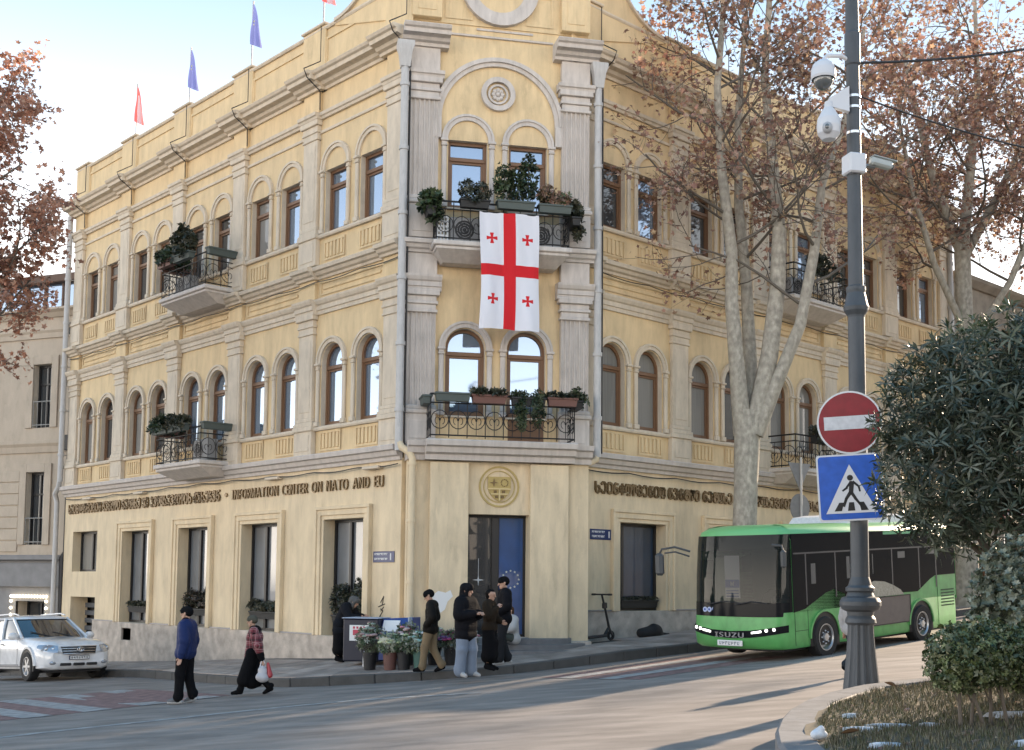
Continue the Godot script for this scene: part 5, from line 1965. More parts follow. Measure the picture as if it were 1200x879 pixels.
	var patches := [[3.1, -10.75, 0.2, 0.12, "ragged snow patch on the turf nearest the small snow lump"], [3.42, -10.95, 0.26, 0.09, "long thin snow patch in the middle of the turf bed"], [3.72, -10.8, 0.14, 0.06, "small snow patch left of the hedge stems"], [3.0, -9.75, 0.17, 0.09, "snow patch by the granite kerb at the bottom edge"], [4.05, -9.35, 0.26, 0.08, "snow patch on the turf below the hedge at the right edge"], [4.55, -10.9, 0.35, 0.14, "white snow patch seen behind the hedge stems"], [3.3, -11.7, 0.1, 0.05, "tiny snow patch at the back of the turf bed"]]
	var poly := PackedVector2Array()
	for q in ring_pts.slice(0, 15):
		poly.append((q as Vector2).lerp(Vector2(6.5, -10.0), 0.085))
	while out.size() < 16000:
		var q := Vector2(rng.randf_range(2.2, 8.0), rng.randf_range(-14.6, -6.5))
		if not Geometry2D.is_point_in_polygon(q, poly):
			continue
		var snowed := false
		for e in patches:
			if Vector2((q.x - e[0]) / e[2], (q.y - e[1]) / e[3]).length() < 0.6:
				snowed = true
		if snowed:
			continue
		var s := rng.randf_range(0.5, 1.3)
		out.append(Transform3D(Basis(UP, rng.randf() * TAU).scaled(Vector3(s, s, s)), Vector3(q.x, bed_h(q), q.y)))
		cols.append(gp[rng.randi() % gp.size()] * rng.randf_range(0.7, 1.2))
	var gr := scatter(self, "dry_grass", tuft, out, cols)
	gr.set_meta("label", "dry winter grass covering the raised turf bed")
	gr.set_meta("category", "grass")
	out = []
	cols = PackedColorArray()
	while out.size() < 260:
		var q := Vector2(rng.randf_range(2.4, 7.5), rng.randf_range(-14.4, -7.5))
		if not Geometry2D.is_point_in_polygon(q, poly):
			continue
		var s := rng.randf_range(0.05, 0.12)
		out.append(Transform3D(Basis.from_euler(Vector3(PI / 2 + rng.randf_range(-0.5, 0.5), rng.randf() * TAU, 0)).scaled(Vector3(s, s, s)), Vector3(q.x, bed_h(q) + 0.02, q.y)))
		cols.append(RUSSET[rng.randi() % RUSSET.size()])
	var fl := scatter(self, "fallen_leaves", K.leaf, out, cols)
	fl.set_meta("label", "brown fallen leaves strewn over the raised turf bed")
	fl.set_meta("category", "fallen leaves")
	# patches of old snow: [x, z, radius x, radius z, label]
	for q in patches:
		var g := Geo.new()
		var rows := []
		for k in 4:
			var row: Array[Vector3] = []
			for i in 40:
				var a := TAU * i / 40
				var n := 0.66 + 0.26 * sin(a * 3.0 + q[0] * 9.0) * cos(a * 2.0 + q[1] * 7.0) + 0.2 * sin(a * 7.0 + q[0] * 5.0) + 0.14 * sin(a * 13.0 + q[1] * 3.0)
				var f: float = [1.0, 0.85, 0.5, 0.12][k]
				row.append(Vector3(cos(a) * q[2] * n * f, [-0.02, 0.02, 0.03, 0.032][k], sin(a) * q[3] * n * f))
			rows.append(row)
		g.loft(rows, true, false, true, 0.3)
		var o := g_part(self, "snow_patch", g, M.snow, Transform3D(Basis(), Vector3(q[0], bed_h(Vector2(q[0], q[1])) + 0.005, q[1])))
		o.set_meta("label", q[4])
		o.set_meta("category", "snow patch")
		o.set_meta("group", "patches of old snow on the turf bed")

# ------------------------------------------------------------------ buildings around
func neighbours() -> void:
	left_building()
	right_building()
	out_of_view_building(Vector3(-0.94, 0, 0.34), Vector3(24, 0, 24), 10, "pale house across the junction, seen only as a reflection in the corner windows")
	out_of_view_building(-dR, cornerR + nR * 21.0 + dR * 42.0 + UP, 11, "unseen house across the right-hand street, out of view, placed to shade the right front")

func win_hole(b: Node3D, F: Transform3D, x0: float, x1: float, y0: float, y1: float, frame: Material, pane: Material, rail := false, depth := 0.3) -> void:
	var o := rect2(x0, y0, x1, y1)
	var w := g_part(b, "window", reveal_geo(o, depth), M.trim, F)
	var f := Geo.new()
	band(f, o, 0.08, -depth, -depth + 0.08)
	f.box(Vector3((x0 + x1) / 2 - 0.03, y0, -depth), Vector3((x0 + x1) / 2 + 0.03, y1, -depth + 0.07))
	f.box(Vector3(x0, lerpf(y0, y1, 0.7) - 0.03, -depth), Vector3(x1, lerpf(y0, y1, 0.7) + 0.03, -depth + 0.072))
	g_part(w, "frame", f, frame)
	var p := Geo.new()
	p.poly(o, -depth + 0.02, 1)
	g_part(w, "pane", p, pane)
	if rail:
		var r := Geo.new()
		for y in [y0 + 0.1, y0 + 0.95]:
			r.rod(Vector3(x0, y, 0.02), Vector3(x1, y, 0.02), 0.02, 5)
		var m := int((x1 - x0) / 0.17)
		for k in m + 1:
			var x := lerpf(x0 + 0.03, x1 - 0.03, float(k) / m)
			r.rod(Vector3(x, y0, 0.02), Vector3(x, y0 + 0.95, 0.02), 0.014, 4)
		g_part(w, "railing", r, mat("pale_iron", Color(0.3, 0.29, 0.27), 0.5))

func wall_with_holes(g: Geo, x0: float, x1: float, y0: float, y1: float, holes: Array, z := 0.0) -> void: # rectangular holes [x0, x1, y0, y1]; split into cells
	var xs: Array[float] = [x0, x1]
	var ys: Array[float] = [y0, y1]
	for h in holes:
		xs.append(h[0]); xs.append(h[1]); ys.append(h[2]); ys.append(h[3])
	xs.sort()
	ys.sort()
	for i in xs.size() - 1:
		for j in ys.size() - 1:
			if xs[i + 1] - xs[i] < 0.001 or ys[j + 1] - ys[j] < 0.001:
				continue
			var c := Vector2((xs[i] + xs[i + 1]) / 2, (ys[j] + ys[j + 1]) / 2)
			var inside := false
			for h in holes:
				if c.x > h[0] and c.x < h[1] and c.y > h[2] and c.y < h[3]:
					inside = true
			if not inside:
				g.quad(Vector3(xs[i], ys[j], z), Vector3(xs[i + 1], ys[j], z), Vector3(xs[i + 1], ys[j + 1], z), Vector3(xs[i], ys[j + 1], z), Vector3(0, 0, 1))

func left_building() -> void:
	# stands beyond the far left end, turned a little towards the viewer
	var d := Vector3(0.927, 0, 0.375)
	var n := Vector3(-0.375, 0, 0.927)
	var F := Transform3D(Basis(d, UP, n), Vector3(-15.55, 0, -42.4))
	var b := thing("grey_beige_building", "grey-beige three-storey building with a black downpipe at the left edge", "building")
	var stone := mat("grey_beige_render", Color(0.60, 0.50, 0.39), 0.9, {"tex": "stain", "scale": Vector3(0.25, 0.1, 0.25), "tex2": "fine", "scale2": Vector3(1, 1, 1), "bump": "fine", "bump_cm": 0.3})
	var shop := mat("grey_shopfront_panel", Color(0.24, 0.235, 0.235), 0.6, {"tex": "soft", "scale": Vector3(0.5, 0.5, 0.5)})
	var holes := []
	for k in 6:
		var x := -1.62 - 2.95 * k
		holes.append([x - 0.42, x + 0.42, 2.75, 5.35])
		holes.append([x - 0.28, x + 0.56, 6.95, 9.25])
	var g := Geo.new()
	wall_with_holes(g, -18.0, 0.7, 2.35, 11.2, holes)
	g_part(b, "wall", g, stone, F)
	for h in holes:
		win_hole(b, F, h[0], h[1], h[2], h[3], M.blackframe, M.glass_dark, true)
		var s := Geo.new()
		for q in [[h[0] - 0.3, h[0], h[2], h[3] + 0.3], [h[1], h[1] + 0.3, h[2], h[3] + 0.3], [h[0], h[1], h[3], h[3] + 0.3]]:
			s.box(Vector3(q[0], q[2], 0.001), Vector3(q[1], q[3], 0.07), 0.01)
		g_part(b, "window_surround", s, stone, F)
	# rusticated stone courses between the windows of the middle floor
	for k in 6:
		for j in 7:
			var c := Geo.new()
			c.box(Vector3(-4.3 - 2.95 * k + 0.62, 2.5 + 0.42 * j, 0.001), Vector3(-1.62 - 2.95 * k - 0.75, 2.88 + 0.42 * j, 0.045), 0.015)
			g_part(b, "stone_course", c, stone, F)
	for j in 16:
		var q := Geo.new()
		var w := 0.34 if j % 2 else 0.5
		q.box(Vector3(0.68 - w, 2.4 + 0.55 * j, 0.001), Vector3(0.7, 2.91 + 0.55 * j, 0.06), 0.015)
		g_part(b, "quoin", q, stone, F)
	for row in [[6.05, 0.42, 0.18], [10.2, 0.35, 0.14], [10.95, 0.3, 0.3]]:
		var c := Geo.new()
		c.mould(prof([[0, row[0]], [0.06, row[0]], [row[2] * 0.6, row[0] + row[1] * 0.5], [row[2], row[0] + row[1] * 0.75], [row[2], row[0] + row[1]], [0, row[0] + row[1] + 0.03]]), -18.0, 0.72)
		g_part(b, "cornice", c, stone, F)
	# glazed attic and roof edge
	var at := Geo.new()
	at.box(Vector3(-18, 11.25, -3.0), Vector3(0.4, 12.6, -1.2))
	var ap := g_part(b, "attic", at, M.glass_sky, F)
	var af := Geo.new()
	for k in 22:
		af.box(Vector3(-18 + k * 0.85, 11.25, -1.2), Vector3(-17.92 + k * 0.85, 12.6, -1.13))
	af.box(Vector3(-18.2, 12.55, -3.2), Vector3(0.6, 12.85, -0.9), 0.03)
	g_part(ap, "roof_edge", af, mat("rusty_roof_edge", Color(0.16, 0.105, 0.08), 0.8, {"tex": "stain"}))
	# shop floor
	var sf := Geo.new()
	wall_with_holes(sf, -18.0, 0.7, -2.5, 2.35, [[-2.2, -0.9, -1.6, 0.75], [-5.8, -3.2, -1.6, 0.9], [-10.0, -7.0, -1.6, 0.9]], 0.12)
	sf.box(Vector3(-18.0, 1.25, 0.12), Vector3(0.7, 2.1, 0.26), 0.02)
	sf.box(Vector3(-18.0, 2.2, 0.1), Vector3(0.72, 2.38, 0.34), 0.02)
	g_part(b, "shopfront", sf, shop, F)
	for h in [[-2.2, -0.9, -1.6, 0.75], [-5.8, -3.2, -1.6, 0.9], [-10.0, -7.0, -1.6, 0.9]]:
		win_hole(b, F, h[0], h[1], h[2], h[3], M.blackframe, M.glass_dark, false, 0.5)
	var bulb := Geo.new()
	for k in 13:
		bulb.ball(Vector3(-2.35 + 1.6 * k / 12.0, 0.92, 0.2), Vector3(0.055, 0.055, 0.055), 6, 4)
	for k in 4:
		for x in [-2.35, -0.75]:
			bulb.ball(Vector3(x, 0.75 - 0.24 * k, 0.2), Vector3(0.055, 0.055, 0.055), 6, 4)
	var bl := g_part(b, "string_of_light_bulbs", bulb, mat("warm_bulb", Color(0.9, 0.8, 0.6), 0.4, {"emit": Color(1.0, 0.86, 0.62), "energy": 1.2}), F)
	var dp := Geo.new()
	dp.tube(PackedVector3Array([Vector3(0.05, -2.4, 0.3), Vector3(0.05, 2.3, 0.36), Vector3(0.05, 2.5, 0.2), Vector3(0.05, 10.3, 0.2)]), fr([0.11, 0.11, 0.11, 0.11]), 8)
	dp.box(Vector3(-0.13, 6.05, 0.1), Vector3(0.23, 6.6, 0.4), 0.02)
	dp.box(Vector3(-0.12, 10.2, 0.05), Vector3(0.22, 10.6, 0.38), 0.02)
	g_part(b, "black_downpipe", dp, M.black, F)
	var mass := Geo.new()
	mass.box(Vector3(-18.0, -2.5, -12.0), Vector3(0.68, 11.2, -0.62))
	mass.box(Vector3(0.66, -2.5, -12.0), Vector3(0.7, 11.2, 0.0))
	g_part(b, "roof_and_side", mass, stone, F)

func right_building() -> void:
	var F := Transform3D(RF.basis, RF * Vector3(18.65, 0, 0))
	var b := thing("weathered_street_house", "weathered beige house beyond the corner building, half hidden by the oleander", "building")
	var st := mat("weathered_render", Color(0.40, 0.34, 0.27), 0.9, {"tex": "patch", "scale": Vector3(0.15, 0.1, 0.15), "tex2": "fine", "scale2": Vector3(1, 1, 1)})
	var holes := []
	for k in 6:
		for y in [[5.4, 7.6], [9.3, 11.2]]:
			holes.append([1.2 + 2.7 * k, 2.3 + 2.7 * k, y[0], y[1]])
		holes.append([1.0 + 2.7 * k, 2.6 + 2.7 * k, 1.4, 3.7])
	var g := Geo.new()
	wall_with_holes(g, 0, 17, -1, 12.6, holes)
	g_part(b, "wall", g, st, F)
	for h in holes:
		win_hole(b, F, h[0], h[1], h[2], h[3], M.wood, M.glass_dark)
	for y in [4.5, 8.5, 12.3]:
		var c := Geo.new()
		c.mould(prof([[0, y], [0.1, y], [0.3, y + 0.2], [0.34, y + 0.32], [0, y + 0.36]]), 0.0, 17.0)
		g_part(b, "cornice", c, st, F)
	var mass := Geo.new()
	mass.box(Vector3(0.0, -1, -12), Vector3(17, 12.6, -0.6))
	mass.box(Vector3(16.98, -1, -12), Vector3(17.0, 12.6, 0))
	g_part(b, "roof", mass, st, F)
	var s := Geo.new()
	s.box(Vector3(3.2, 4.0, 0.05), Vector3(5.2, 4.45, 0.25), 0.03)
	var so := thing("red_shop_sign", "small red shop sign glimpsed under the oleander at right", "sign")
	g_part(so, "panel", s, mat("red_sign", Color(0.55, 0.02, 0.03), 0.4), F)
	var ln := Geo.new()
	for k in 5:
		ln.box(Vector3(3.5 + 0.3 * k, 4.15, 0.251), Vector3(3.68 + 0.3 * k, 4.3, 0.256))
	g_part(so, "print", ln, M.paper, F)

func out_of_view_building(d: Vector3, at: Vector3, bays: int, label: String) -> void:
	# out-of-view houses: one mirrored in the windows, one placed to darken the right front
	var F := Transform3D(Basis(d, UP, d.cross(UP).normalized()), at)
	var b := thing("out_of_view_house", label, "building")
	var st := mat("pale_render", Color(0.55, 0.53, 0.48), 0.9, {"tex": "stain", "scale": Vector3(0.2, 0.1, 0.2)})
	var holes := []
	for k in bays:
		for j in 3:
			holes.append([2.0 + 3.6 * k, 3.4 + 3.6 * k, 1.6 + 4.4 * j, 4.2 + 4.4 * j])
	var g := Geo.new()
	wall_with_holes(g, 0, 38, -2, 14.0, holes)
	g_part(b, "wall", g, st, F)
	for h in holes:
		win_hole(b, F, h[0], h[1], h[2], h[3], M.wood, M.glass_dark)
	var c := Geo.new()
	c.mould(prof([[0, 13.6], [0.1, 13.6], [0.5, 14.0], [0.5, 14.3], [0, 14.3]]), 0.0, 38.0)
	c.mould(prof([[0, 5.0], [0.1, 5.0], [0.2, 5.2], [0, 5.3]]), 0.0, 38.0)
	g_part(b, "cornice", c, mat("green_cornice", Color(0.2, 0.36, 0.33), 0.7), F)
	var m := Geo.new()
	m.box(Vector3(0, -2, -10), Vector3(38, 14, -0.5))
	g_part(b, "roof", m, st, F)

# ------------------------------------------------------------------ people
func blob(g: Geo, bones: Array, cell: float, s: float) -> void: # tapered capsules joined smoothly, meshed as surface nets
	var lo := Vector3(1e9, 1e9, 1e9)
	var hi := -lo
	for b in bones:
		var r: float = maxf(b[2], b[3]) + 2.0 * cell + 1.5 * s
		lo = lo.min(b[0] - Vector3(r, r, r)).min(b[1] - Vector3(r, r, r))
		hi = hi.max(b[0] + Vector3(r, r, r)).max(b[1] + Vector3(r, r, r))
	var nx := int((hi.x - lo.x) / cell) + 2
	var ny := int((hi.y - lo.y) / cell) + 2
	var nz := int((hi.z - lo.z) / cell) + 2
	var f := PackedFloat32Array()
	f.resize(nx * ny * nz)
	for b in bones:
		var a: Vector3 = b[0]
		var ab: Vector3 = b[1] - b[0]
		var ra: float = b[2]
		var rb: float = b[3]
		var l2 := maxf(ab.length_squared(), 1e-9)
		var rr := maxf(ra, rb) + 3.0 * s + cell
		var mn: Vector3 = (a.min(b[1]) - Vector3(rr, rr, rr) - lo) / cell
		var mx: Vector3 = (a.max(b[1]) + Vector3(rr, rr, rr) - lo) / cell
		for z in range(maxi(0, int(mn.z)), mini(nz, int(mx.z) + 2)):
			for y in range(maxi(0, int(mn.y)), mini(ny, int(mx.y) + 2)):
				var base := (z * ny + y) * nx
				for x in range(maxi(0, int(mn.x)), mini(nx, int(mx.x) + 2)):
					var p := Vector3(lo.x + x * cell, lo.y + y * cell, lo.z + z * cell) - a
					var t := clampf(p.dot(ab) / l2, 0.0, 1.0)
					var d := (p - ab * t).length() - ra - (rb - ra) * t
					if d < 3.0 * s:
						f[base + x] += exp(-d / s)
	var idx := PackedInt32Array()
	idx.resize(nx * ny * nz)
	idx.fill(-1)
	var vp := PackedVector3Array()
	var vn := PackedVector3Array()
	var o := [0, 1, nx, nx + 1, nx * ny, nx * ny + 1, nx * ny + nx, nx * ny + nx + 1]
	var co: Array[Vector3] = [Vector3(0, 0, 0), Vector3(1, 0, 0), Vector3(0, 1, 0), Vector3(1, 1, 0), Vector3(0, 0, 1), Vector3(1, 0, 1), Vector3(0, 1, 1), Vector3(1, 1, 1)]
	var edges := [[0, 1], [2, 3], [4, 5], [6, 7], [0, 2], [1, 3], [4, 6], [5, 7], [0, 4], [1, 5], [2, 6], [3, 7]]
	for z in nz - 1:
		for y in ny - 1:
			var base := (z * ny + y) * nx
			for x in nx - 1:
				var i := base + x
				var in0 := f[i] > 1.0
				if in0 == (f[i + 1] > 1.0) and in0 == (f[i + nx] > 1.0) and in0 == (f[i + nx + 1] > 1.0):
					var i2 := i + nx * ny
					if in0 == (f[i2] > 1.0) and in0 == (f[i2 + 1] > 1.0) and in0 == (f[i2 + nx] > 1.0) and in0 == (f[i2 + nx + 1] > 1.0):
						continue
				var q := PackedFloat32Array()
				for k in 8:
					q.append(log(maxf(f[i + o[k]], 1e-3)))
				var acc := Vector3.ZERO
				var m := 0
				for e in edges:
					var u: float = q[e[0]]
					var w: float = q[e[1]]
					if (u > 0.0) != (w > 0.0):
						acc += co[e[0]].lerp(co[e[1]], u / (u - w))
						m += 1
				if m == 0:
					continue
				idx[i] = vp.size()
				vp.append(lo + (Vector3(x, y, z) + acc / m) * cell)
				vn.append(-Vector3(q[1] + q[3] + q[5] + q[7] - q[0] - q[2] - q[4] - q[6], q[2] + q[3] + q[6] + q[7] - q[0] - q[1] - q[4] - q[5], q[4] + q[5] + q[6] + q[7] - q[0] - q[1] - q[2] - q[3]).normalized())
	var st := [1, nx, nx * ny]
	for z in range(1, nz - 1):
		for y in range(1, ny - 1):
			var base := (z * ny + y) * nx
			for x in range(1, nx - 1):
				var i := base + x
				if idx[i] < 0 and idx[i - 1] < 0:
					continue
				var in0 := f[i] > 1.0
				for ax in 3:
					if in0 == (f[i + st[ax]] > 1.0):
						continue
					var s1: int = st[(ax + 1) % 3]
					var s2: int = st[(ax + 2) % 3]
					var a := idx[i]
					var b := idx[i - s1]
					var c := idx[i - s1 - s2]
					var d := idx[i - s2]
					if a < 0 or b < 0 or c < 0 or d < 0:
						continue
					g.tri(vp[a], vp[b], vp[c], vn[a], vn[b], vn[c])
					g.tri(vp[a], vp[c], vp[d], vn[a], vn[c], vn[d])

func J(x: float, y: float, z: float) -> Vector3:
	return Vector3(x, y, z)

func pose(over := {}) -> Dictionary:
	var p := {
		"pelvis": J(0, 0.95, 0), "waist": J(0, 1.08, 0), "chest": J(0, 1.28, -0.01), "neck": J(0, 1.46, -0.01), "head": J(0, 1.63, 0.015), "look": J(0, 0, 1),
		"shl": J(0.18, 1.41, -0.01), "ell": J(0.235, 1.13, -0.03), "wrl": J(0.225, 0.88, 0.05), "shr": J(-0.18, 1.41, -0.01), "elr": J(-0.235, 1.13, -0.03), "wrr": J(-0.225, 0.88, 0.05),
		"hil": J(0.095, 0.92, 0), "knl": J(0.10, 0.50, 0.02), "anl": J(0.10, 0.085, -0.02), "tol": J(0.115, 0.03, 0.15),
		"hir": J(-0.095, 0.92, 0), "knr": J(-0.10, 0.50, 0.02), "anr": J(-0.10, 0.085, -0.02), "tor": J(-0.115, 0.03, 0.15),
	}
	p.merge(over, true)
	return p

func hand(g: Geo, wrist: Vector3, elbow: Vector3, curl: float, side: float) -> void: # palm, four fingers of unequal length, thumb at the side
	var d := (wrist - elbow).normalized()
	var fw := Vector3(0, 0, 1)
	if absf(d.dot(fw)) > 0.8:
		fw = Vector3(0, 1, 0)
	var w := (fw - d * fw.dot(d)).normalized() # across the palm, thumb side
	var n := d.cross(w).normalized() * side # palm side
	var bones := [[wrist - d * 0.02, wrist + d * 0.02, 0.024, 0.026]]
	for i in 4:
		var x := (i - 1.5) * 0.019
		bones.append([wrist + d * 0.015 + w * x * 0.7, wrist + d * 0.085 - w * -x, 0.014, 0.0125])
		var l: float = [0.062, 0.075, 0.07, 0.055][3 - i]
		var k0 := wrist + d * 0.085 + w * x
		var d1 := (d + n * curl).normalized()
		var d2 := (d + n * curl * 2.6).normalized()
		bones.append([k0, k0 + d1 * l * 0.55, 0.0105, 0.009])
		bones.append([k0 + d1 * l * 0.55, k0 + d1 * l * 0.55 + d2 * l * 0.5, 0.009, 0.0075])
	var t0 := wrist + d * 0.03 + w * 0.03
	var t1 := t0 + (d * 0.7 + w * 0.6 + n * 0.3).normalized() * 0.04
	bones.append([t0, t1, 0.013, 0.011])
	bones.append([t1, t1 + (d + n * 0.4).normalized() * 0.03, 0.0105, 0.0085])
	blob(g, bones, 0.0065, 0.003)

func head_shape(g: Geo, c: Vector3, look: Vector3, skin: Color) -> void:
	var fz := look.normalized()
	var sx := UP.cross(fz).normalized()
	var uy := fz.cross(sx).normalized()
	var P := func(x: float, y: float, z: float) -> Vector3: return c + sx * x + uy * y + fz * z
	g.col = skin
	var b := [[P.call(0, 0.035, -0.025), P.call(0, 0.03, 0.03), 0.083, 0.075], [P.call(0, -0.02, 0.03), P.call(0, -0.085, 0.055), 0.062, 0.035],
		[P.call(0.035, -0.05, 0.02), P.call(0.0, -0.095, 0.06), 0.03, 0.02], [P.call(-0.035, -0.05, 0.02), P.call(0.0, -0.095, 0.06), 0.03, 0.02],
		[P.call(0, 0.01, 0.10), P.call(0, -0.028, 0.118), 0.009, 0.014], [P.call(0.03, 0.02, 0.088), P.call(-0.03, 0.02, 0.088), 0.012, 0.012],
		[P.call(0.018, -0.062, 0.088), P.call(-0.018, -0.062, 0.088), 0.009, 0.009],
		[P.call(0.078, 0.01, -0.005), P.call(0.083, -0.03, 0.0), 0.014, 0.009], [P.call(-0.078, 0.01, -0.005), P.call(-0.083, -0.03, 0.0), 0.014, 0.009]]
	blob(g, b, 0.009, 0.006)
	g.col = Color(0.03, 0.02, 0.015)
	for s in [-1.0, 1.0]:
		g.ball(P.call(0.031 * s, 0.0, 0.088), Vector3(0.012, 0.007, 0.008), 6, 4)
	g.col = skin * Color(0.6, 0.42, 0.4)
	g.ball(P.call(0, -0.062, 0.096), Vector3(0.02, 0.004, 0.006), 6, 4)

const SKIN := Color(0.47, 0.28, 0.20)

func limb(p: Dictionary, a: String, b: String, ra: float, rb: float) -> Array:
	return [p[a], p[b], ra, rb]

func person(label: String, at: Vector3, yaw: float, height: float, p: Dictionary, wear: Dictionary) -> Node3D:
	var s := height / 1.75
	var t := thing("person", label, "person", Transform3D(Basis(UP, yaw).scaled(Vector3(s, s, s)), at))
	# body
	var g := Geo.new()
	g.col = SKIN
	var tor := [limb(p, "pelvis", "waist", 0.115, 0.10), limb(p, "waist", "chest", 0.105, 0.125), limb(p, "chest", "neck", 0.11, 0.06), limb(p, "neck", "head", 0.055, 0.05), limb(p, "shl", "shr", 0.06, 0.06), limb(p, "hil", "hir", 0.105, 0.105)]
	var mid: Vector3 = (p.shl + p.shr) * 0.5
	for q in ["l", "r"]:
		tor.append([p["sh" + q].lerp(mid, 0.45), p["hi" + q].lerp(p.waist, 0.6), 0.095, 0.085])
	var arms := []
	var legs := []
	for q in ["l", "r"]:
		arms.append(limb(p, "sh" + q, "el" + q, 0.055, 0.043))
		arms.append(limb(p, "el" + q, "wr" + q, 0.042, 0.027))
		legs.append(limb(p, "hi" + q, "kn" + q, 0.088, 0.057))
		legs.append(limb(p, "kn" + q, "an" + q, 0.056, 0.038))
		legs.append(limb(p, "an" + q, "to" + q, 0.04, 0.028))
	blob(g, tor + arms + legs, 0.022, 0.014)
	head_shape(g, p.head, p.look, SKIN)
	g.col = SKIN
	if not wear.get("pockets", false):
		hand(g, p.wrl, p.ell, wear.get("curl", 0.35), -1.0)
		hand(g, p.wrr, p.elr, wear.get("curl", 0.35), 1.0)
	g_part(t, "body", g, K.skin)
	# garments
	if wear.has("trousers"):
		var k: float = wear.get("baggy", 0.012)
		var b := []
		for q in ["l", "r"]:
			b.append([p["hi" + q], p["kn" + q], 0.1 + k, 0.066 + k])
			b.append([p["kn" + q], p["an" + q].lerp(p["kn" + q], 0.04), 0.066 + k, 0.052 + k * 1.3])
			# folds at knee and hem
			var kn: Vector3 = p["kn" + q]
			b.append([kn + J(0.04, 0.05, 0.03), kn + J(-0.05, 0.02, 0.03), 0.03 + k, 0.03 + k])
			b.append([p["an" + q] + J(0.02, 0.05, 0.02), p["an" + q] + J(-0.02, 0.07, -0.02), 0.045 + k, 0.045 + k])
		b.append([p.hil, p.hir, 0.115 + k * 0.4, 0.115 + k * 0.4])
		b.append([p.pelvis, p.waist, 0.118 + k * 0.3, 0.105])
		var tg := Geo.new()
		blob(tg, b, 0.02, 0.012)
		g_part(t, "trousers", tg, wear.trousers)
	if wear.has("skirt"):
		var b := []
		for q in ["l", "r"]:
			b.append([p["hi" + q], p["kn" + q] + J(0, -0.18, 0), 0.13, 0.15])
		b.append([p.hil, p.hir, 0.13, 0.13])
		b.append([p.knl.lerp(p.knr, 0.5) + J(0, 0.1, 0.05), p.knl.lerp(p.knr, 0.5) + J(0, -0.2, -0.04), 0.14, 0.17])
		b.append([p.pelvis, p.waist, 0.13, 0.12])
		var tg := Geo.new()
		blob(tg, b, 0.022, 0.016)
		g_part(t, "skirt", tg, wear.skirt)
	if wear.has("jacket"):
		var k: float = wear.get("puff", 0.022)
		var b := []
		for e in tor.slice(0, 3) + tor.slice(4):
			b.append([e[0], e[1], e[2] + k, e[3] + k])
		b.append([p.hil + J(0, wear.get("hem", 0.0), 0), p.hir + J(0, wear.get("hem", 0.0), 0), 0.115 + k, 0.115 + k])
		for q in ["l", "r"]:
			var sh: Vector3 = p["sh" + q]
			var el: Vector3 = p["el" + q]
			var wr: Vector3 = p["wr" + q]
			b.append([sh, el, 0.062 + k, 0.055 + k])
			b.append([el, wr.lerp(el, 0.06), 0.054 + k, 0.04 + k * 0.8])
			# quilting or creases as soft rolls round the sleeve
			for f in [0.25, 0.55, 0.85]:
				b.append([sh.lerp(el, f) + J(0.012, 0, 0.0), sh.lerp(el, f) - J(0.012, 0, 0.0), 0.062 + k * 1.15, 0.062 + k * 1.15])
			for f in [0.3, 0.65]:
				b.append([el.lerp(wr, f), el.lerp(wr, f + 0.02), 0.05 + k * 1.05, 0.05 + k * 1.05])
		if wear.get("quilt", false):
			for f in [0.0, 0.2, 0.4, 0.6, 0.8, 1.0]:
				var c: Vector3 = p.pelvis.lerp(p.neck, f * 0.85)
				b.append([c + J(0.09, 0, 0), c - J(0.09, 0, 0), 0.118 + k, 0.118 + k])
		# collar
		b.append([p.neck + J(0.03, 0.01, 0), p.neck + J(-0.03, 0.01, 0), 0.062 + k * 0.5, 0.062 + k * 0.5])
		var tg := Geo.new()
		blob(tg, b, 0.0185, 0.009)
		g_part(t, "jacket", tg, wear.jacket)
	for q in ["l", "r"]:
		var a: Vector3 = p["an" + q]
		var o: Vector3 = p["to" + q]
		var tg := Geo.new()
		blob(tg, [[a + J(0, -0.01, -0.02), a.lerp(o, 0.5), 0.05, 0.045], [a.lerp(o, 0.4), o, 0.048, 0.036], [a, a + J(0, 0.06, 0), 0.05, 0.05]], 0.014, 0.008)
		g_part(t, "shoe", tg, wear.shoes)
		if wear.has("soles"):
			var sg := Geo.new()
			var dn := (o - a)
			var heel := a + J(0, -0.055, 0) - dn.normalized() * 0.05
			blob(sg, [[heel, o + J(0, -0.02, 0), 0.042, 0.036]], 0.014, 0.004)
			g_part(t, "sole", sg, wear.soles)
	var fz: Vector3 = (p.look as Vector3).normalized()
	var sx := UP.cross(fz).normalized()
	var uy := fz.cross(sx).normalized()
	var hc: Vector3 = p.head
	if wear.has("cap"):
		var tg := Geo.new()
		blob(tg, [[hc + uy * 0.055 - fz * 0.03, hc + uy * 0.058 + fz * 0.028, 0.085, 0.078], [hc + uy * 0.03 - fz * 0.045, hc + uy * 0.045 + fz * 0.036, 0.085, 0.079]] + ([[hc + uy * 0.055 + fz * 0.09 + sx * 0.03, hc + uy * 0.055 + fz * 0.13 + sx * 0.02, 0.012, 0.008], [hc + uy * 0.055 + fz * 0.09 - sx * 0.03, hc + uy * 0.055 + fz * 0.13 - sx * 0.02, 0.012, 0.008]] if wear.get("peak", false) else []), 0.011, 0.006)
		g_part(t, "cap", tg, wear.cap)
		if wear.get("band", false):
			var bg := Geo.new()
			blob(bg, [[hc + uy * 0.02 - fz * 0.03, hc + uy * 0.03 + fz * 0.03, 0.093, 0.086]], 0.012, 0.004)
	if wear.has("hair"):
		var tg := Geo.new()
		blob(tg, [[hc + uy * 0.03 - fz * 0.045, hc - uy * 0.05 - fz * 0.05, 0.088, 0.06], [hc + uy * 0.055 - fz * 0.02, hc + uy * 0.07 + fz * 0.03, 0.08, 0.06]], 0.011, 0.006)
		g_part(t, "hair", tg, wear.hair)
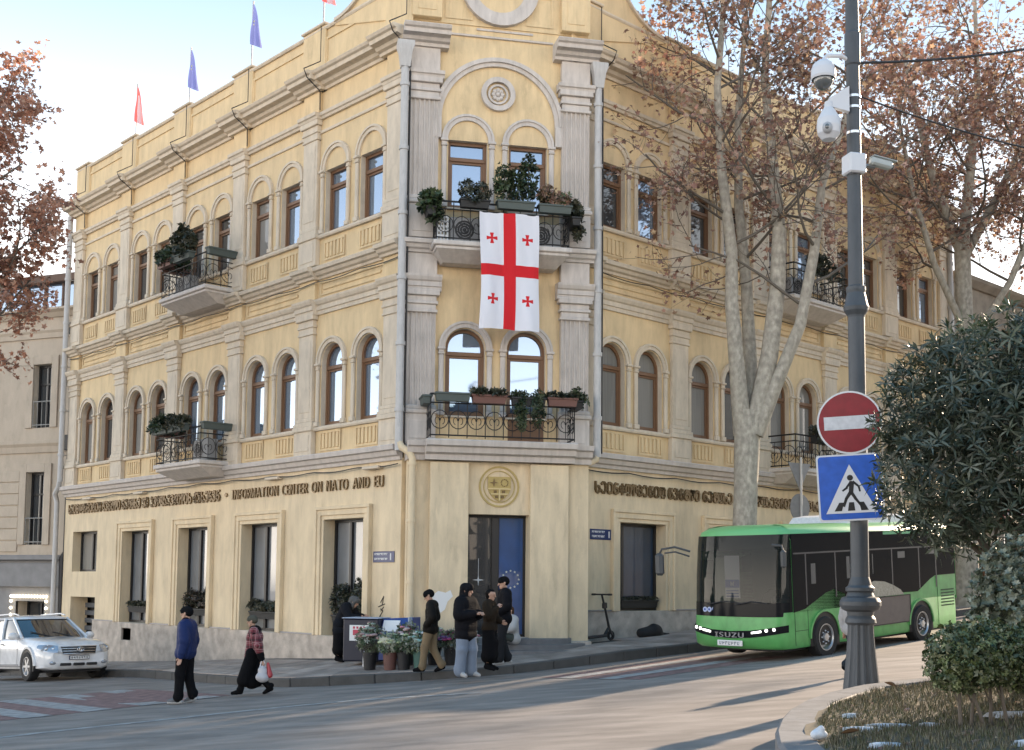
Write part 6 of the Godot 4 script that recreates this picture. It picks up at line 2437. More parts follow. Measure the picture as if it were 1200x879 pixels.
	if wear.has("hood"):
		var tg := Geo.new()
		blob(tg, [[hc + uy * 0.04 - fz * 0.05, hc + uy * 0.06 + fz * 0.035, 0.1, 0.088], [hc + sx * 0.075 + uy * 0.02 + fz * 0.03, hc + sx * 0.06 - uy * 0.1 + fz * 0.03, 0.035, 0.035], [hc - sx * 0.075 + uy * 0.02 + fz * 0.03, hc - sx * 0.06 - uy * 0.1 + fz * 0.03, 0.035, 0.035], [hc - uy * 0.03 - fz * 0.06, hc - uy * 0.13 - fz * 0.04, 0.085, 0.1]], 0.011, 0.007)
		g_part(t, "hood", tg, wear.hood)
	if wear.has("scarf"):
		var tg := Geo.new()
		blob(tg, [[p.neck + J(0.05, 0.03, 0.02), p.neck + J(-0.05, 0.03, 0.02), 0.078, 0.078], [p.neck + J(0, 0.0, 0.05), p.neck + J(0, -0.02, 0.07), 0.06, 0.05]], 0.012, 0.008)
		g_part(t, "scarf", tg, wear.scarf)
	return t

func cloth(called: String, c: Color, r := 0.85) -> StandardMaterial3D:
	return mat(called, c, r, {"tex": "fine", "scale": Vector3(6, 6, 6), "tex2": "grain", "scale2": Vector3(3, 3, 3), "bump": "blotch", "bump_cm": 3.0, "spec": 0.2, "world": false})

func walk(st: float, lift := 0.0) -> Dictionary: # a stride; the left leg leads
	return {"knl": J(0.10, 0.51, 0.20 * st), "anl": J(0.10, 0.085, 0.27 * st), "tol": J(0.11, 0.05, 0.27 * st + 0.17), "hil": J(0.09, 0.92, 0.03),
		"knr": J(-0.10, 0.49, -0.05 * st), "anr": J(-0.10, 0.12 + lift, -0.36 * st), "tor": J(-0.11, 0.035 + lift * 0.3, -0.36 * st + 0.14),
		"ell": J(0.23, 1.13, -0.09 * st), "wrl": J(0.22, 0.89, -0.08 * st + 0.02), "elr": J(-0.23, 1.13, 0.06 * st), "wrr": J(-0.22, 0.91, 0.2 * st + 0.02)}

func both(a: Dictionary, b: Dictionary) -> Dictionary:
	a.merge(b, true)
	return a

func people() -> void:
	K.skin = mat("skin", Color(1, 1, 1), 0.55, {"vc": true})
	var black := cloth("black_cloth", Color(0.012, 0.012, 0.014))
	var navyblack := cloth("black_padded_nylon", Color(0.014, 0.014, 0.018), 0.75)
	var leather := cloth("black_leather", Color(0.02, 0.018, 0.016), 0.6)
	var white := cloth("white_trainer", Color(0.62, 0.62, 0.62))
	# man in the blue padded jacket, crossing the left-hand street
	person("man in a blue padded jacket and black cap crossing the zebra towards the left", on_road(-6.06, -22.7), -PI / 2 - 0.12, 1.79,
		pose(both(walk(0.32), {"look": J(-0.1, -0.02, 1), "wrr": J(-0.24, 0.86, 0.02), "elr": J(-0.25, 1.12, -0.05), "wrl": J(0.25, 0.86, 0.0), "ell": J(0.25, 1.12, -0.06)})),
		{"jacket": cloth("blue_nylon", Color(0.03, 0.05, 0.16), 0.45), "quilt": true, "puff": 0.03, "trousers": black, "baggy": 0.022, "cap": black, "peak": true, "scarf": cloth("dark_scarf", Color(0.03, 0.02, 0.025)), "shoes": cloth("grey_trainer", Color(0.22, 0.23, 0.25)), "soles": white})
	# woman in the red plaid shawl
	var wp := pose(both(walk(1.0, 0.02), {"look": J(-0.15, -0.1, 1), "wrl": J(0.28, 0.8, -0.22), "ell": J(0.28, 1.1, -0.12), "wrr": J(-0.2, 0.95, 0.1), "neck": J(0, 1.45, 0.03), "head": J(0, 1.62, 0.06)}))
	var wp_at := on_road(-5.0, -23.7)
	var woman := person("woman in a red plaid shawl and knitted hat walking left with a white bag", wp_at, -PI / 2 + 0.05, 1.54, wp,
		{"jacket": black, "puff": 0.03, "skirt": black, "cap": cloth("grey_green_knit", Color(0.13, 0.125, 0.10)), "shoes": black, "trousers": black, "curl": 0.8})
	var sh := Geo.new()
	var sb := [[wp.neck + J(0, -0.02, 0), wp.chest + J(0, 0, 0.02), 0.10, 0.18], [wp.chest, wp.waist + J(0, -0.1, 0.02), 0.18, 0.17], [wp.waist, wp.pelvis + J(0, -0.1, 0.08), 0.16, 0.14]]
	for q in ["l", "r"]:
		sb.append([wp["sh" + q], wp["el" + q], 0.105, 0.115])
		sb.append([wp["el" + q], wp["el" + q].lerp(wp["wr" + q], 0.4), 0.11, 0.09])
	blob(sh, sb, 0.02, 0.012)
	var plaid := mat("red_plaid_wool", Color(1, 1, 1), 0.9, {"tex": "plaid", "scale": Vector3(3.2, 3.2, 3.2), "rim": 0.3, "world": false})
	g_part(woman, "plaid_shawl", sh, plaid)
	carrier_bag(wp_at + Basis(UP, -PI / 2 + 0.05) * (J(0.3, 0.8, -0.24) * (1.54 / 1.75)))
	# flower seller bent over the blue chest
	person("flower seller in dark clothes and grey headscarf bending over the blue chest", on_walk(-3.95, -28.1), PI / 2 - 0.3, 1.66,
		pose({"chest": J(0, 1.24, 0.14), "neck": J(0, 1.36, 0.26), "head": J(0, 1.46, 0.36), "look": J(0, -0.45, 1), "shl": J(0.18, 1.33, 0.2), "shr": J(-0.18, 1.33, 0.2), "waist": J(0, 1.07, 0.03), "ell": J(0.22, 1.08, 0.34), "elr": J(-0.22, 1.08, 0.34), "wrl": J(0.12, 1.1, 0.56), "wrr": J(-0.12, 1.08, 0.56)}),
		{"jacket": cloth("dark_coat", Color(0.02, 0.022, 0.028)), "puff": 0.04, "hem": -0.15, "skirt": black, "hood": cloth("grey_headscarf", Color(0.16, 0.16, 0.16)), "shoes": black})
	# man in tan trousers
	person("man in a black leather jacket and tan trousers walking left past the flowers", on_walk(-1.59, -24.36), -PI / 2 - 0.1, 1.66,
		pose(both(walk(0.62), {"look": J(0, -0.5, 1), "head": J(0, 1.61, 0.06), "neck": J(0, 1.45, 0.02), "wrl": J(0.19, 0.98, 0.1), "ell": J(0.26, 1.15, -0.06), "wrr": J(-0.19, 0.98, 0.1), "elr": J(-0.26, 1.15, -0.06)})),
		{"jacket": leather, "puff": 0.026, "trousers": cloth("tan_cotton", Color(0.33, 0.245, 0.15)), "baggy": 0.016, "cap": black, "shoes": black, "pockets": true})
	# hooded man in pale jeans
	person("hooded man in a black padded jacket and pale baggy jeans holding something small", on_walk(-0.86, -23.3), 0.95, 1.77,
		pose({"look": J(0.25, -0.15, 1), "ell": J(0.27, 1.15, 0.04), "wrl": J(0.1, 1.2, 0.27), "elr": J(-0.27, 1.15, 0.04), "wrr": J(-0.08, 1.2, 0.27), "anl": J(0.14, 0.085, 0.03), "tol": J(0.17, 0.03, 0.2), "knl": J(0.12, 0.5, 0.05), "anr": J(-0.13, 0.085, -0.04), "tor": J(-0.16, 0.03, 0.13), "knr": J(-0.12, 0.5, 0.0)}),
		{"jacket": navyblack, "puff": 0.042, "hem": -0.12, "quilt": true, "trousers": cloth("pale_denim", Color(0.30, 0.36, 0.46)), "baggy": 0.04, "hood": navyblack, "shoes": white, "curl": 0.8})
	# woman in the long black skirt
	person("woman in a long black skirt and brown-panelled jacket with a hand raised", on_walk(-0.42, -24.2), 1.25, 1.6,
		pose({"look": J(0.1, -0.1, 1), "elr": J(-0.24, 1.16, 0.06), "wrr": J(-0.1, 1.36, 0.2), "ell": J(0.24, 1.13, 0.04), "wrl": J(0.14, 1.05, 0.22)}),
		{"jacket": cloth("brown_panelled_wool", Color(0.045, 0.032, 0.022)), "puff": 0.03, "skirt": black, "hair": cloth("black_hair", Color(0.012, 0.01, 0.01), 0.5), "shoes": black, "curl": 0.7})
	# man facing left by the door
	person("tall man in black jacket, cap and dark grey trousers facing left before the door", on_walk(-0.14, -25.17), -PI / 2 + 0.25, 1.79,
		pose({"look": J(0, -0.12, 1), "ell": J(0.26, 1.14, 0.0), "wrl": J(0.09, 1.0, 0.2), "elr": J(-0.26, 1.14, 0.0), "wrr": J(-0.09, 1.0, 0.2), "anl": J(0.1, 0.085, 0.1), "tol": J(0.11, 0.03, 0.26), "knl": J(0.1, 0.5, 0.09), "anr": J(-0.1, 0.085, -0.12), "tor": J(-0.13, 0.03, 0.04)}),
		{"jacket": navyblack, "puff": 0.03, "trousers": cloth("charcoal_trousers", Color(0.035, 0.037, 0.042)), "baggy": 0.02, "cap": black, "shoes": black, "soles": white, "curl": 0.7})
	# someone sitting on the entrance step
	var seat := Vector3(0.0, -0.06, -27.05)
	person("person in a white top and grey-green trousers sitting on the entrance step", seat, -PI / 2 + 0.5, 1.55,
		pose({"pelvis": J(0, 0.42, -0.1), "waist": J(0, 0.56, -0.09), "chest": J(0, 0.76, -0.05), "neck": J(0, 0.93, -0.01), "head": J(0, 1.09, 0.03), "look": J(0, -0.3, 1), "shl": J(0.17, 0.88, -0.03), "shr": J(-0.17, 0.88, -0.03), "ell": J(0.23, 0.66, 0.08), "elr": J(-0.23, 0.66, 0.08), "wrl": J(0.1, 0.6, 0.28), "wrr": J(-0.1, 0.6, 0.28),
			"hil": J(0.1, 0.4, -0.08), "hir": J(-0.1, 0.4, -0.08), "knl": J(0.12, 0.5, 0.32), "knr": J(-0.12, 0.5, 0.32), "anl": J(0.11, 0.085, 0.36), "anr": J(-0.11, 0.085, 0.3), "tol": J(0.12, 0.03, 0.52), "tor": J(-0.12, 0.03, 0.46)}),
		{"jacket": cloth("white_cotton", Color(0.6, 0.6, 0.6)), "puff": 0.03, "trousers": cloth("grey_green_cotton", Color(0.10, 0.12, 0.11)), "hair": cloth("brown_hair", Color(0.09, 0.05, 0.035), 0.6), "shoes": black, "soles": white, "curl": 0.6})
	# someone walking right, hidden by the lamp post but for a trailing foot and a pale sleeve
	person("small person in a white jacket walking right, almost hidden behind the lamp post", on_road(5.42, -19.3), PI / 2 + 0.25, 1.42,
		pose(both(walk(0.55, 0.09), {"look": J(0, -0.2, 1)})),
		{"jacket": cloth("white_padded_jacket", Color(0.55, 0.55, 0.56)), "puff": 0.02, "trousers": cloth("dark_denim", Color(0.04, 0.05, 0.065)), "hair": cloth("dark_hair", Color(0.02, 0.015, 0.012), 0.6), "shoes": black})

func carrier_bag(top: Vector3) -> void:
	var t := thing("carrier_bag", "white plastic carrier bag hanging from the plaid-shawl woman's hand", "bag", Transform3D(Basis(UP, 0.3), top + Vector3(0, -0.42, 0)))
	var g := Geo.new()
	blob(g, [[J(0, 0.08, 0), J(0, 0.26, 0), 0.10, 0.055], [J(0.05, 0.07, 0.0), J(-0.06, 0.09, 0.02), 0.075, 0.075], [J(0.03, 0.2, 0), J(-0.03, 0.22, 0), 0.06, 0.06]], 0.016, 0.012)
	g_part(t, "bag", g, mat("white_polythene", Color(0.72, 0.70, 0.72), 0.35, {"tex": "grain", "scale": Vector3(3, 3, 3), "bump": "blotch", "bump_cm": 2.0, "world": false}))
	var h := Geo.new()
	for s in [-1.0, 1.0]:
		h.tube(PackedVector3Array([J(0.05 * s, 0.28, 0), J(0.035 * s, 0.36, 0), J(0, 0.43, 0)]), fr([0.014, 0.011, 0.01]), 5)
	g_part(t, "handles", h, mat("white_polythene_handle", Color(0.7, 0.68, 0.7), 0.4))
	var r := Geo.new()
	blob(r, [[J(0.14, 0.12, 0.02), J(0.1, 0.34, 0), 0.055, 0.03]], 0.014, 0.008)
	g_part(t, "red_print_side", r, mat("red_polythene", Color(0.4, 0.04, 0.05), 0.4))

# ------------------------------------------------------------------ vehicles
func wheel(parent: Node3D, at: Vector3, r: float, w: float, side: float, spokes: int, bus := false) -> void: # axle along z; the outer face towards side
	var t := Geo.new()
	var p := PackedVector2Array([Vector2(r * 0.62, -w / 2), Vector2(r * 0.93, -w / 2), Vector2(r * 0.99, -w * 0.36), Vector2(r, -w * 0.2), Vector2(r, w * 0.2), Vector2(r * 0.99, w * 0.36), Vector2(r * 0.93, w / 2), Vector2(r * 0.66, w / 2), Vector2(r * 0.62, w * 0.42)])
	t.xf = Transform3D(Basis(Vector3(1, 0, 0), Vector3(0, 0, side), Vector3(0, 1, 0)), Vector3.ZERO)
	t.lathe(p, 28)
	var wn := g_part(parent, "wheel", t, M.tyre, Transform3D(Basis(), at))
	var g := Geo.new()
	g.xf = t.xf
	g.lathe(PackedVector2Array([Vector2(r * 0.64, w * 0.42), Vector2(r * 0.64, w * 0.47), Vector2(r * 0.6, w * 0.47), Vector2(r * 0.56, w * 0.3), Vector2(r * 0.5, w * 0.1), Vector2(0.0, w * 0.1)]), 28)
	if bus:
		g.lathe(PackedVector2Array([Vector2(r * 0.4, w * 0.1), Vector2(r * 0.38, w * 0.3), Vector2(r * 0.3, w * 0.34), Vector2(r * 0.2, w * 0.34), Vector2(r * 0.18, w * 0.5), Vector2(0.0, w * 0.52)]), 20)
		for k in 8:
			var a := TAU * k / 8
			g.ball(Vector3(cos(a) * r * 0.3, w * 0.36, sin(a) * r * 0.3), Vector3(0.02, 0.03, 0.02), 6, 4)
	else:
		g.lathe(PackedVector2Array([Vector2(r * 0.16, w * 0.3), Vector2(r * 0.14, w * 0.46), Vector2(0.0, w * 0.47)]), 16)
		for k in spokes:
			var a := TAU * k / spokes
			var d := Vector3(cos(a), 0, sin(a))
			var s := Vector3(-d.z, 0, d.x)
			g.loft([[d * r * 0.12 + s * r * 0.1 + UP * w * 0.2, d * r * 0.12 - s * r * 0.1 + UP * w * 0.2, d * r * 0.12 - s * r * 0.08 + UP * w * 0.44, d * r * 0.12 + s * r * 0.08 + UP * w * 0.44], [d * r * 0.6 + s * r * 0.08 + UP * w * 0.2, d * r * 0.6 - s * r * 0.08 + UP * w * 0.2, d * r * 0.6 - s * r * 0.06 + UP * w * 0.43, d * r * 0.6 + s * r * 0.06 + UP * w * 0.43]], true, true, true, 0.8)
	g_part(wn, "rim", g, M.alloy)

func car_ring(s: float, yb: float, wb: float, ym: float, wm: float, yt: float, wt: float, x: float) -> Array: # closed section across the car, s is unused spare
	var row: Array[Vector3] = []
	var half := [[0.0, yb], [wb * 0.8, yb], [wb, yb + 0.06], [wm * 0.99, ym - 0.18], [wm, ym - 0.04], [wm * 0.985, ym + 0.08], [wt, yt - 0.05], [wt * 0.93, yt - 0.012], [wt * 0.55, yt + 0.008], [0.0, yt + 0.015]]
	for q in half:
		row.append(Vector3(x, q[1], q[0]))
	for i in range(half.size() - 2, 0, -1):
		row.append(Vector3(x, half[i][1], -half[i][0]))
	return row

func car() -> void:
	var fwd := -dL
	var front := Vector3(-11.68, 0, -30.3) - nL * 0.955
	var yf := road_h(front.x, front.z)
	var back := front - fwd * 4.5
	var slope := (yf - road_h(back.x, back.z)) / 4.5
	var X := (fwd + UP * slope).normalized()
	var Y := nL.cross(X).normalized()
	var t := thing("white_suv", "white sport utility car parked at the left edge facing right", "car", Transform3D(Basis(X, Y, nL), Vector3(front.x, yf, front.z)))
	var paint := mat("white_car_paint", Color(0.86, 0.86, 0.87), 0.3, {"coat": 1.0, "coat_rough": 0.03, "tex": "soft", "scale": Vector3(0.6, 0.6, 0.6), "world": false})
	var dark := mat("dark_car_glass", Color(0.03, 0.035, 0.04), 0.05, {"coat": 1.0, "coat_rough": 0.02, "metal": 0.25})
	# lower body with the wheel arches cut out of it
	var rows := []
	for q in [[0.0, 0.42, 0.62, 0.66, 0.66, 0.74, 0.60], [-0.05, 0.3, 0.74, 0.62, 0.76, 0.86, 0.70], [-0.16, 0.27, 0.84, 0.64, 0.86, 0.95, 0.76], [-0.4, 0.26, 0.9, 0.68, 0.93, 1.0, 0.8], [-0.75, 0.26, 0.92, 0.74, 0.955, 1.045, 0.83], [-1.2, 0.26, 0.92, 0.8, 0.95, 1.09, 0.86], [-1.5, 0.26, 0.92, 0.84, 0.95, 1.12, 0.88], [-2.4, 0.26, 0.92, 0.86, 0.95, 1.12, 0.885], [-3.4, 0.26, 0.92, 0.88, 0.955, 1.13, 0.885], [-4.1, 0.27, 0.92, 0.9, 0.95, 1.14, 0.875], [-4.55, 0.3, 0.88, 0.88, 0.9, 1.13, 0.84], [-4.76, 0.4, 0.8, 0.84, 0.84, 1.08, 0.78]]:
		rows.append(car_ring(0, q[1], q[2], q[3], q[4], q[5], q[6], q[0]))
	var g := Geo.new()
	g.loft(rows, true, true, true, 0.55)
	g_part(t, "body", g, paint)
	for x in [-0.93, -3.72]:
		for z in [-1.0, 1.0]:
			var well := Geo.new()
			var ap := PackedVector2Array()
			for k in 17:
				ap.append(Vector2(x + cos(PI * k / 16) * 0.45, 0.38 + sin(PI * k / 16) * 0.44))
			ap.append(Vector2(x - 0.43, 0.25))
			ap.append(Vector2(x + 0.43, 0.25))
			well.prism(ap, 0.0, 0.965)
			g_part(t, "wheel_arch", well, M.black, Transform3D(Basis() if z > 0 else Basis(UP, PI), Vector3(0 if z > 0 else 2.0 * x, 0, 0)))
			# arch lip
			var lip := Geo.new()
			lip.ring(x, 0.38, 0.44, 0.50, 0.02, PI - 0.02, -0.1, 0.035, 20)
			g_part(t, "arch_lip", lip, paint, Transform3D(Basis() if z > 0 else Basis(UP, PI), Vector3(0 if z > 0 else 2.0 * x, 0, z * 0.945)))
			wheel(t, Vector3(x, 0.375, z * 0.865), 0.375, 0.24, z, 6)
	var under := Geo.new()
	under.box(Vector3(-4.4, 0.2, -0.7), Vector3(-0.3, 0.36, 0.7))
	g_part(t, "underbody", under, M.black)
	# cabin: glass house and roof
	var c := Geo.new()
	var outline := func(y: float, xf: float, xb: float, hw: float, rf: float) -> Array:
		var row: Array[Vector3] = []
		for s in [1.0, -1.0]:
			var a := [[xf - rf, hw], [xf - rf * 0.35, hw * 0.93], [xf, hw * 0.7], [xf + 0.03, hw * 0.3]] if s > 0 else [[xf + 0.03, -hw * 0.3], [xf, -hw * 0.7], [xf - rf * 0.35, -hw * 0.93], [xf - rf, -hw]]
			for q in a:
				row.append(Vector3(q[0], y, q[1]))
		for q in [[xb + 0.25, -hw], [xb, -hw * 0.85], [xb - 0.03, 0.0], [xb, hw * 0.85], [xb + 0.25, hw]]:
			row.append(Vector3(q[0], y, q[1]))
		return row
	c.loft([outline.call(1.06, -1.32, -4.66, 0.855, 0.42), outline.call(1.3, -1.72, -4.6, 0.81, 0.4), outline.call(1.62, -2.28, -4.44, 0.70, 0.38)], true, false, true, 0.75)
	g_part(t, "windows", c, dark)
	var r := Geo.new()
	r.loft([outline.call(1.605, -2.22, -4.5, 0.725, 0.38), outline.call(1.66, -2.3, -4.45, 0.69, 0.36), outline.call(1.705, -2.55, -4.3, 0.56, 0.3), outline.call(1.725, -2.9, -4.0, 0.3, 0.2)], true, false, true, 0.3)
	g_part(t, "roof", r, paint)
	var pil := Geo.new()
	for z in [-1.0, 1.0]:
		pil.tube(pv([[-1.5, 1.08, 0.87 * z], [-1.95, 1.33, 0.80 * z], [-2.5, 1.63, 0.715 * z]]), fr([0.05, 0.042, 0.045]), 6)
		for x in [-2.95, -3.85]:
			pil.tube(pv([[x + 0.05, 1.08, 0.86 * z], [x, 1.33, 0.815 * z], [x - 0.1, 1.63, 0.71 * z]]), fr([0.05, 0.045, 0.05]), 6)
		pil.tube(pv([[-4.45, 1.1, 0.84 * z], [-4.4, 1.33, 0.79 * z], [-4.25, 1.63, 0.69 * z]]), fr([0.1, 0.09, 0.07]), 6)
		pil.tube(pv([[-2.4, 1.71, 0.62 * z], [-2.7, 1.76, 0.62 * z], [-4.0, 1.76, 0.62 * z], [-4.3, 1.7, 0.62 * z]]), fr([0.02, 0.022, 0.022, 0.02]), 6)
	g_part(t, "pillars_and_rails", pil, paint)
	# face
	var gr := Geo.new()
	gr.loft([[Vector3(-0.03, 0.66, -0.42), Vector3(0.03, 0.66, -0.2), Vector3(0.035, 0.66, 0.2), Vector3(-0.03, 0.66, 0.42)], [Vector3(-0.07, 0.86, -0.47), Vector3(0.0, 0.865, -0.2), Vector3(0.0, 0.865, 0.2), Vector3(-0.07, 0.86, 0.47)]], false, false, false, 0.2)
	var gp := g_part(t, "grille", gr, M.black, Transform3D(Basis(), Vector3(0.055, 0, 0)))
	var ch := Geo.new()
	for y in [0.67, 0.735, 0.8, 0.855]:
		var k: float = (y - 0.66) / 0.2
		ch.tube(pv([[-0.03 - 0.04 * k, y, -0.42 - 0.05 * k], [0.035 - 0.035 * k, y, -0.2], [0.04 - 0.035 * k, y, 0.2], [-0.03 - 0.04 * k, y, 0.42 + 0.05 * k]]), fr([0.011, 0.013, 0.013, 0.011]), 5)
	g_part(gp, "chrome_bars", ch, M.chrome)
	var em := Geo.new()
	em.xf = Transform3D(Basis(Vector3(0, 0, -1), UP, Vector3(1, 0, 0)), Vector3(0.03, 0.775, 0))
	for e in [[0.085, 0.055], [0.03, 0.052]]:
		var ring := PackedVector3Array()
		for k in 17:
			ring.append(Vector3(cos(TAU * k / 16) * e[0], sin(TAU * k / 16) * e[1], 0.02))
		var rr := PackedFloat32Array()
		rr.resize(17)
		rr.fill(0.012)
		em.tube(ring, rr, 5)
	g_part(gp, "oval_emblem", em, M.chrome)
	var lens := mat("headlight_lens", Color(0.42, 0.45, 0.50), 0.1, {"metal": 0.5, "coat": 1.0})
	for z in [-1.0, 1.0]:
		var h := Geo.new()
		h.loft([[Vector3(-0.05, 0.70, 0.54 * z), Vector3(-0.1, 0.70, 0.66 * z), Vector3(-0.2, 0.72, 0.79 * z), Vector3(-0.42, 0.8, 0.9 * z)], [Vector3(-0.07, 0.8, 0.52 * z), Vector3(-0.12, 0.82, 0.66 * z), Vector3(-0.23, 0.84, 0.80 * z), Vector3(-0.44, 0.86, 0.905 * z)], [Vector3(-0.13, 0.88, 0.52 * z), Vector3(-0.18, 0.895, 0.64 * z), Vector3(-0.3, 0.91, 0.76 * z), Vector3(-0.46, 0.905, 0.86 * z)]], false, false, false, 0.2)
		var hp := g_part(t, "headlight", h, lens, Transform3D(Basis.from_scale(Vector3(1, 1, 1.045)), Vector3(0.095, 0, 0)))
		var bulb := Geo.new()
		for q in [0.62, 0.76]:
			bulb.ball(Vector3(-0.13 - (q - 0.62) * 0.5, 0.80, q * z), Vector3(0.03, 0.045, 0.045), 10, 6)
		g_part(hp, "reflector", bulb, M.chrome)
		var f := Geo.new()
		f.ball(Vector3(-0.1, 0.45, 0.66 * z), Vector3(0.04, 0.05, 0.1), 10, 6)
		g_part(t, "fog_light", f, lens, Transform3D(Basis(), Vector3(0.07, 0, 0)))
		var m := Geo.new()
		m.ball(Vector3(-1.72, 1.15, 1.02 * z), Vector3(0.09, 0.1, 0.14), 12, 8)
		m.rod(Vector3(-1.72, 1.09, 0.86 * z), Vector3(-1.72, 1.1, 0.98 * z), 0.035, 6)
		g_part(t, "wing_mirror", m, paint)
		var d := Geo.new()
		for x in [-1.62, -2.82, -3.72]:
			d.box(Vector3(x - 0.006, 0.42, 0.952), Vector3(x + 0.006, 1.08, 0.958))
		d.box(Vector3(-3.3, 0.36, 0.935), Vector3(-1.4, 0.43, 0.965), 0.012)
		for x in [-2.62, -3.55]:
			d.box(Vector3(x - 0.09, 0.93, 0.953), Vector3(x + 0.09, 0.965, 0.985), 0.012)
		g_part(t, "door_lines", d, mat("grey_car_trim", Color(0.2, 0.2, 0.21), 0.5), Transform3D(Basis(), Vector3.ZERO) if z > 0 else Transform3D(Basis(Vector3(1, 0, 0), UP, Vector3(0, 0, 1)), Vector3(0, 0, -1.91)))
	var low := Geo.new()
	for z in [-0.34, 0.0, 0.34]:
		low.box(Vector3(-0.08, 0.37, z - 0.14), Vector3(0.012 - absf(z) * 0.1, 0.44, z + 0.14), 0.015)
	g_part(t, "lower_intake", low, M.black, Transform3D(Basis(), Vector3(0.05, 0, 0)))
	var plate := Geo.new()
	plate.box(Vector3(-0.02, 0.515, -0.26), Vector3(0.045, 0.625, 0.26), 0.008)
	var pp := g_part(t, "number_plate", plate, mat("plate_frame", Color(0.05, 0.06, 0.1), 0.5))
	var pl := Geo.new()
	pl.box(Vector3(0.046, 0.53, -0.24), Vector3(0.05, 0.61, 0.24))
	g_part(pp, "plate_face", pl, M.paper)
	var chars := Geo.new()
	for k in 7:
		var z := 0.2 - 0.065 * k
		chars.box(Vector3(0.0505, 0.545, z - 0.02), Vector3(0.053, 0.597, z - 0.006))
		chars.box(Vector3(0.0505, 0.545 + 0.02 * (k % 3), z - 0.02), Vector3(0.053, 0.555 + 0.02 * (k % 3), z + 0.018))
		chars.box(Vector3(0.0505, 0.56, z + 0.008), Vector3(0.053, 0.597, z + 0.018))
	g_part(pp, "plate_marks", chars, M.blackframe)
	var wip := Geo.new()
	wip.rod(Vector3(-1.36, 1.11, 0.1), Vector3(-1.62, 1.26, 0.62), 0.012, 4)
	wip.rod(Vector3(-1.36, 1.11, -0.45), Vector3(-1.6, 1.25, 0.05), 0.012, 4)
	g_part(t, "wiper", wip, M.black)

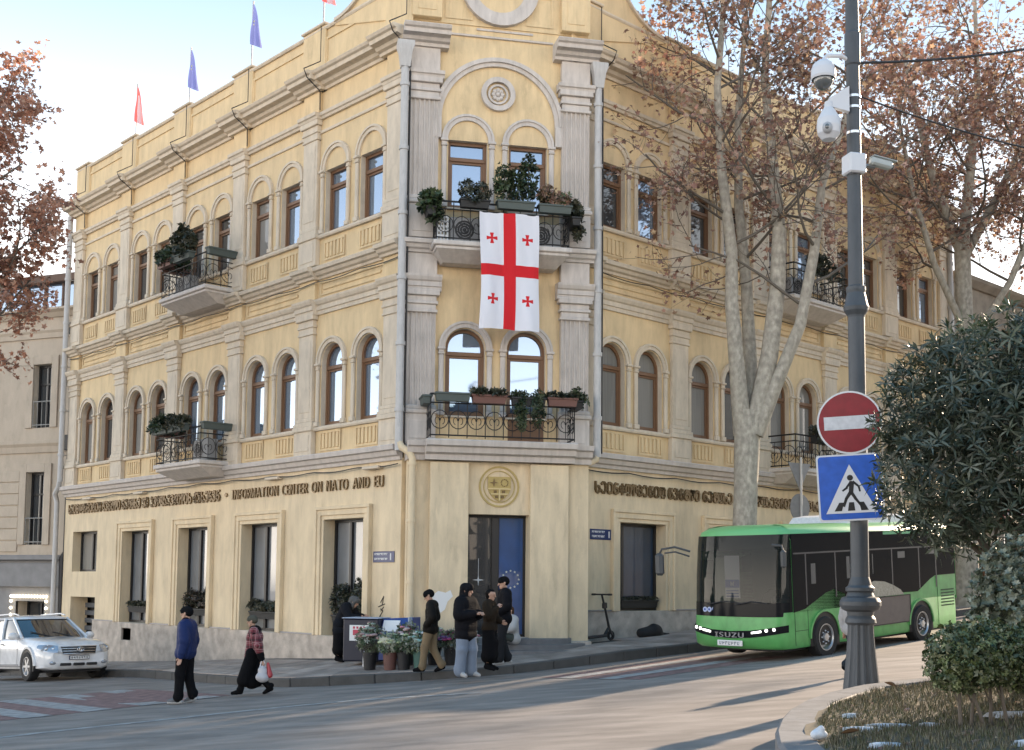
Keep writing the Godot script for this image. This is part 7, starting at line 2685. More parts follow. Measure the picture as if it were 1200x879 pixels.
func bus() -> void:
	var L := 7.15
	var HWB := 1.115
	var H := 2.66
	var c0 := Vector3(5.12, 0, -23.17) - nR * HWB
	var y0 := road_h(c0.x, c0.z)
	var c1 := c0 + dR * 5.5
	var X := (dR + UP * ((road_h(c1.x, c1.z) - y0) / 5.5)).normalized()
	var Y := nR.cross(X).normalized()
	var t := thing("green_bus", "green single-deck city bus with black glazing standing before the right-hand street front", "bus", Transform3D(Basis(X, Y, nR), Vector3(c0.x, y0, c0.z)))
	var green := mat("green_bus_paint", Color(0.13, 0.47, 0.135), 0.45, {"coat": 0.25, "coat_rough": 0.3, "tex": "soft", "scale": Vector3(0.6, 0.6, 0.6), "tex2": "stain", "scale2": Vector3(0.5, 0.25, 0.5), "world": false})
	var pale := mat("pale_green_roof_paint", Color(0.16, 0.46, 0.17), 0.4, {"coat": 0.5})
	var gloss := mat("black_bus_glass", Color(0.012, 0.013, 0.015), 0.12, {"spec": 0.2})
	var plan := func(y: float, front: float, hw: float) -> Array: # outline seen from above, from the near side round the front to the far side and back
		var row: Array[Vector3] = []
		for q in [[L, 0.92], [L - 0.1, 1.0], [4.0, 1.0], [0.62, 1.0], [0.40, 0.995], [0.26, 0.955], [0.16, 0.86], [0.08, 0.66], [0.03, 0.4], [0.0, 0.0]]:
			row.append(Vector3(q[0] + (front if q[0] < 0.6 else 0.0), y, q[1] * hw))
		for q in [[0.03, 0.4], [0.08, 0.66], [0.16, 0.86], [0.26, 0.955], [0.40, 0.995], [0.62, 1.0], [4.0, 1.0], [L - 0.1, 1.0], [L, 0.92]]:
			row.append(Vector3(q[0] + (front if q[0] < 0.6 else 0.0), y, -q[1] * hw))
		return row
	var lo := Geo.new()
	lo.loft([plan.call(0.27, 0.12, HWB * 0.97), plan.call(0.33, 0.03, HWB), plan.call(0.55, 0.0, HWB), plan.call(0.78, 0.02, HWB), plan.call(0.98, 0.05, HWB)], true, true, false, 0.6)
	# sides, back and roof above the waist, open at the front for the windscreen
	var upr := Geo.new()
	var sec := func(x: float, k: float) -> Array:
		return [Vector3(x, 0.97, HWB), Vector3(x, 1.6, HWB), Vector3(x, 2.36, HWB * k), Vector3(x, 2.5, HWB * 0.95 * k), Vector3(x, 2.6, HWB * 0.85 * k), Vector3(x, H, HWB * 0.6), Vector3(x, H + 0.01, 0), Vector3(x, H, -HWB * 0.6), Vector3(x, 2.6, -HWB * 0.85 * k), Vector3(x, 2.5, -HWB * 0.95 * k), Vector3(x, 2.36, -HWB * k), Vector3(x, 1.6, -HWB), Vector3(x, 0.97, -HWB)]
	upr.loft([sec.call(0.55, 1.0), sec.call(2.0, 1.0), sec.call(5.0, 1.0), sec.call(L - 0.05, 1.0)], false, false, false, 0.97)
	upr.quad(Vector3(L - 0.02, 0.9, -HWB), Vector3(L - 0.02, 0.9, HWB), Vector3(L - 0.02, 2.6, HWB), Vector3(L - 0.02, 2.6, -HWB), Vector3(1, 0, 0))
	var bd := Geo.new()
	for src in [lo, upr]:
		for i in src.v.size():
			bd.v.append(src.v[i]); bd.n.append(src.n[i]); bd.c.append(src.c[i]); bd.uv.append(src.uv[i])
	g_part(t, "body", bd, green)
	# roof cap with front brow
	var rf := Geo.new()
	var cap := func(y: float, front: float, hw: float) -> Array:
		return plan.call(y, front, hw)
	rf.loft([cap.call(2.50, 0.20, HWB * 0.965), cap.call(2.58, 0.22, HWB * 0.93), cap.call(2.66, 0.34, HWB * 0.82), cap.call(2.70, 0.6, HWB * 0.6)], true, false, true, 0.3)
	g_part(t, "roof", rf, pale)
	var pod := Geo.new()
	pod.loft([[Vector3(3.2, 2.66, -0.75), Vector3(6.4, 2.66, -0.75), Vector3(6.4, 2.66, 0.75), Vector3(3.2, 2.66, 0.75)], [Vector3(3.35, 2.84, -0.7), Vector3(6.2, 2.84, -0.7), Vector3(6.2, 2.84, 0.7), Vector3(3.35, 2.84, 0.7)], [Vector3(3.6, 2.88, -0.55), Vector3(6.0, 2.88, -0.55), Vector3(6.0, 2.88, 0.55), Vector3(3.6, 2.88, 0.55)]], true, false, true, 0.8)
	g_part(t, "roof_unit", pod, M.white)
	# windscreen: tinted pane wrapped round the front
	var ws := Geo.new()
	var wrow := func(y: float, front: float) -> Array:
		var row: Array[Vector3] = []
		for p in plan.call(y, front, HWB * 0.995).slice(3, 16):
			row.append(p)
		return row
	ws.loft([wrow.call(1.16, 0.055), wrow.call(1.7, 0.09), wrow.call(2.2, 0.15), wrow.call(2.50, 0.2)], false, false, false, 0.0)
	var tint := glass("tinted_windscreen", Color(0.015, 0.02, 0.02), 0.7)
	tint.metallic_specular = 0.3
	g_part(t, "windscreen", ws, tint)
	var wb := Geo.new()
	wb.loft([wrow.call(0.90, 0.03), wrow.call(1.17, 0.05)], false, false, false, 0.0)
	for s in [0, 1]:
		var strip_row := func(y: float, front: float) -> Array:
			var pr: Array = plan.call(y, front, HWB * 1.0)
			return pr.slice(2, 5) if s == 0 else pr.slice(14, 17)
		wb.loft([strip_row.call(0.97, 0.05), strip_row.call(1.7, 0.085), strip_row.call(2.5, 0.195)], false, false, false, 0.0)
	g_part(t, "black_front_panel", wb, gloss)
	var blind := Geo.new()
	blind.loft([wrow.call(2.2, 0.17), wrow.call(2.5, 0.22)], false, false, false, 0.0)
	g_part(t, "destination_blind", blind, gloss)
	# front mask with lights
	var mk := Geo.new()
	var mrow := func(y0_: float, drop: float, off: float) -> Array:
		var row: Array[Vector3] = []
		var pl: Array = plan.call(0.6, -off, HWB * 1.004)
		for i in range(4, 15):
			var p: Vector3 = pl[i]
			row.append(Vector3(p.x, y0_ - drop * (1.0 - pow(absf(p.z) / HWB, 2.0)), p.z))
		return row
	mk.loft([mrow.call(0.60, 0.12, 0.012), mrow.call(0.74, 0.12, 0.008)], false, false, false, 0.0)
	var mp := g_part(t, "front_mask", mk, gloss)
	var led := mat("lit_headlight", Color(0.8, 0.8, 0.78), 0.2, {"emit": Color(1, 0.97, 0.9), "energy": 0.9})
	for s in [-1.0, 1.0]:
		for q in [[0.94, 0.16, 0.662], [0.80, 0.105, 0.645]]:
			var h := Geo.new()
			h.ball(Vector3(q[1] - 0.02, q[2], q[0] * s), Vector3(0.02, 0.032, 0.034), 10, 6)
			g_part(mp, "headlight", h, led)
		var b := Geo.new()
		b.tube(pv([[0.045, 0.625, 0.7 * s], [0.02, 0.595, 0.5 * s]]), fr([0.022, 0.02]), 6)
		g_part(mp, "light_bar", b, led)
	var font := SystemFont.new()
	font.font_names = PackedStringArray(["Droid Sans"])
	font.font_weight = 700
	var tm := TextMesh.new()
	tm.text = "ISUZU"
	tm.font = font
	tm.font_size = 48
	tm.pixel_size = 0.0028
	tm.depth = 0.012
	tm.material = M.chrome
	part(mp, "maker_lettering", tm, Transform3D(Basis(Vector3(0, 0, 1.9), UP, Vector3(-1, 0, 0)), Vector3(-0.02, 0.545, 0.0)))
	var np := Geo.new()
	np.box(Vector3(-0.035, 0.33, -0.3), Vector3(0.0, 0.44, 0.3), 0.008)
	var npp := g_part(t, "number_plate", np, M.paper)
	var nm := Geo.new()
	for k in 7:
		var z := -0.24 + 0.072 * k
		nm.box(Vector3(-0.038, 0.355, z), Vector3(-0.036, 0.415, z + 0.012))
		nm.box(Vector3(-0.038, 0.355 + 0.024 * (k % 3), z), Vector3(-0.036, 0.367 + 0.024 * (k % 3), z + 0.045))
		nm.box(Vector3(-0.038, 0.38, z + 0.034), Vector3(-0.036, 0.415, z + 0.045))
	g_part(npp, "plate_marks", nm, mat("blue_grey_plate_print", Color(0.08, 0.1, 0.16), 0.6))
	for k in 3:
		var ic := Geo.new()
		ic.xf = Transform3D(Basis(Vector3(0, 0, 1), UP, Vector3(-1, 0, 0)), Vector3(0.085, 1.03, -0.66 + 0.11 * k))
		ic.prism(disc(0, 0, 0.052, 16), 0.0, 0.01)
		var ip := g_part(t, "round_sticker", ic, mat("pale_blue_sticker", Color(0.45, 0.52, 0.72), 0.4))
		var id := Geo.new()
		id.xf = ic.xf
		id.box(Vector3(-0.025, -0.02, 0.01), Vector3(0.02, 0.02, 0.013))
		g_part(ip, "pictogram", id, mat("blue_print", Color(0.04, 0.08, 0.35), 0.4))
	# interior glimpsed through the windscreen
	var it := Geo.new()
	it.box(Vector3(0.3, 0.95, -1.05), Vector3(7.0, 0.99, 1.05))
	it.box(Vector3(0.28, 1.0, -0.9), Vector3(0.62, 1.14, 0.98), 0.03)
	it.box(Vector3(2.3, 1.0, -1.08), Vector3(2.34, 2.45, 1.08))
	g_part(t, "cab_interior", it, mat("dark_grey_interior", Color(0.05, 0.052, 0.055), 0.7))
	var sw := Geo.new()
	var ring := PackedVector3Array()
	for k in 17:
		ring.append(Vector3(0.72 + sin(TAU * k / 16) * 0.12, 1.26 + sin(TAU * k / 16) * 0.16, 0.5 + cos(TAU * k / 16) * 0.21))
	var rr := PackedFloat32Array()
	rr.resize(17)
	rr.fill(0.016)
	sw.tube(ring, rr, 5)
	g_part(t, "steering_wheel", sw, M.black)
	var seat := Geo.new()
	seat.box(Vector3(1.0, 1.0, 0.25), Vector3(1.5, 1.25, 0.75), 0.06)
	seat.box(Vector3(1.4, 1.2, 0.25), Vector3(1.54, 1.85, 0.75), 0.05)
	g_part(t, "driver_seat", seat, mat("grey_seat_fabric", Color(0.07, 0.075, 0.09), 0.9))
	var dp := Geo.new()
	dp.box(Vector3(0.9, 1.05, -1.02), Vector3(0.94, 2.05, -0.55), 0.01)
	g_part(t, "pale_door_leaf", dp, mat("pale_green_panel", Color(0.33, 0.40, 0.32), 0.6))
	var ps := Geo.new()
	ps.box(Vector3(0.27, 1.25, -0.28), Vector3(0.28, 2.1, 0.08))
	var psp := g_part(t, "windscreen_notice", ps, M.paper)
	var pb := Geo.new()
	pb.box(Vector3(0.262, 1.46, -0.27), Vector3(0.268, 1.62, 0.07))
	for k in 3:
		pb.box(Vector3(0.262, 1.28 + k * 0.055, -0.25), Vector3(0.268, 1.30 + k * 0.055, 0.05))
	g_part(psp, "blue_block", pb, mat("blue_notice_print", Color(0.03, 0.09, 0.4), 0.5))
	var tm2 := TextMesh.new()
	tm2.text = "M"
	tm2.font = font
	tm2.font_size = 32
	tm2.pixel_size = 0.0035
	tm2.depth = 0.004
	tm2.material = M.paper
	part(psp, "letter", tm2, Transform3D(Basis(Vector3(0, 0, 1), UP, Vector3(-1, 0, 0)), Vector3(0.259, 1.54, -0.1)))
	# wipers
	for q in [[-0.55, 0.25], [0.15, 0.85]]:
		var w := Geo.new()
		w.tube(pv([[0.0, 1.14, q[0]], [0.02, 1.2, (q[0] + q[1]) / 2], [0.08, 1.17, q[1]]]), fr([0.014, 0.012, 0.008]), 5)
		g_part(t, "wiper", w, M.black)
	# side glazing, near and far side
	var dim := mat("dim_notice", Color(0.07, 0.075, 0.08), 0.4)
	for s in [1.0, -1.0]:
		var sg := Geo.new()
		var pts := PackedVector2Array([Vector2(0.56, 0.97), Vector2(0.95, 1.02), Vector2(1.7, 1.30), Vector2(2.0, 1.36), Vector2(2.5, 1.22), Vector2(2.9, 1.17), Vector2(5.35, 1.14), Vector2(5.9, 1.38), Vector2(6.15, 1.46), Vector2(7.08, 1.46), Vector2(7.08, 2.42), Vector2(0.56, 2.42)])
		sg.prism(pts, 0.0, 0.012)
		var at := Transform3D(Basis(), Vector3(0, 0, HWB)) if s > 0 else Transform3D(Basis(Vector3(1, 0, 0), UP, Vector3(0, 0, -1)), Vector3(0, 0, -HWB))
		var sp := g_part(t, "side_glazing", sg, gloss, at)
		var tr := Geo.new()
		for x in [1.02, 2.08, 3.2, 4.3, 5.45, 6.2]:
			tr.box(Vector3(x - 0.02, 1.2 if x > 2 else 1.1, 0.012), Vector3(x + 0.02, 2.12, 0.016))
		tr.box(Vector3(0.6, 2.1, 0.012), Vector3(7.0, 2.13, 0.02))
		g_part(sp, "window_bars", tr, mat("dark_grey_bar", Color(0.06, 0.06, 0.065), 0.4))
		for q in [[1.2, 1.5, 0.16, 0.4], [2.5, 1.55, 0.12, 0.45], [4.55, 1.9, 0.3, 0.14], [5.9, 1.95, 0.26, 0.1], [3.5, 1.6, 0.03, 0.42]]:
			var inn := Geo.new() # pale things seen dimly inside
			inn.box(Vector3(q[0], q[1], 0.0121), Vector3(q[0] + q[2], q[1] + q[3], 0.0135))
			g_part(sp, "window_notice", inn, dim)
	var ln := Geo.new()
	for x in [0.6, 1.05, 6.25]:
		ln.box(Vector3(x - 0.006, 0.32, HWB + 0.001), Vector3(x + 0.006, 1.0 if x < 6 else 1.46, HWB + 0.005))
	ln.box(Vector3(0.6, 0.6, HWB + 0.001), Vector3(1.05, 0.612, HWB + 0.005))
	for k in 6:
		ln.box(Vector3(6.4, 0.75 + 0.07 * k, HWB + 0.001), Vector3(7.0, 0.78 + 0.07 * k, HWB + 0.006))
	g_part(t, "panel_joints", ln, mat("dark_green_joint", Color(0.02, 0.06, 0.025), 0.6))
	# wheel arches and wheels
	for x in [1.62, 5.46]:
		for s in [1.0, -1.0]:
			var a := Geo.new()
			var ap := PackedVector2Array()
			for k in 17:
				var an := PI * k / 16
				ap.append(Vector2(x + cos(an) * 0.52, 0.43 + sin(an) * 0.5))
			ap.append(Vector2(x - 0.52, 0.27))
			ap.append(Vector2(x + 0.52, 0.27))
			a.prism(ap, 0.0, 0.006)
			var at := Transform3D(Basis(), Vector3(0, 0, HWB)) if s > 0 else Transform3D(Basis(Vector3(1, 0, 0), UP, Vector3(0, 0, -1)), Vector3(0, 0, -HWB))
			var apn := g_part(t, "wheel_arch", a, M.black, at)
			var lip := Geo.new()
			lip.ring(x, 0.43, 0.5, 0.545, 0.0, PI, 0.0, 0.03, 18)
			g_part(apn, "arch_lip", lip, green)
			wheel(t, Vector3(x, 0.42, s * (HWB - 0.085)), 0.42, 0.26, s, 0, true)
	var und := Geo.new()
	und.box(Vector3(0.5, 0.2, -0.9), Vector3(6.9, 0.34, 0.9))
	g_part(t, "underbody", und, M.black)
	# advertisement panel low on the side
	var ad := Geo.new()
	ad.box(Vector3(3.35, 0.5, HWB + 0.001), Vector3(5.0, 1.1, HWB + 0.02), 0.006)
	var adp := g_part(t, "brown_side_panel", ad, mat("grey_brown_panel", Color(0.17, 0.14, 0.125), 0.6, {"tex": "stain", "scale": Vector3(0.6, 0.6, 0.6)}))
	var fr_ := Geo.new()
	for q in [[3.35, 0.5, 5.0, 0.52], [3.35, 1.08, 5.0, 1.1], [3.35, 0.5, 3.37, 1.1], [4.98, 0.5, 5.0, 1.1]]:
		fr_.box(Vector3(q[0], q[1], HWB + 0.02), Vector3(q[2], q[3], HWB + 0.028))
	g_part(adp, "edge_strip", fr_, M.black)
	var im := Geo.new()
	im.prism(PackedVector2Array([Vector2(3.2, 1.11), Vector2(4.75, 1.11), Vector2(4.6, 1.22), Vector2(4.3, 1.33), Vector2(3.95, 1.42), Vector2(3.55, 1.45), Vector2(3.25, 1.4)]), HWB + 0.013, HWB + 0.016)
	g_part(adp, "pale_print", im, mat("cream_print", Color(0.5, 0.47, 0.38), 0.5, {"tex": "patch", "scale": Vector3(1.6, 1.6, 1.6)}))
	# mirrors
	var mr := Geo.new()
	mr.tube(pv([[0.1, 2.2, -HWB * 0.9], [-0.12, 2.3, -HWB * 1.1], [-0.2, 2.26, -HWB * 1.35], [-0.2, 2.15, -HWB * 1.42]]), fr([0.022, 0.022, 0.022, 0.022]), 6)
	mr.tube(pv([[0.1, 2.1, -HWB * 0.92], [-0.1, 2.2, -HWB * 1.1], [-0.18, 2.18, -HWB * 1.3]]), fr([0.018, 0.018, 0.018]), 6)
	mr.box(Vector3(-0.26, 1.72, -HWB * 1.42 - 0.1), Vector3(-0.12, 2.18, -HWB * 1.42 + 0.1), 0.05)
	g_part(t, "wing_mirror", mr, mat("dark_grey_mirror", Color(0.06, 0.065, 0.07), 0.5))
	var mr2 := Geo.new()
	mr2.tube(pv([[0.1, 2.3, HWB * 0.9], [0.05, 2.28, HWB * 1.12], [0.05, 2.2, HWB * 1.15]]), fr([0.02, 0.02, 0.02]), 6)
	mr2.box(Vector3(0.0, 1.85, HWB * 1.15 - 0.06), Vector3(0.1, 2.2, HWB * 1.15 + 0.06), 0.04)
	g_part(t, "wing_mirror", mr2, mat("dark_grey_mirror", Color(0.06, 0.065, 0.07), 0.5))

# ------------------------------------------------------------------ street furniture and small things
func lamp_post() -> void:
	var p := Vector3(4.55, 0, -15.75)
	p.y = road_h(p.x, p.z)
	var t := thing("lamp_post", "tall grey cast-iron lamp post with fluted base standing behind the planter", "lamp post", Transform3D(Basis(), p))
	# fluted base
	var b := Geo.new()
	b.lathe(PackedVector2Array([Vector2(0.0, -0.4), Vector2(0.275, -0.4), Vector2(0.275, 0.06), Vector2(0.255, 0.1)]), 12, true)
	var rows := []
	for q in [[0.1, 0.245], [0.3, 0.222], [0.6, 0.19], [0.9, 0.168], [1.0, 0.165]]:
		var row: Array[Vector3] = []
		for k in 48:
			var a := TAU * k / 48
			var r: float = q[1] * (1.0 if k % 4 < 2 else 0.87)
			row.append(Vector3(cos(a) * r, q[0], sin(a) * r))
		rows.append(row)
	b.loft(rows, true, false, true, 0.6)
	g_part(t, "fluted_base", b, M.lamp)
	var c := Geo.new()
	c.lathe(PackedVector2Array([Vector2(0.165, 1.0), Vector2(0.20, 1.03), Vector2(0.19, 1.08), Vector2(0.165, 1.12), Vector2(0.17, 1.17), Vector2(0.235, 1.20), Vector2(0.262, 1.25), Vector2(0.262, 1.30), Vector2(0.235, 1.35), Vector2(0.18, 1.37), Vector2(0.16, 1.42), Vector2(0.185, 1.44), Vector2(0.185, 1.48), Vector2(0.15, 1.51), Vector2(0.13, 1.58), Vector2(0.118, 1.62)]), 24)
	g_part(t, "base_collar", c, M.lamp)
	var s := Geo.new()
	s.lathe(PackedVector2Array([Vector2(0.118, 1.6), Vector2(0.112, 3.0), Vector2(0.108, 5.1)]), 20)
	g_part(t, "shaft", s, M.lamp)
	var k := Geo.new()
	k.lathe(PackedVector2Array([Vector2(0.108, 5.05), Vector2(0.115, 5.08), Vector2(0.155, 5.14), Vector2(0.165, 5.19), Vector2(0.15, 5.24), Vector2(0.12, 5.38), Vector2(0.128, 5.42), Vector2(0.128, 5.46), Vector2(0.10, 5.48)]), 20)
	g_part(t, "upper_collar", k, M.lamp)
	var u := Geo.new()
	u.lathe(PackedVector2Array([Vector2(0.10, 5.45), Vector2(0.088, 8.5), Vector2(0.105, 8.52), Vector2(0.105, 8.95), Vector2(0.09, 8.97), Vector2(0.08, 11.0), Vector2(0.0, 11.02)]), 18)
	g_part(t, "upper_shaft", u, M.lamp)
	for y in [7.9, 8.05, 7.55]:
		var r := Geo.new()
		r.lathe(PackedVector2Array([Vector2(0.094, y), Vector2(0.1, y), Vector2(0.1, y + 0.035), Vector2(0.094, y + 0.035)]), 16)
		g_part(t, "steel_strap", r, M.chrome)
	var st := Geo.new()
	for q in [[1.72, 0.12, 0.07], [1.95, 0.09, 0.06], [1.62, 0.06, 0.05]]:
		for i in 3:
			var a0: float = PI * 0.55 + i * 0.18 + q[0]
			st.face(Vector3(cos(a0) * 0.1195, q[0], sin(a0) * 0.1195), Vector3(cos(a0 + 0.18) * 0.1195, q[0], sin(a0 + 0.18) * 0.1195), Vector3(cos(a0 + 0.18) * 0.1195, q[0] + q[2], sin(a0 + 0.18) * 0.1195), Vector3(cos(a0) * 0.1195, q[0] + q[2], sin(a0) * 0.1195), Vector3(0, q[0], 0))
	g_part(t, "torn_sticker", st, mat("faded_sticker", Color(0.3, 0.33, 0.38), 0.7))
	# signs
	var face := Basis(UP, -0.2) * Basis(Vector3(0, 0, 1), 0.05)
	var no := thing("no_entry_sign", "round red no-entry sign with a white bar, on the lamp post", "road sign", Transform3D(face, p + Vector3(-0.12, 3.63, 0.0) + face.z * 0.16))
	var d := Geo.new()
	d.prism(disc(0, 0, 0.415, 40), -0.02, 0.0, true, true)
	g_part(no, "white_plate", d, mat("white_sign_face", Color(0.72, 0.72, 0.73), 0.4))
	var rd := Geo.new()
	rd.prism(disc(0, 0, 0.392, 40), 0.0, 0.003, false)
	g_part(no, "red_disc", rd, mat("red_sign_face", Color(0.30, 0.012, 0.022), 0.4, {"tex": "soft", "scale": Vector3(1.5, 1.5, 1.5)}))
	var bar := Geo.new()
	bar.poly(rect2(-0.325, -0.09, 0.325, 0.085), 0.006, 1)
	g_part(no, "white_bar", bar, mat("white_sign_bar", Color(0.74, 0.74, 0.76), 0.4, {"tex": "soft", "scale": Vector3(2, 2, 2)}))
	var pc := thing("pedestrian_crossing_sign", "square blue sign with a walking figure in a white triangle", "road sign", Transform3D(face, p + Vector3(-0.12, 2.78, 0.0) + face.z * 0.16))
	var sq := PackedVector2Array()
	for q in [[1, 1], [-1, 1], [-1, -1], [1, -1]]:
		for i in 5:
			var a := PI / 2 * i / 4 + (0.0 if q[0] > 0 and q[1] > 0 else PI / 2 if q[1] > 0 else PI if q[0] < 0 else PI * 1.5)
			sq.append(Vector2(q[0] * 0.375 + cos(a) * 0.04, q[1] * 0.395 + sin(a) * 0.04))
	var pl := Geo.new()
	pl.prism(sq, -0.02, 0.0)
	g_part(pc, "white_plate", pl, mat("white_sign_face", Color(0.72, 0.72, 0.73), 0.4))
	var bl := Geo.new()
	var sq2 := PackedVector2Array()
	for q in sq:
		sq2.append(q * Vector2(0.945, 0.948))
	bl.prism(sq2, 0.0, 0.003, false)
	g_part(pc, "blue_face", bl, mat("blue_sign_face", Color(0.02, 0.13, 0.62), 0.4, {"tex": "soft", "scale": Vector3(1.5, 1.5, 1.5)}))
	var tr := Geo.new()
	tr.poly(PackedVector2Array([Vector2(-0.325, -0.335), Vector2(0.325, -0.335), Vector2(0.0, 0.30)]), 0.006, 1)
	g_part(pc, "white_triangle", tr, mat("white_sign_bar", Color(0.74, 0.74, 0.76), 0.4))
	var f := Geo.new()
	f.poly(disc(0.0, 0.125, 0.038, 16), 0.0095, 1)
	var seg := func(a: Vector2, e: Vector2, w0: float, w1: float) -> void:
		var n := (e - a).normalized()
		n = Vector2(-n.y, n.x)
		f.poly(PackedVector2Array([a - n * w0, e - n * w1, e + n * w1, a + n * w0]), 0.0095, 1)
	seg.call(Vector2(0.02, 0.08), Vector2(0.0, -0.08), 0.03, 0.028)
	seg.call(Vector2(0.03, 0.075), Vector2(0.1, 0.01), 0.015, 0.013)
	seg.call(Vector2(0.1, 0.02), Vector2(0.115, -0.06), 0.014, 0.011)
	seg.call(Vector2(0.0, 0.06), Vector2(-0.05, -0.0), 0.015, 0.013)
	seg.call(Vector2(-0.04, 0.0), Vector2(-0.105, -0.045), 0.014, 0.011)
	seg.call(Vector2(-0.0, -0.06), Vector2(-0.065, -0.15), 0.024, 0.018)
	seg.call(Vector2(-0.06, -0.14), Vector2(-0.10, -0.25), 0.019, 0.015)
	seg.call(Vector2(0.01, -0.07), Vector2(0.06, -0.16), 0.02, 0.018)
	seg.call(Vector2(0.055, -0.15), Vector2(0.125, -0.25), 0.017, 0.014)
	for x in [-0.2, 0.0, 0.2]:
		f.poly(PackedVector2Array([Vector2(x - 0.052 - x * 0.16, -0.305), Vector2(x + 0.042 - x * 0.16, -0.305), Vector2(x + 0.03 - x * 0.38, -0.195), Vector2(x - 0.03 - x * 0.38, -0.195)]), 0.0095, 1)
	g_part(pc, "walking_figure", f, M.blackframe)
	# brackets
	for y in [3.63, 2.78]:
		var br := Geo.new()
		br.box(Vector3(-0.14, y - 0.02, 0.0), Vector3(0.14, y + 0.02, 0.13), 0.008)
		g_part(t, "sign_bracket", br, M.sheet, Transform3D(face, Vector3.ZERO))
	# cameras
	var wh := mat("white_camera_housing", Color(0.6, 0.62, 0.66), 0.4)
	var smoke := mat("smoked_dome", Color(0.10, 0.11, 0.115), 0.15, {"coat": 1.0})
	var d1 := thing("dome_camera", "white dome camera with a smoked dome, topmost on the lamp post", "camera", Transform3D(Basis(), p + Vector3(-0.42, 8.28, 0.08)), "security cameras on the lamp post")
	var g := Geo.new()
	g.lathe(PackedVector2Array([Vector2(0.155, 0.0), Vector2(0.165, 0.03), Vector2(0.16, 0.14), Vector2(0.13, 0.21), Vector2(0.07, 0.26), Vector2(0.0, 0.28)]), 20)
	g_part(d1, "housing", g, wh)
	g = Geo.new()
	g.ball(Vector3(0, 0.0, 0), Vector3(0.135, 0.15, 0.135), 16, 10)
	g_part(d1, "dome", g, smoke)
	g = Geo.new()
	g.tube(pv([[0.0, 0.26, 0], [0.05, 0.33, 0], [0.25, 0.34, -0.02], [0.36, 0.3, -0.06]]), fr([0.03, 0.03, 0.028, 0.028]), 8)
	g_part(d1, "arm", g, wh)
	var d2 := thing("ball_camera", "white ball-shaped camera on a bracket below the dome camera", "camera", Transform3D(Basis(), p + Vector3(-0.36, 7.62, 0.1)), "security cameras on the lamp post")
	g = Geo.new()
	g.lathe(PackedVector2Array([Vector2(0.0, -0.20), Vector2(0.09, -0.18), Vector2(0.145, -0.1), Vector2(0.16, 0.0), Vector2(0.15, 0.1), Vector2(0.10, 0.2), Vector2(0.06, 0.26), Vector2(0.05, 0.34), Vector2(0.0, 0.35)]), 20)
	g_part(d2, "housing", g, wh)
	g = Geo.new()
	g.ball(Vector3(-0.05, -0.06, 0.125), Vector3(0.07, 0.08, 0.06), 14, 8)
	g_part(d2, "lens_ring", g, mat("grey_lens_ring", Color(0.35, 0.36, 0.38), 0.4))
	g = Geo.new()
	g.ball(Vector3(-0.065, -0.06, 0.17), Vector3(0.032, 0.038, 0.02), 10, 6)
	g_part(d2, "lens", g, smoke)
	g = Geo.new()
	g.loft([[Vector3(0.0, 0.28, 0.03), Vector3(0.0, 0.38, 0.03), Vector3(0.0, 0.38, -0.03), Vector3(0.0, 0.28, -0.03)], [Vector3(0.27, 0.20, 0.04), Vector3(0.27, 0.55, 0.04), Vector3(0.27, 0.55, -0.05), Vector3(0.27, 0.20, -0.05)]], true, true, true, 0.8)
	g_part(d2, "bracket", g, wh)
	var d3 := thing("bullet_camera", "white bullet camera pointing right from a box on the lamp post", "camera", Transform3D(Basis(UP, 0.25), p + Vector3(0.0, 7.12, 0.05)), "security cameras on the lamp post")
	g = Geo.new()
	g.box(Vector3(-0.13, -0.13, -0.14), Vector3(0.12, 0.14, 0.1), 0.02)
	g_part(d3, "junction_box", g, wh)
	g = Geo.new()
	g.xf = Transform3D(Basis(Vector3(0, 0, 1), -0.15), Vector3(0.36, 0.03, 0.06))
	g.box(Vector3(-0.17, -0.055, -0.06), Vector3(0.15, 0.055, 0.06), 0.025)
	g.box(Vector3(-0.16, 0.055, -0.065), Vector3(0.2, 0.07, 0.065), 0.005)
	g_part(d3, "camera_body", g, mat("grey_green_housing", Color(0.38, 0.42, 0.42), 0.4))
	g = Geo.new()
	g.rod(Vector3(0.1, 0.0, 0.0), Vector3(0.27, -0.02, 0.05), 0.025, 8)
	g.ball(Vector3(0.52, 0.0, 0.06), Vector3(0.012, 0.04, 0.045), 8, 6)
	g_part(d3, "mount_and_lens", g, smoke)
	# cables running off to the right
	for q in [[8.55, 9.6, 0.018, "upper black cable running from the lamp post off to the right", 12.4], [8.1, 8.9, 0.012, "thin lower black cable running from the lamp post off to the right", 8.5]]:
		var a := p + Vector3(0.05, q[0], 0)
		var e := p + Vector3(9.0, q[4] - 0.6, -2.0)
		var pp := PackedVector3Array()
		var rr := PackedFloat32Array()
		for i in 17:
			var fr_ := i / 16.0
			pp.append(a.lerp(e, fr_) - UP * 1.1 * 4.0 * fr_ * (1.0 - fr_) * 0.5)
			rr.append(q[2])
		var cg := Geo.new()
		cg.tube(pp, rr, 5)
		var o := g_part(self, "overhead_cable", cg, M.black)
		o.set_meta("label", q[3])
		o.set_meta("category", "cable")

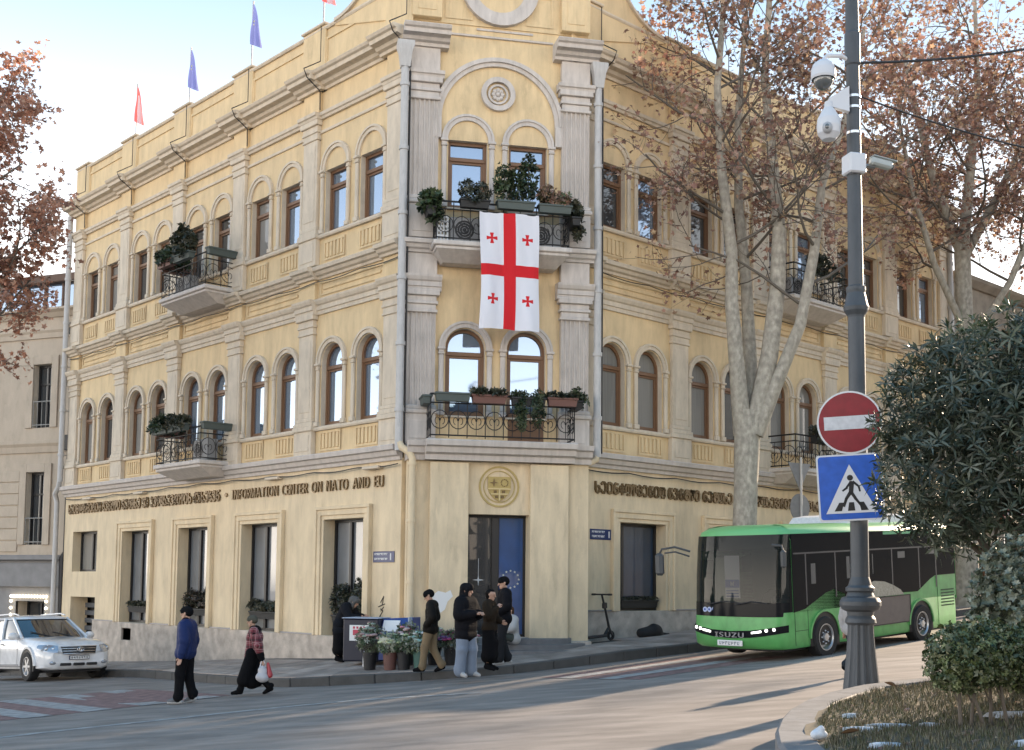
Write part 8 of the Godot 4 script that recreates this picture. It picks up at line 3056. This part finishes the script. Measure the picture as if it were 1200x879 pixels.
func flag_image(kind: int) -> ImageTexture:
	var w := 192
	var h := 384
	var im := Image.create(w, h, false, Image.FORMAT_RGB8)
	im.fill(Color(0.93, 0.93, 0.95))
	var red := Color(0.86, 0.10, 0.14)
	if kind == 0:
		im.fill_rect(Rect2i(w / 2 - 19, 0, 38, h), red)
		im.fill_rect(Rect2i(0, h / 2 - 22, w, 38), red)
		for y in [0.22, 0.745]:
			for x in [0.205, 0.80]:
				var c := Vector2i(int(x * w), int(y * h))
				for i in range(-17, 18):
					var k := 3 + int(absi(i) * 0.22)
					im.fill_rect(Rect2i(c.x + i, c.y - k, 1, k * 2), red)
					im.fill_rect(Rect2i(c.x - k, c.y + i, k * 2, 1), red)
	return ImageTexture.create_from_image(im)

func flags() -> void:
	# the big flag hung from the corner balcony
	var t := thing("hanging_flag", "white flag with a red cross and four small red crosses hung from the corner balcony", "flag", frame_at(CF, 2.28, 7.36, 0.93))
	var w := 1.42
	var h := 2.76
	var rows := []
	for i in 25:
		var v := i / 24.0
		var row: Array[Vector3] = []
		for k in 25:
			var u := k / 24.0
			var z := (0.045 * sin(u * 9.0 + v * 2.5) + 0.02 * sin(u * 17.0 - v * 3.0)) * (1.05 - 0.6 * v) + 0.05 * sin(v * 6.0 + u * 2.0) * (1.0 - v) + 0.008 * sin(u * 31.0 + v * 9.0)
			row.append(Vector3((u - 0.5) * w * (0.985 + 0.015 * cos(v * 7.0)) + 0.02 * sin(v * 4.0), v * h + 0.02 * sin(u * 5.0) * (1.0 - v), z))
		rows.append(row)
	var g := Geo.new()
	g.loft(rows, false, false, false, -1.0)
	for i in g.uv.size():
		g.uv[i] = Vector2(g.uv[i].x, 1.0 - g.uv[i].y)
	var fm := mat("flag_cloth", Color(0.86, 0.86, 0.88), 0.85, {"rim": 0.2})
	fm.albedo_texture = flag_image(0)
	fm.backlight_enabled = true
	fm.backlight = Color(0.2, 0.2, 0.2)
	g_part(t, "cloth", g, fm)
	var rod := Geo.new()
	rod.rod(Vector3(-0.76, h, -0.02), Vector3(0.76, h, -0.02), 0.015, 6)
	g_part(t, "rod", rod, M.iron)
	# four flags on the parapet
	var defs := [[-14.94, "red", "leftmost roof flag, small drooping red and white cloth", 1.6], [-11.29, "blue", "second roof flag from the left, drooping blue cloth", 1.65], [-7.64, "blue", "third roof flag from the left, tall drooping blue cloth", 1.8], [-4.0, "red", "roof flag nearest the corner, drooping red and white cloth", 1.75]]
	var mats := {"red": mat("red_flag_cloth", Color(0.55, 0.07, 0.075), 0.8, {"backlight": Color(0.5, 0.12, 0.12)}), "blue": mat("blue_flag_cloth", Color(0.07, 0.09, 0.28), 0.8, {"backlight": Color(0.15, 0.18, 0.4)}), "white": mat("white_flag_cloth", Color(0.7, 0.66, 0.68), 0.8, {"backlight": Color(0.5, 0.5, 0.5)})}
	for q in defs:
		var f := thing("roof_flag", q[2], "flag", frame_at(LF, q[0] + 0.3, 16.14, 0.0), "flags along the parapet")
		var p := Geo.new()
		p.rod(Vector3(0, -0.1, 0), Vector3(0.1, q[3] + 0.1, 0.05), 0.022, 6)
		g_part(f, "pole", p, M.pipe)
		var rowsf := []
		for i in 13:
			var v := i / 12.0
			var row: Array[Vector3] = []
			for k in 13:
				var u := k / 12.0
				var wd := lerpf(0.04, 0.48, pow(v, 0.8))
				row.append(Vector3(0.1 + u * wd + 0.02 * sin(v * 7.0), q[3] - v * 1.2 - u * 0.25 * v, 0.05 + 0.09 * sin(u * 11.0 + v * 2.0) * v))
			rowsf.append(row)
		var c := Geo.new()
		c.loft(rowsf, false, false, false, -1.0)
		var cl := g_part(f, "cloth", c, mats[q[1]])
		if q[1] == "red":
			var c2 := Geo.new()
			var sub := []
			for i in range(3, 13):
				sub.append(rowsf[i].slice(5, 11).map(func(e): return e + Vector3(0, 0, 0.012)))
			c2.loft(sub, false, false, false, -1.0)
			g_part(cl, "white_fold", c2, mats.white)
		else:
			var c2 := Geo.new()
			for k in 5:
				c2.ball(rowsf[5 + k % 3][3 + k] + Vector3(0, 0, 0.02), Vector3(0.03, 0.03, 0.012), 6, 4)
			g_part(cl, "emblem", c2, mat("pale_flag_emblem", Color(0.6, 0.6, 0.35), 0.7))

func flower_box(label: String, F: Transform3D, x: float, y: float, z: float, len: float, turn: float, m: Material, plant: float, droop: float, seed_: int, pal: Array[Color], group: String, lsize := 0.11) -> void:
	var at := frame_at(F, x, y, z)
	at.basis = at.basis * Basis(UP, turn)
	var t := thing("flower_box", label, "flower box", at, group)
	var g := Geo.new()
	var h := 0.2
	g.loft([[Vector3(-len / 2 + 0.03, 0, -0.08), Vector3(len / 2 - 0.03, 0, -0.08), Vector3(len / 2 - 0.03, 0, 0.08), Vector3(-len / 2 + 0.03, 0, 0.08)], [Vector3(-len / 2, h, -0.11), Vector3(len / 2, h, -0.11), Vector3(len / 2, h, 0.11), Vector3(-len / 2, h, 0.11)]], true, true, true, 0.9)
	g.box(Vector3(-len / 2 - 0.015, h - 0.05, -0.125), Vector3(len / 2 + 0.015, h, 0.125), 0.01)
	g_part(t, "box", g, m)
	if plant <= 0.0:
		return
	var rng := RandomNumberGenerator.new()
	rng.seed = seed_
	var st := Geo.new()
	var blobs := []
	var n := maxi(2, int(len / 0.28))
	for k in n:
		var bx := (float(k) + 0.5) / n * len - len / 2
		var top := plant * rng.randf_range(0.6, 1.15)
		st.rod(Vector3(bx, h * 0.8, 0), Vector3(bx + rng.randf_range(-0.1, 0.1), h + top * 0.8, rng.randf_range(-0.08, 0.08)), 0.012, 4)
		blobs.append([Vector3(bx, h + top * 0.55, 0), Vector3(0.2, top * 0.55, 0.19)])
		if droop > 0.0:
			blobs.append([Vector3(bx + rng.randf_range(-0.1, 0.1), h - droop * rng.randf_range(0.3, 0.7), 0.13), Vector3(0.15, droop * 0.55, 0.08)])
	g_part(t, "stems", st, M.darkbark)
	var out: Array[Transform3D] = []
	var cols := PackedColorArray()
	cols = blob_leaves(blobs, int(260 * len * (0.5 + plant + droop)), rng, pal, 0.7, 1.3, out, cols, 0.4)
	scatter(t, "foliage", lance_cluster(5, lsize, lsize * 0.2, seed_), out, cols)

func boxes() -> void:
	var grn := mat("grey_green_planter_plastic", Color(0.075, 0.095, 0.088), 0.6)
	var brn := mat("brown_planter_plastic", Color(0.16, 0.075, 0.06), 0.6)
	var blk := mat("black_planter_plastic", Color(0.016, 0.017, 0.018), 0.6)
	var ev: Array[Color] = [Color(0.03, 0.05, 0.022), Color(0.05, 0.075, 0.03), Color(0.022, 0.036, 0.02), Color(0.07, 0.09, 0.045)]
	var dull: Array[Color] = [Color(0.045, 0.05, 0.03), Color(0.07, 0.065, 0.04), Color(0.03, 0.038, 0.025)]
	var pink: Array[Color] = [Color(0.35, 0.2, 0.15), Color(0.25, 0.16, 0.1), Color(0.07, 0.09, 0.04), Color(0.4, 0.28, 0.22)]
	var gu := "flower boxes on the upper corner balcony"
	flower_box("dark flower box with spiky plant at the left end of the upper corner balcony", CF, 0.45, 10.0, 0.62, 0.5, PI / 2, blk, 0.4, 0.25, 1, ev, gu, 0.2)
	flower_box("bushy round plant in the second box from the left on the upper corner balcony", CF, 1.45, 10.2, 0.86, 0.7, 0, blk, 0.42, 0.15, 2, dull, gu, 0.1)
	flower_box("green flower box with the tall leafy shrub on the upper corner balcony", CF, 2.42, 10.22, 0.9, 0.9, 0, grn, 0.95, 0.0, 3, ev, gu, 0.13)
	flower_box("green flower box with pale pink stems at the right of the upper corner balcony", CF, 3.36, 10.2, 0.9, 0.8, 0, grn, 0.4, 0.0, 4, pink, gu, 0.1)
	flower_box("black flower box with trailing leaves round the right end of the upper corner balcony", CF, 3.9, 9.98, 0.6, 0.6, PI / 2, blk, 0.4, 0.4, 5, dull, gu, 0.12)
	var gl := "flower boxes on the lower corner balcony"
	flower_box("empty dark green box at the left end of the lower corner balcony", CF, 0.42, 5.6, 0.55, 0.6, PI / 2, grn, 0.0, 0, 6, ev, gl)
	flower_box("long empty green box on the left half of the lower corner balcony", CF, 0.98, 5.64, 0.97, 0.8, 0, grn, 0.0, 0, 7, ev, gl)
	flower_box("brown box with low sprigs in the middle of the lower corner balcony", CF, 1.82, 5.62, 0.97, 0.8, 0, brn, 0.14, 0, 8, dull, gl)
	flower_box("box with ivy trailing over the rail of the lower corner balcony", CF, 2.75, 5.6, 0.95, 0.8, 0, blk, 0.1, 0.75, 9, ev, gl, 0.09)
	flower_box("brown box right of the ivy on the lower corner balcony", CF, 3.55, 5.62, 0.97, 0.7, 0, brn, 0.1, 0, 10, dull, gl)
	flower_box("black box with a leafy sprig at the right end of the lower corner balcony", CF, 3.98, 5.6, 0.6, 0.6, PI / 2, blk, 0.25, 0.1, 11, ev, gl)
	var gs := "flower boxes on the left street balconies"
	for q in [[9.75, "upper"], [4.85, "lower"]]:
		var y: float = q[0] + 0.85
		flower_box("brown flower box with loose plants on the far end of the %s left balcony" % q[1], LF, -10.5, y, 0.55, 0.9, PI / 2, brn, 0.4, 0.1, 20 + int(y), ev, gs, 0.14)
		flower_box("brown flower box on the front rail of the %s left balcony" % q[1], LF, -9.9, y, 1.1, 0.9, 0, brn if q[1] == "upper" else grn, 0.3, 0.1, 22 + int(y), ev, gs, 0.14)
		flower_box("grey green flower box with a dark shrub on the %s left balcony" % q[1], LF, -8.9, y, 1.1, 1.0, 0, grn, 0.75 if q[1] == "upper" else 0.25, 0.1, 24 + int(y), dull, gs, 0.14)
		flower_box("grey flower box at the near end of the %s left balcony" % q[1], LF, -7.72, y, 0.55, 0.9, PI / 2, grn, 0.0, 0.0, 26 + int(y), dull, gs)
	for y in [4.85, 9.75]:
		flower_box("leafy flower box on the %s right-hand street balcony" % ("lower" if y < 6 else "upper"), RF, 9.0, y + 0.75, 1.08, 1.3, 0, blk, 0.3, 0.3, 40 + int(y), dull, "flower boxes on the right street balconies")
	var gg := "black troughs in the ground floor windows"
	var names := ["farthest left", "second from the left", "third from the left", "nearest the blue chest"]
	var k := 0
	for o in [[-14.5, -12.65], [-10.72, -8.98], [-7.1, -5.27], [-3.1, -1.42]]:
		flower_box("black trough with dark plants in the ground floor window %s" % names[k], LF, (o[0] + o[1]) / 2 + 0.15, 0.52, -0.18, 1.5, 0, blk, [0.12, 0.5, 0.3, 0.75][k], 0.0, 50 + k, dull if k != 1 else ([Color(0.05, 0.035, 0.025), Color(0.04, 0.04, 0.025)] as Array[Color]), gg, 0.1)
		k += 1
	flower_box("black trough in the ground floor window beside the scooter", RF, 2.3, 0.95, -0.2, 1.4, 0, blk, 0.05, 0.0, 60, dull, gg, 0.06)
	# air conditioners and a crate rack on the balcony floors
	for q in [[CF, 1.35, 9.44, 0.4, "grey air conditioner behind the railing of the upper corner balcony"], [CF, 3.2, 9.44, 0.35, "dark air conditioner right of the flag on the upper corner balcony"], [LF, -9.8, 9.76, 0.5, "air conditioner on the upper left balcony"], [LF, -8.4, 4.86, 0.5, "air conditioner on the lower left balcony"], [RF, 8.4, 9.76, 0.5, "air conditioner on the upper right-hand street balcony"]]:
		var t := thing("air_conditioner", q[4], "air conditioner", frame_at(q[0], q[1], q[2], q[3]), "air conditioners on the balconies")
		var g := Geo.new()
		g.box(Vector3(-0.42, 0.03, -0.16), Vector3(0.42, 0.62, 0.16), 0.02)
		g_part(t, "housing", g, mat("grey_housing", Color(0.26, 0.265, 0.27), 0.6))
		var f := Geo.new()
		f.ring(-0.08, 0.32, 0.0, 0.24, 0, TAU, 0.161, 0.168, 20)
		g_part(t, "fan_opening", f, M.black)
		var r := Geo.new()
		for i in 4:
			r.ring(-0.08, 0.32, 0.06 * (i + 1) - 0.008, 0.06 * (i + 1), 0, TAU, 0.168, 0.175, 20)
		g_part(t, "fan_grille", r, M.sheet)
	var rk := thing("crate_rack", "white slotted plastic crate standing on end on the upper corner balcony", "crate", frame_at(CF, 0.74, 9.44, 0.62))
	var cr := Geo.new()
	for i in 4:
		cr.box(Vector3(-0.14 + 0.08 * i, 0, -0.02), Vector3(-0.10 + 0.08 * i, 0.6, 0.02))
	for j in 6:
		cr.box(Vector3(-0.14, 0.11 * j, -0.022), Vector3(0.14, 0.11 * j + 0.05, 0.022))
	g_part(rk, "lattice", cr, M.white)

func plates() -> void:
	for q in [[LF, -0.62, 2.12, "navy street-name plate on the left front beside the drainpipe", 0.82], [RF, 0.74, 2.74, "navy street-name plate on the right front above the scooter", 0.8]]:
		var t := thing("street_name_plate", q[3], "sign", frame_at(q[0], q[1], q[2], 0.0), "street name plates")
		var g := Geo.new()
		g.box(Vector3(-q[4] / 2, -0.13, 0.001), Vector3(q[4] / 2, 0.13, 0.02), 0.006)
		g_part(t, "plate", g, mat("navy_enamel", Color(0.012, 0.03, 0.12), 0.35))
		var s := Geo.new()
		var rng := RandomNumberGenerator.new()
		rng.seed = 3
		for y in [0.035, -0.075]:
			var x: float = -q[4] / 2 + 0.06
			while x < q[4] / 2 - 0.28:
				s.box(Vector3(x, y, 0.021), Vector3(x + 0.012, y + 0.055, 0.024))
				s.box(Vector3(x, y + rng.randf_range(0, 0.04), 0.021), Vector3(x + 0.035, y + 0.05, 0.0235))
				x += 0.052
		s.box(Vector3(q[4] / 2 - 0.15, -0.08, 0.021), Vector3(q[4] / 2 - 0.11, 0.08, 0.024))
		g_part(t, "white_print", s, M.paper)

func stall() -> void:
	# blue chest with poster and slanted lid
	var at := on_walk(-2.78, -26.6)
	var t := thing("blue_chest", "dark blue vendor's chest with a slanted lid and a red and white poster", "chest", Transform3D(Basis(UP, -0.28), at))
	var navy := mat("dark_navy_panel", Color(0.012, 0.014, 0.03), 0.5)
	var blue := mat("blue_lid", Color(0.018, 0.05, 0.22), 0.4)
	var g := Geo.new()
	g.box(Vector3(-0.82, 0.05, -0.35), Vector3(0.02, 0.98, 0.35), 0.03)
	g_part(t, "cabinet", g, navy)
	var e := Geo.new()
	e.loft([[Vector3(0.03, 0.1, -0.35), Vector3(0.03, 0.98, -0.35), Vector3(0.03, 0.98, 0.1), Vector3(0.03, 0.5, 0.36), Vector3(0.03, 0.1, 0.36)], [Vector3(0.72, 0.1, -0.35), Vector3(0.72, 1.02, -0.35), Vector3(0.72, 1.02, 0.1), Vector3(0.72, 0.5, 0.36), Vector3(0.72, 0.1, 0.36)]], true, true, true, 0.9)
	g_part(t, "slanted_lid", e, blue)
	var lip := Geo.new()
	lip.box(Vector3(-0.84, 0.98, -0.37), Vector3(0.02, 1.0, 0.38), 0.008)
	lip.box(Vector3(0.70, 0.3, 0.2), Vector3(0.74, 1.03, 0.38), 0.008)
	g_part(t, "pale_edge", lip, mat("pale_blue_edge", Color(0.35, 0.4, 0.5), 0.5))
	var po := Geo.new()
	po.box(Vector3(-0.66, 0.50, 0.351), Vector3(-0.12, 0.84, 0.358))
	var pp := g_part(t, "poster", po, M.paper)
	var pr := Geo.new()
	pr.box(Vector3(-0.58, 0.62, 0.3585), Vector3(-0.2, 0.74, 0.361))
	pr.box(Vector3(-0.45, 0.58, 0.3585), Vector3(-0.22, 0.62, 0.361))
	for k in 5:
		pr.box(Vector3(-0.58 + 0.08 * k, 0.76, 0.3585), Vector3(-0.53 + 0.08 * k, 0.81, 0.361))
	g_part(pp, "red_print", pr, mat("red_print", Color(0.5, 0.06, 0.10), 0.6))
	var sh := Geo.new()
	sh.xf = Transform3D(Basis(Vector3(1, 0, 0), -0.5), Vector3(0.2, 0.82, 0.2))
	sh.box(Vector3(-0.14, -0.13, 0.01), Vector3(0.24, 0.14, 0.016))
	g_part(t, "white_notice", sh, M.paper)
	# bottle beside it
	var bt := thing("white_bottle", "tall white plastic bottle on the pavement beside the blue chest", "bottle", Transform3D(Basis(), on_walk(-3.12, -26.2)))
	var b := Geo.new()
	b.lathe(PackedVector2Array([Vector2(0, 0), Vector2(0.06, 0.0), Vector2(0.065, 0.02), Vector2(0.065, 0.25), Vector2(0.05, 0.31), Vector2(0.025, 0.34)]), 16)
	g_part(bt, "body", b, M.white)
	var cp := Geo.new()
	cp.lathe(PackedVector2Array([Vector2(0.028, 0.335), Vector2(0.028, 0.375), Vector2(0, 0.378)]), 12)
	g_part(bt, "cap", cp, mat("pale_cap", Color(0.5, 0.5, 0.55), 0.5))
	# buckets of flowers: [x, z, bucket colour, flower colours, height, label]
	var blkp := mat("black_bucket", Color(0.014, 0.014, 0.016), 0.5)
	var grnp := mat("green_bucket", Color(0.05, 0.12, 0.10), 0.5)
	var brnp := mat("brown_bucket", Color(0.13, 0.06, 0.05), 0.5)
	var gr: Array[Color] = [Color(0.10, 0.15, 0.08), Color(0.16, 0.2, 0.12), Color(0.28, 0.3, 0.26)]
	var defs := [
		[-2.95, -25.5, blkp, [Color(0.42, 0.28, 0.27), Color(0.3, 0.34, 0.28)], 0.62, "black bucket of grey-green sprigs and dusty pink flowers, leftmost of the row", 0.3],
		[-2.5, -25.25, brnp, [Color(0.62, 0.64, 0.45), Color(0.5, 0.55, 0.35)], 0.42, "brown bucket of cream flowers wrapped in white paper", 0.24],
		[-2.2, -25.15, blkp, [Color(0.35, 0.4, 0.22), Color(0.55, 0.55, 0.5)], 0.36, "black bucket of leafy white flowers between the brown and green buckets", 0.22],
		[-1.86, -25.05, grnp, [Color(0.35, 0.58, 0.55), Color(0.66, 0.7, 0.72)], 0.42, "green bucket of pale turquoise and white bouquets", 0.26],
		[-1.62, -25.75, blkp, [Color(0.45, 0.08, 0.14), Color(0.55, 0.2, 0.28)], 0.42, "black bucket of crimson flowers behind the man in tan trousers", 0.26],
		[-1.25, -25.55, blkp, [Color(0.3, 0.05, 0.14), Color(0.12, 0.05, 0.16)], 0.36, "black bucket of dark purple flowers", 0.24],
		[-0.95, -25.75, blkp, [Color(0.6, 0.25, 0.3), Color(0.65, 0.62, 0.55)], 0.4, "black bucket of pink and cream flowers behind the hooded man's left side", 0.25],
		[-2.2, -25.95, blkp, [Color(0.55, 0.42, 0.42), Color(0.5, 0.2, 0.25)], 0.55, "tall black bucket of dusty rose flowers against the blue lid", 0.26],
	]
	var i := 0
	for q in defs:
		var o := thing("flower_bucket", q[5], "flower bucket", Transform3D(Basis(UP, i * 0.7), on_walk(q[0], q[1])), "buckets of cut flowers on the pavement")
		var bu := Geo.new()
		bu.lathe(PackedVector2Array([Vector2(0, 0), Vector2(0.12, 0), Vector2(0.155, 0.34), Vector2(0.165, 0.345), Vector2(0.165, 0.365), Vector2(0.15, 0.365), Vector2(0.14, 0.3), Vector2(0, 0.3)]), 18)
		g_part(o, "bucket", bu, q[2])
		var rng := RandomNumberGenerator.new()
		rng.seed = 90 + i
		var out: Array[Transform3D] = []
		var cols := PackedColorArray()
		cols = blob_leaves([[Vector3(0, 0.36 + q[4] * 0.45, 0), Vector3(q[6], q[4] * 0.5, q[6])]], 110, rng, gr, 0.8, 1.3, out, cols, 0.6)
		scatter(o, "leaves", lance_cluster(6, 0.11, 0.016, 30 + i), out, cols)
		var st := Geo.new()
		for k in 34:
			var a := rng.randf() * TAU
			var rr: float = q[6] * sqrt(rng.randf())
			var top := Vector3(cos(a) * rr, 0.36 + q[4] * (0.98 - 0.5 * rr / q[6]) * rng.randf_range(0.9, 1.15), sin(a) * rr)
			st.rod(Vector3(cos(a) * 0.07, 0.2, sin(a) * 0.07), top, 0.006, 3)
			var fl := Geo.new()
			fl.col = Color(1, 1, 1)
			var c: Color = q[3][k % 2] * rng.randf_range(0.8, 1.2)
			for m in 6:
				var b2 := TAU * m / 6
				fl.col = c
				fl.ball(top + Vector3(cos(b2) * 0.033, 0.005, sin(b2) * 0.033), Vector3(0.034, 0.026, 0.034), 6, 4)
			fl.ball(top + Vector3(0, 0.015, 0), Vector3(0.024, 0.02, 0.024), 6, 4)
			g_part(o, "bloom", fl, K.petal)
		g_part(o, "stalks", st, M.darkbark)
		if i in [1, 3]:
			var wr := Geo.new()
			var rowsw := []
			for r in 3:
				var row: Array[Vector3] = []
				for k in 14:
					var a := TAU * k / 14
					var rad: float = [0.1, 0.19, 0.27][r] * (1.0 + 0.12 * sin(a * 5.0))
					row.append(Vector3(cos(a) * rad, [0.34, 0.5, 0.66][r] + 0.03 * sin(a * 3.0), sin(a) * rad))
				rowsw.append(row)
			wr.loft(rowsw, true, false, false, 0.0)
			g_part(o, "wrapping_paper", wr, mat("wrapping_paper", Color(0.62, 0.66, 0.56) if i == 1 else Color(0.5, 0.66, 0.64), 0.6, {"backlight": Color(0.3, 0.3, 0.3)}))
		i += 1

func scooter() -> void:
	var a := on_walk(1.72, -28.55)
	var f := on_walk(2.42, -29.25)
	var d := (f - a)
	var len := d.length()
	var X := d / len
	var Z := X.cross(UP).normalized()
	var Y := Z.cross(X).normalized()
	var t := thing("electric_scooter", "black electric kick scooter parked against the wall right of the entrance", "scooter", Transform3D(Basis(X, Y, Z), a))
	for x in [0.0, len]:
		var w := Geo.new()
		w.xf = Transform3D(Basis(Vector3(1, 0, 0), Vector3(0, 0, 1), Vector3(0, 1, 0)), Vector3(x, 0.12, 0))
		w.lathe(PackedVector2Array([Vector2(0.06, -0.025), Vector2(0.11, -0.03), Vector2(0.125, 0), Vector2(0.11, 0.03), Vector2(0.06, 0.025)]), 18)
		g_part(t, "wheel", w, M.tyre)
	var dk := Geo.new()
	dk.box(Vector3(0.1, 0.1, -0.09), Vector3(len - 0.2, 0.16, 0.09), 0.02)
	dk.tube(pv([[len - 0.22, 0.14, 0], [len - 0.08, 0.3, 0]]), fr([0.04, 0.035]), 8)
	dk.box(Vector3(-0.14, 0.2, -0.05), Vector3(0.12, 0.25, 0.05), 0.02)
	g_part(t, "deck", dk, M.black)
	var st := Geo.new()
	st.tube(pv([[len, 0.12, 0.05], [len - 0.05, 0.3, 0.0], [len - 0.14, 0.65, 0], [len - 0.28, 1.12, 0]]), fr([0.025, 0.035, 0.03, 0.026]), 8)
	st.box(Vector3(len - 0.26, 0.78, -0.04), Vector3(len - 0.12, 0.92, 0.04), 0.02)
	g_part(t, "stem", st, M.black)
	var hb := Geo.new()
	hb.rod(Vector3(len - 0.28, 1.12, -0.28), Vector3(len - 0.28, 1.12, 0.28), 0.02, 8)
	for s in [-1.0, 1.0]:
		hb.rod(Vector3(len - 0.28, 1.12, 0.2 * s), Vector3(len - 0.28, 1.12, 0.31 * s), 0.026, 8)
	g_part(t, "handlebar", hb, M.black)
	var bg := thing("black_bag", "slumped black bag lying against the plinth right of the scooter", "bag", Transform3D(Basis(UP, 0.75), RF * Vector3(2.1, 0, 0.42)))
	bg.position.y = walk_h(bg.position.x, bg.position.z)
	var b := Geo.new()
	blob(b, [[J(-0.35, 0.1, 0), J(0.2, 0.14, 0), 0.12, 0.16], [J(0.1, 0.2, 0.02), J(0.3, 0.12, 0), 0.12, 0.1], [J(0.3, 0.06, 0), J(0.7, 0.04, 0), 0.07, 0.04]], 0.03, 0.03)
	g_part(bg, "body", b, mat("black_fabric", Color(0.012, 0.012, 0.013), 0.8, {"tex": "fine", "bump": "grain", "bump_cm": 1.0}))

func small_things() -> void:
	# torn white paper and graffiti on the walls
	var z := 0.365
	var tp := Geo.new()
	tp.prism(PackedVector2Array([Vector2(0.62, 1.22), Vector2(0.78, 1.34), Vector2(0.95, 1.3), Vector2(1.06, 1.36), Vector2(1.12, 1.22), Vector2(1.0, 1.1), Vector2(0.94, 0.92), Vector2(0.84, 0.84), Vector2(0.74, 0.98), Vector2(0.68, 1.12)]), 0.0, 0.004)
	var o := g_part(self, "torn_paper", tp, M.paper, frame_at(CF, 0.0, 0.0, 0.525))
	o.set_meta("label", "torn white paper remnant pasted on the wall left of the entrance")
	o.set_meta("category", "paper")
	var gf := Geo.new()
	for s in [[-0.62, 1.05, -0.5, 1.2], [-0.5, 1.2, -0.55, 1.0], [-0.7, 0.95, -0.45, 1.02], [-0.6, 0.85, -0.5, 0.95], [-0.66, 0.7, -0.52, 0.86], [-0.52, 0.86, -0.62, 0.9]]:
		gf.rod(Vector3(s[0] - 0.1, s[1], 0.0), Vector3(s[2] - 0.1, s[3], 0.0), 0.014, 4)
	o = g_part(self, "graffiti_scrawl", gf, mat("black_spray", Color(0.05, 0.045, 0.04), 0.7), frame_at(LF, 0.0, 0.0, 0.004))
	o.set_meta("label", "small black graffiti scrawl on the left front below the street-name plate")
	o.set_meta("category", "graffiti")
	var sl := Geo.new()
	blob(sl, [[J(0, 0.03, 0), J(0.02, 0.07, 0.01), 0.05, 0.03], [J(-0.04, 0.02, 0.02), J(0.05, 0.02, -0.01), 0.035, 0.03]], 0.012, 0.01)
	var p := Vector2(2.62, -10.35)
	o = g_part(self, "snow_lump", sl, M.snow, Transform3D(Basis(), Vector3(p.x, ring_h(p.x, p.y) + 0.0, p.y)))
	o.set_meta("label", "small lump of white snow on the granite rim of the planter")
	o.set_meta("category", "snow")
	for q in [[2.86, -10.25, "curled brown leaf on the granite rim next to the snow lump", 0.16], [4.35, -13.9, "dark curled leaf on the far rim of the planter near the lamp post", 0.15]]:
		var lf := Geo.new()
		var rows := []
		for i in 7:
			var u := i / 6.0
			var w := sin(PI * clampf(u, 0.04, 0.96)) * 0.35
			var row: Array[Vector3] = []
			for k in 7:
				var v := k / 6.0 - 0.5
				row.append(Vector3((u - 0.5), 0.12 + absf(v) * 0.9 * w * 1.6 + 0.25 * u * u, v * w * 1.3))
			rows.append(row)
		lf.loft(rows, false, false, false, -1.0)
		var hh := ring_h(q[0], q[1])
		o = g_part(self, "curled_leaf", lf, mat("brown_dead_leaf", Color(0.14, 0.08, 0.04), 0.8), Transform3D(Basis(UP, q[0] * 2.0).scaled(Vector3(q[3], q[3], q[3])), Vector3(q[0], hh, q[1])))
		o.set_meta("label", q[2])
		o.set_meta("category", "leaf")
		o.set_meta("group", "curled leaves on the planter rim")
	# back of a road sign on a thin post behind the bus
	var sp: Vector3 = cornerR + dR * 5.6 + nR * 2.3
	sp.y = walk_h(sp.x, sp.z)
	var t := thing("back_of_road_sign", "grey backs of a triangular and a round sign on one thin post behind the bus", "road sign", Transform3D(Basis(UP, 0.6), sp))
	var po := Geo.new()
	po.rod(Vector3(0, -0.2, 0), Vector3(0, 4.4, 0), 0.03, 8)
	g_part(t, "post", po, M.pipe)
	var tg := Geo.new()
	tg.prism(PackedVector2Array([Vector2(-0.42, 4.25), Vector2(0.42, 4.25), Vector2(0.0, 3.55)]), -0.06, -0.045)
	g_part(t, "triangle_plate", tg, M.sheet)
	var dg := Geo.new()
	dg.prism(disc(0, 3.1, 0.36, 24), -0.06, -0.045)
	g_part(t, "round_plate", dg, M.sheet)
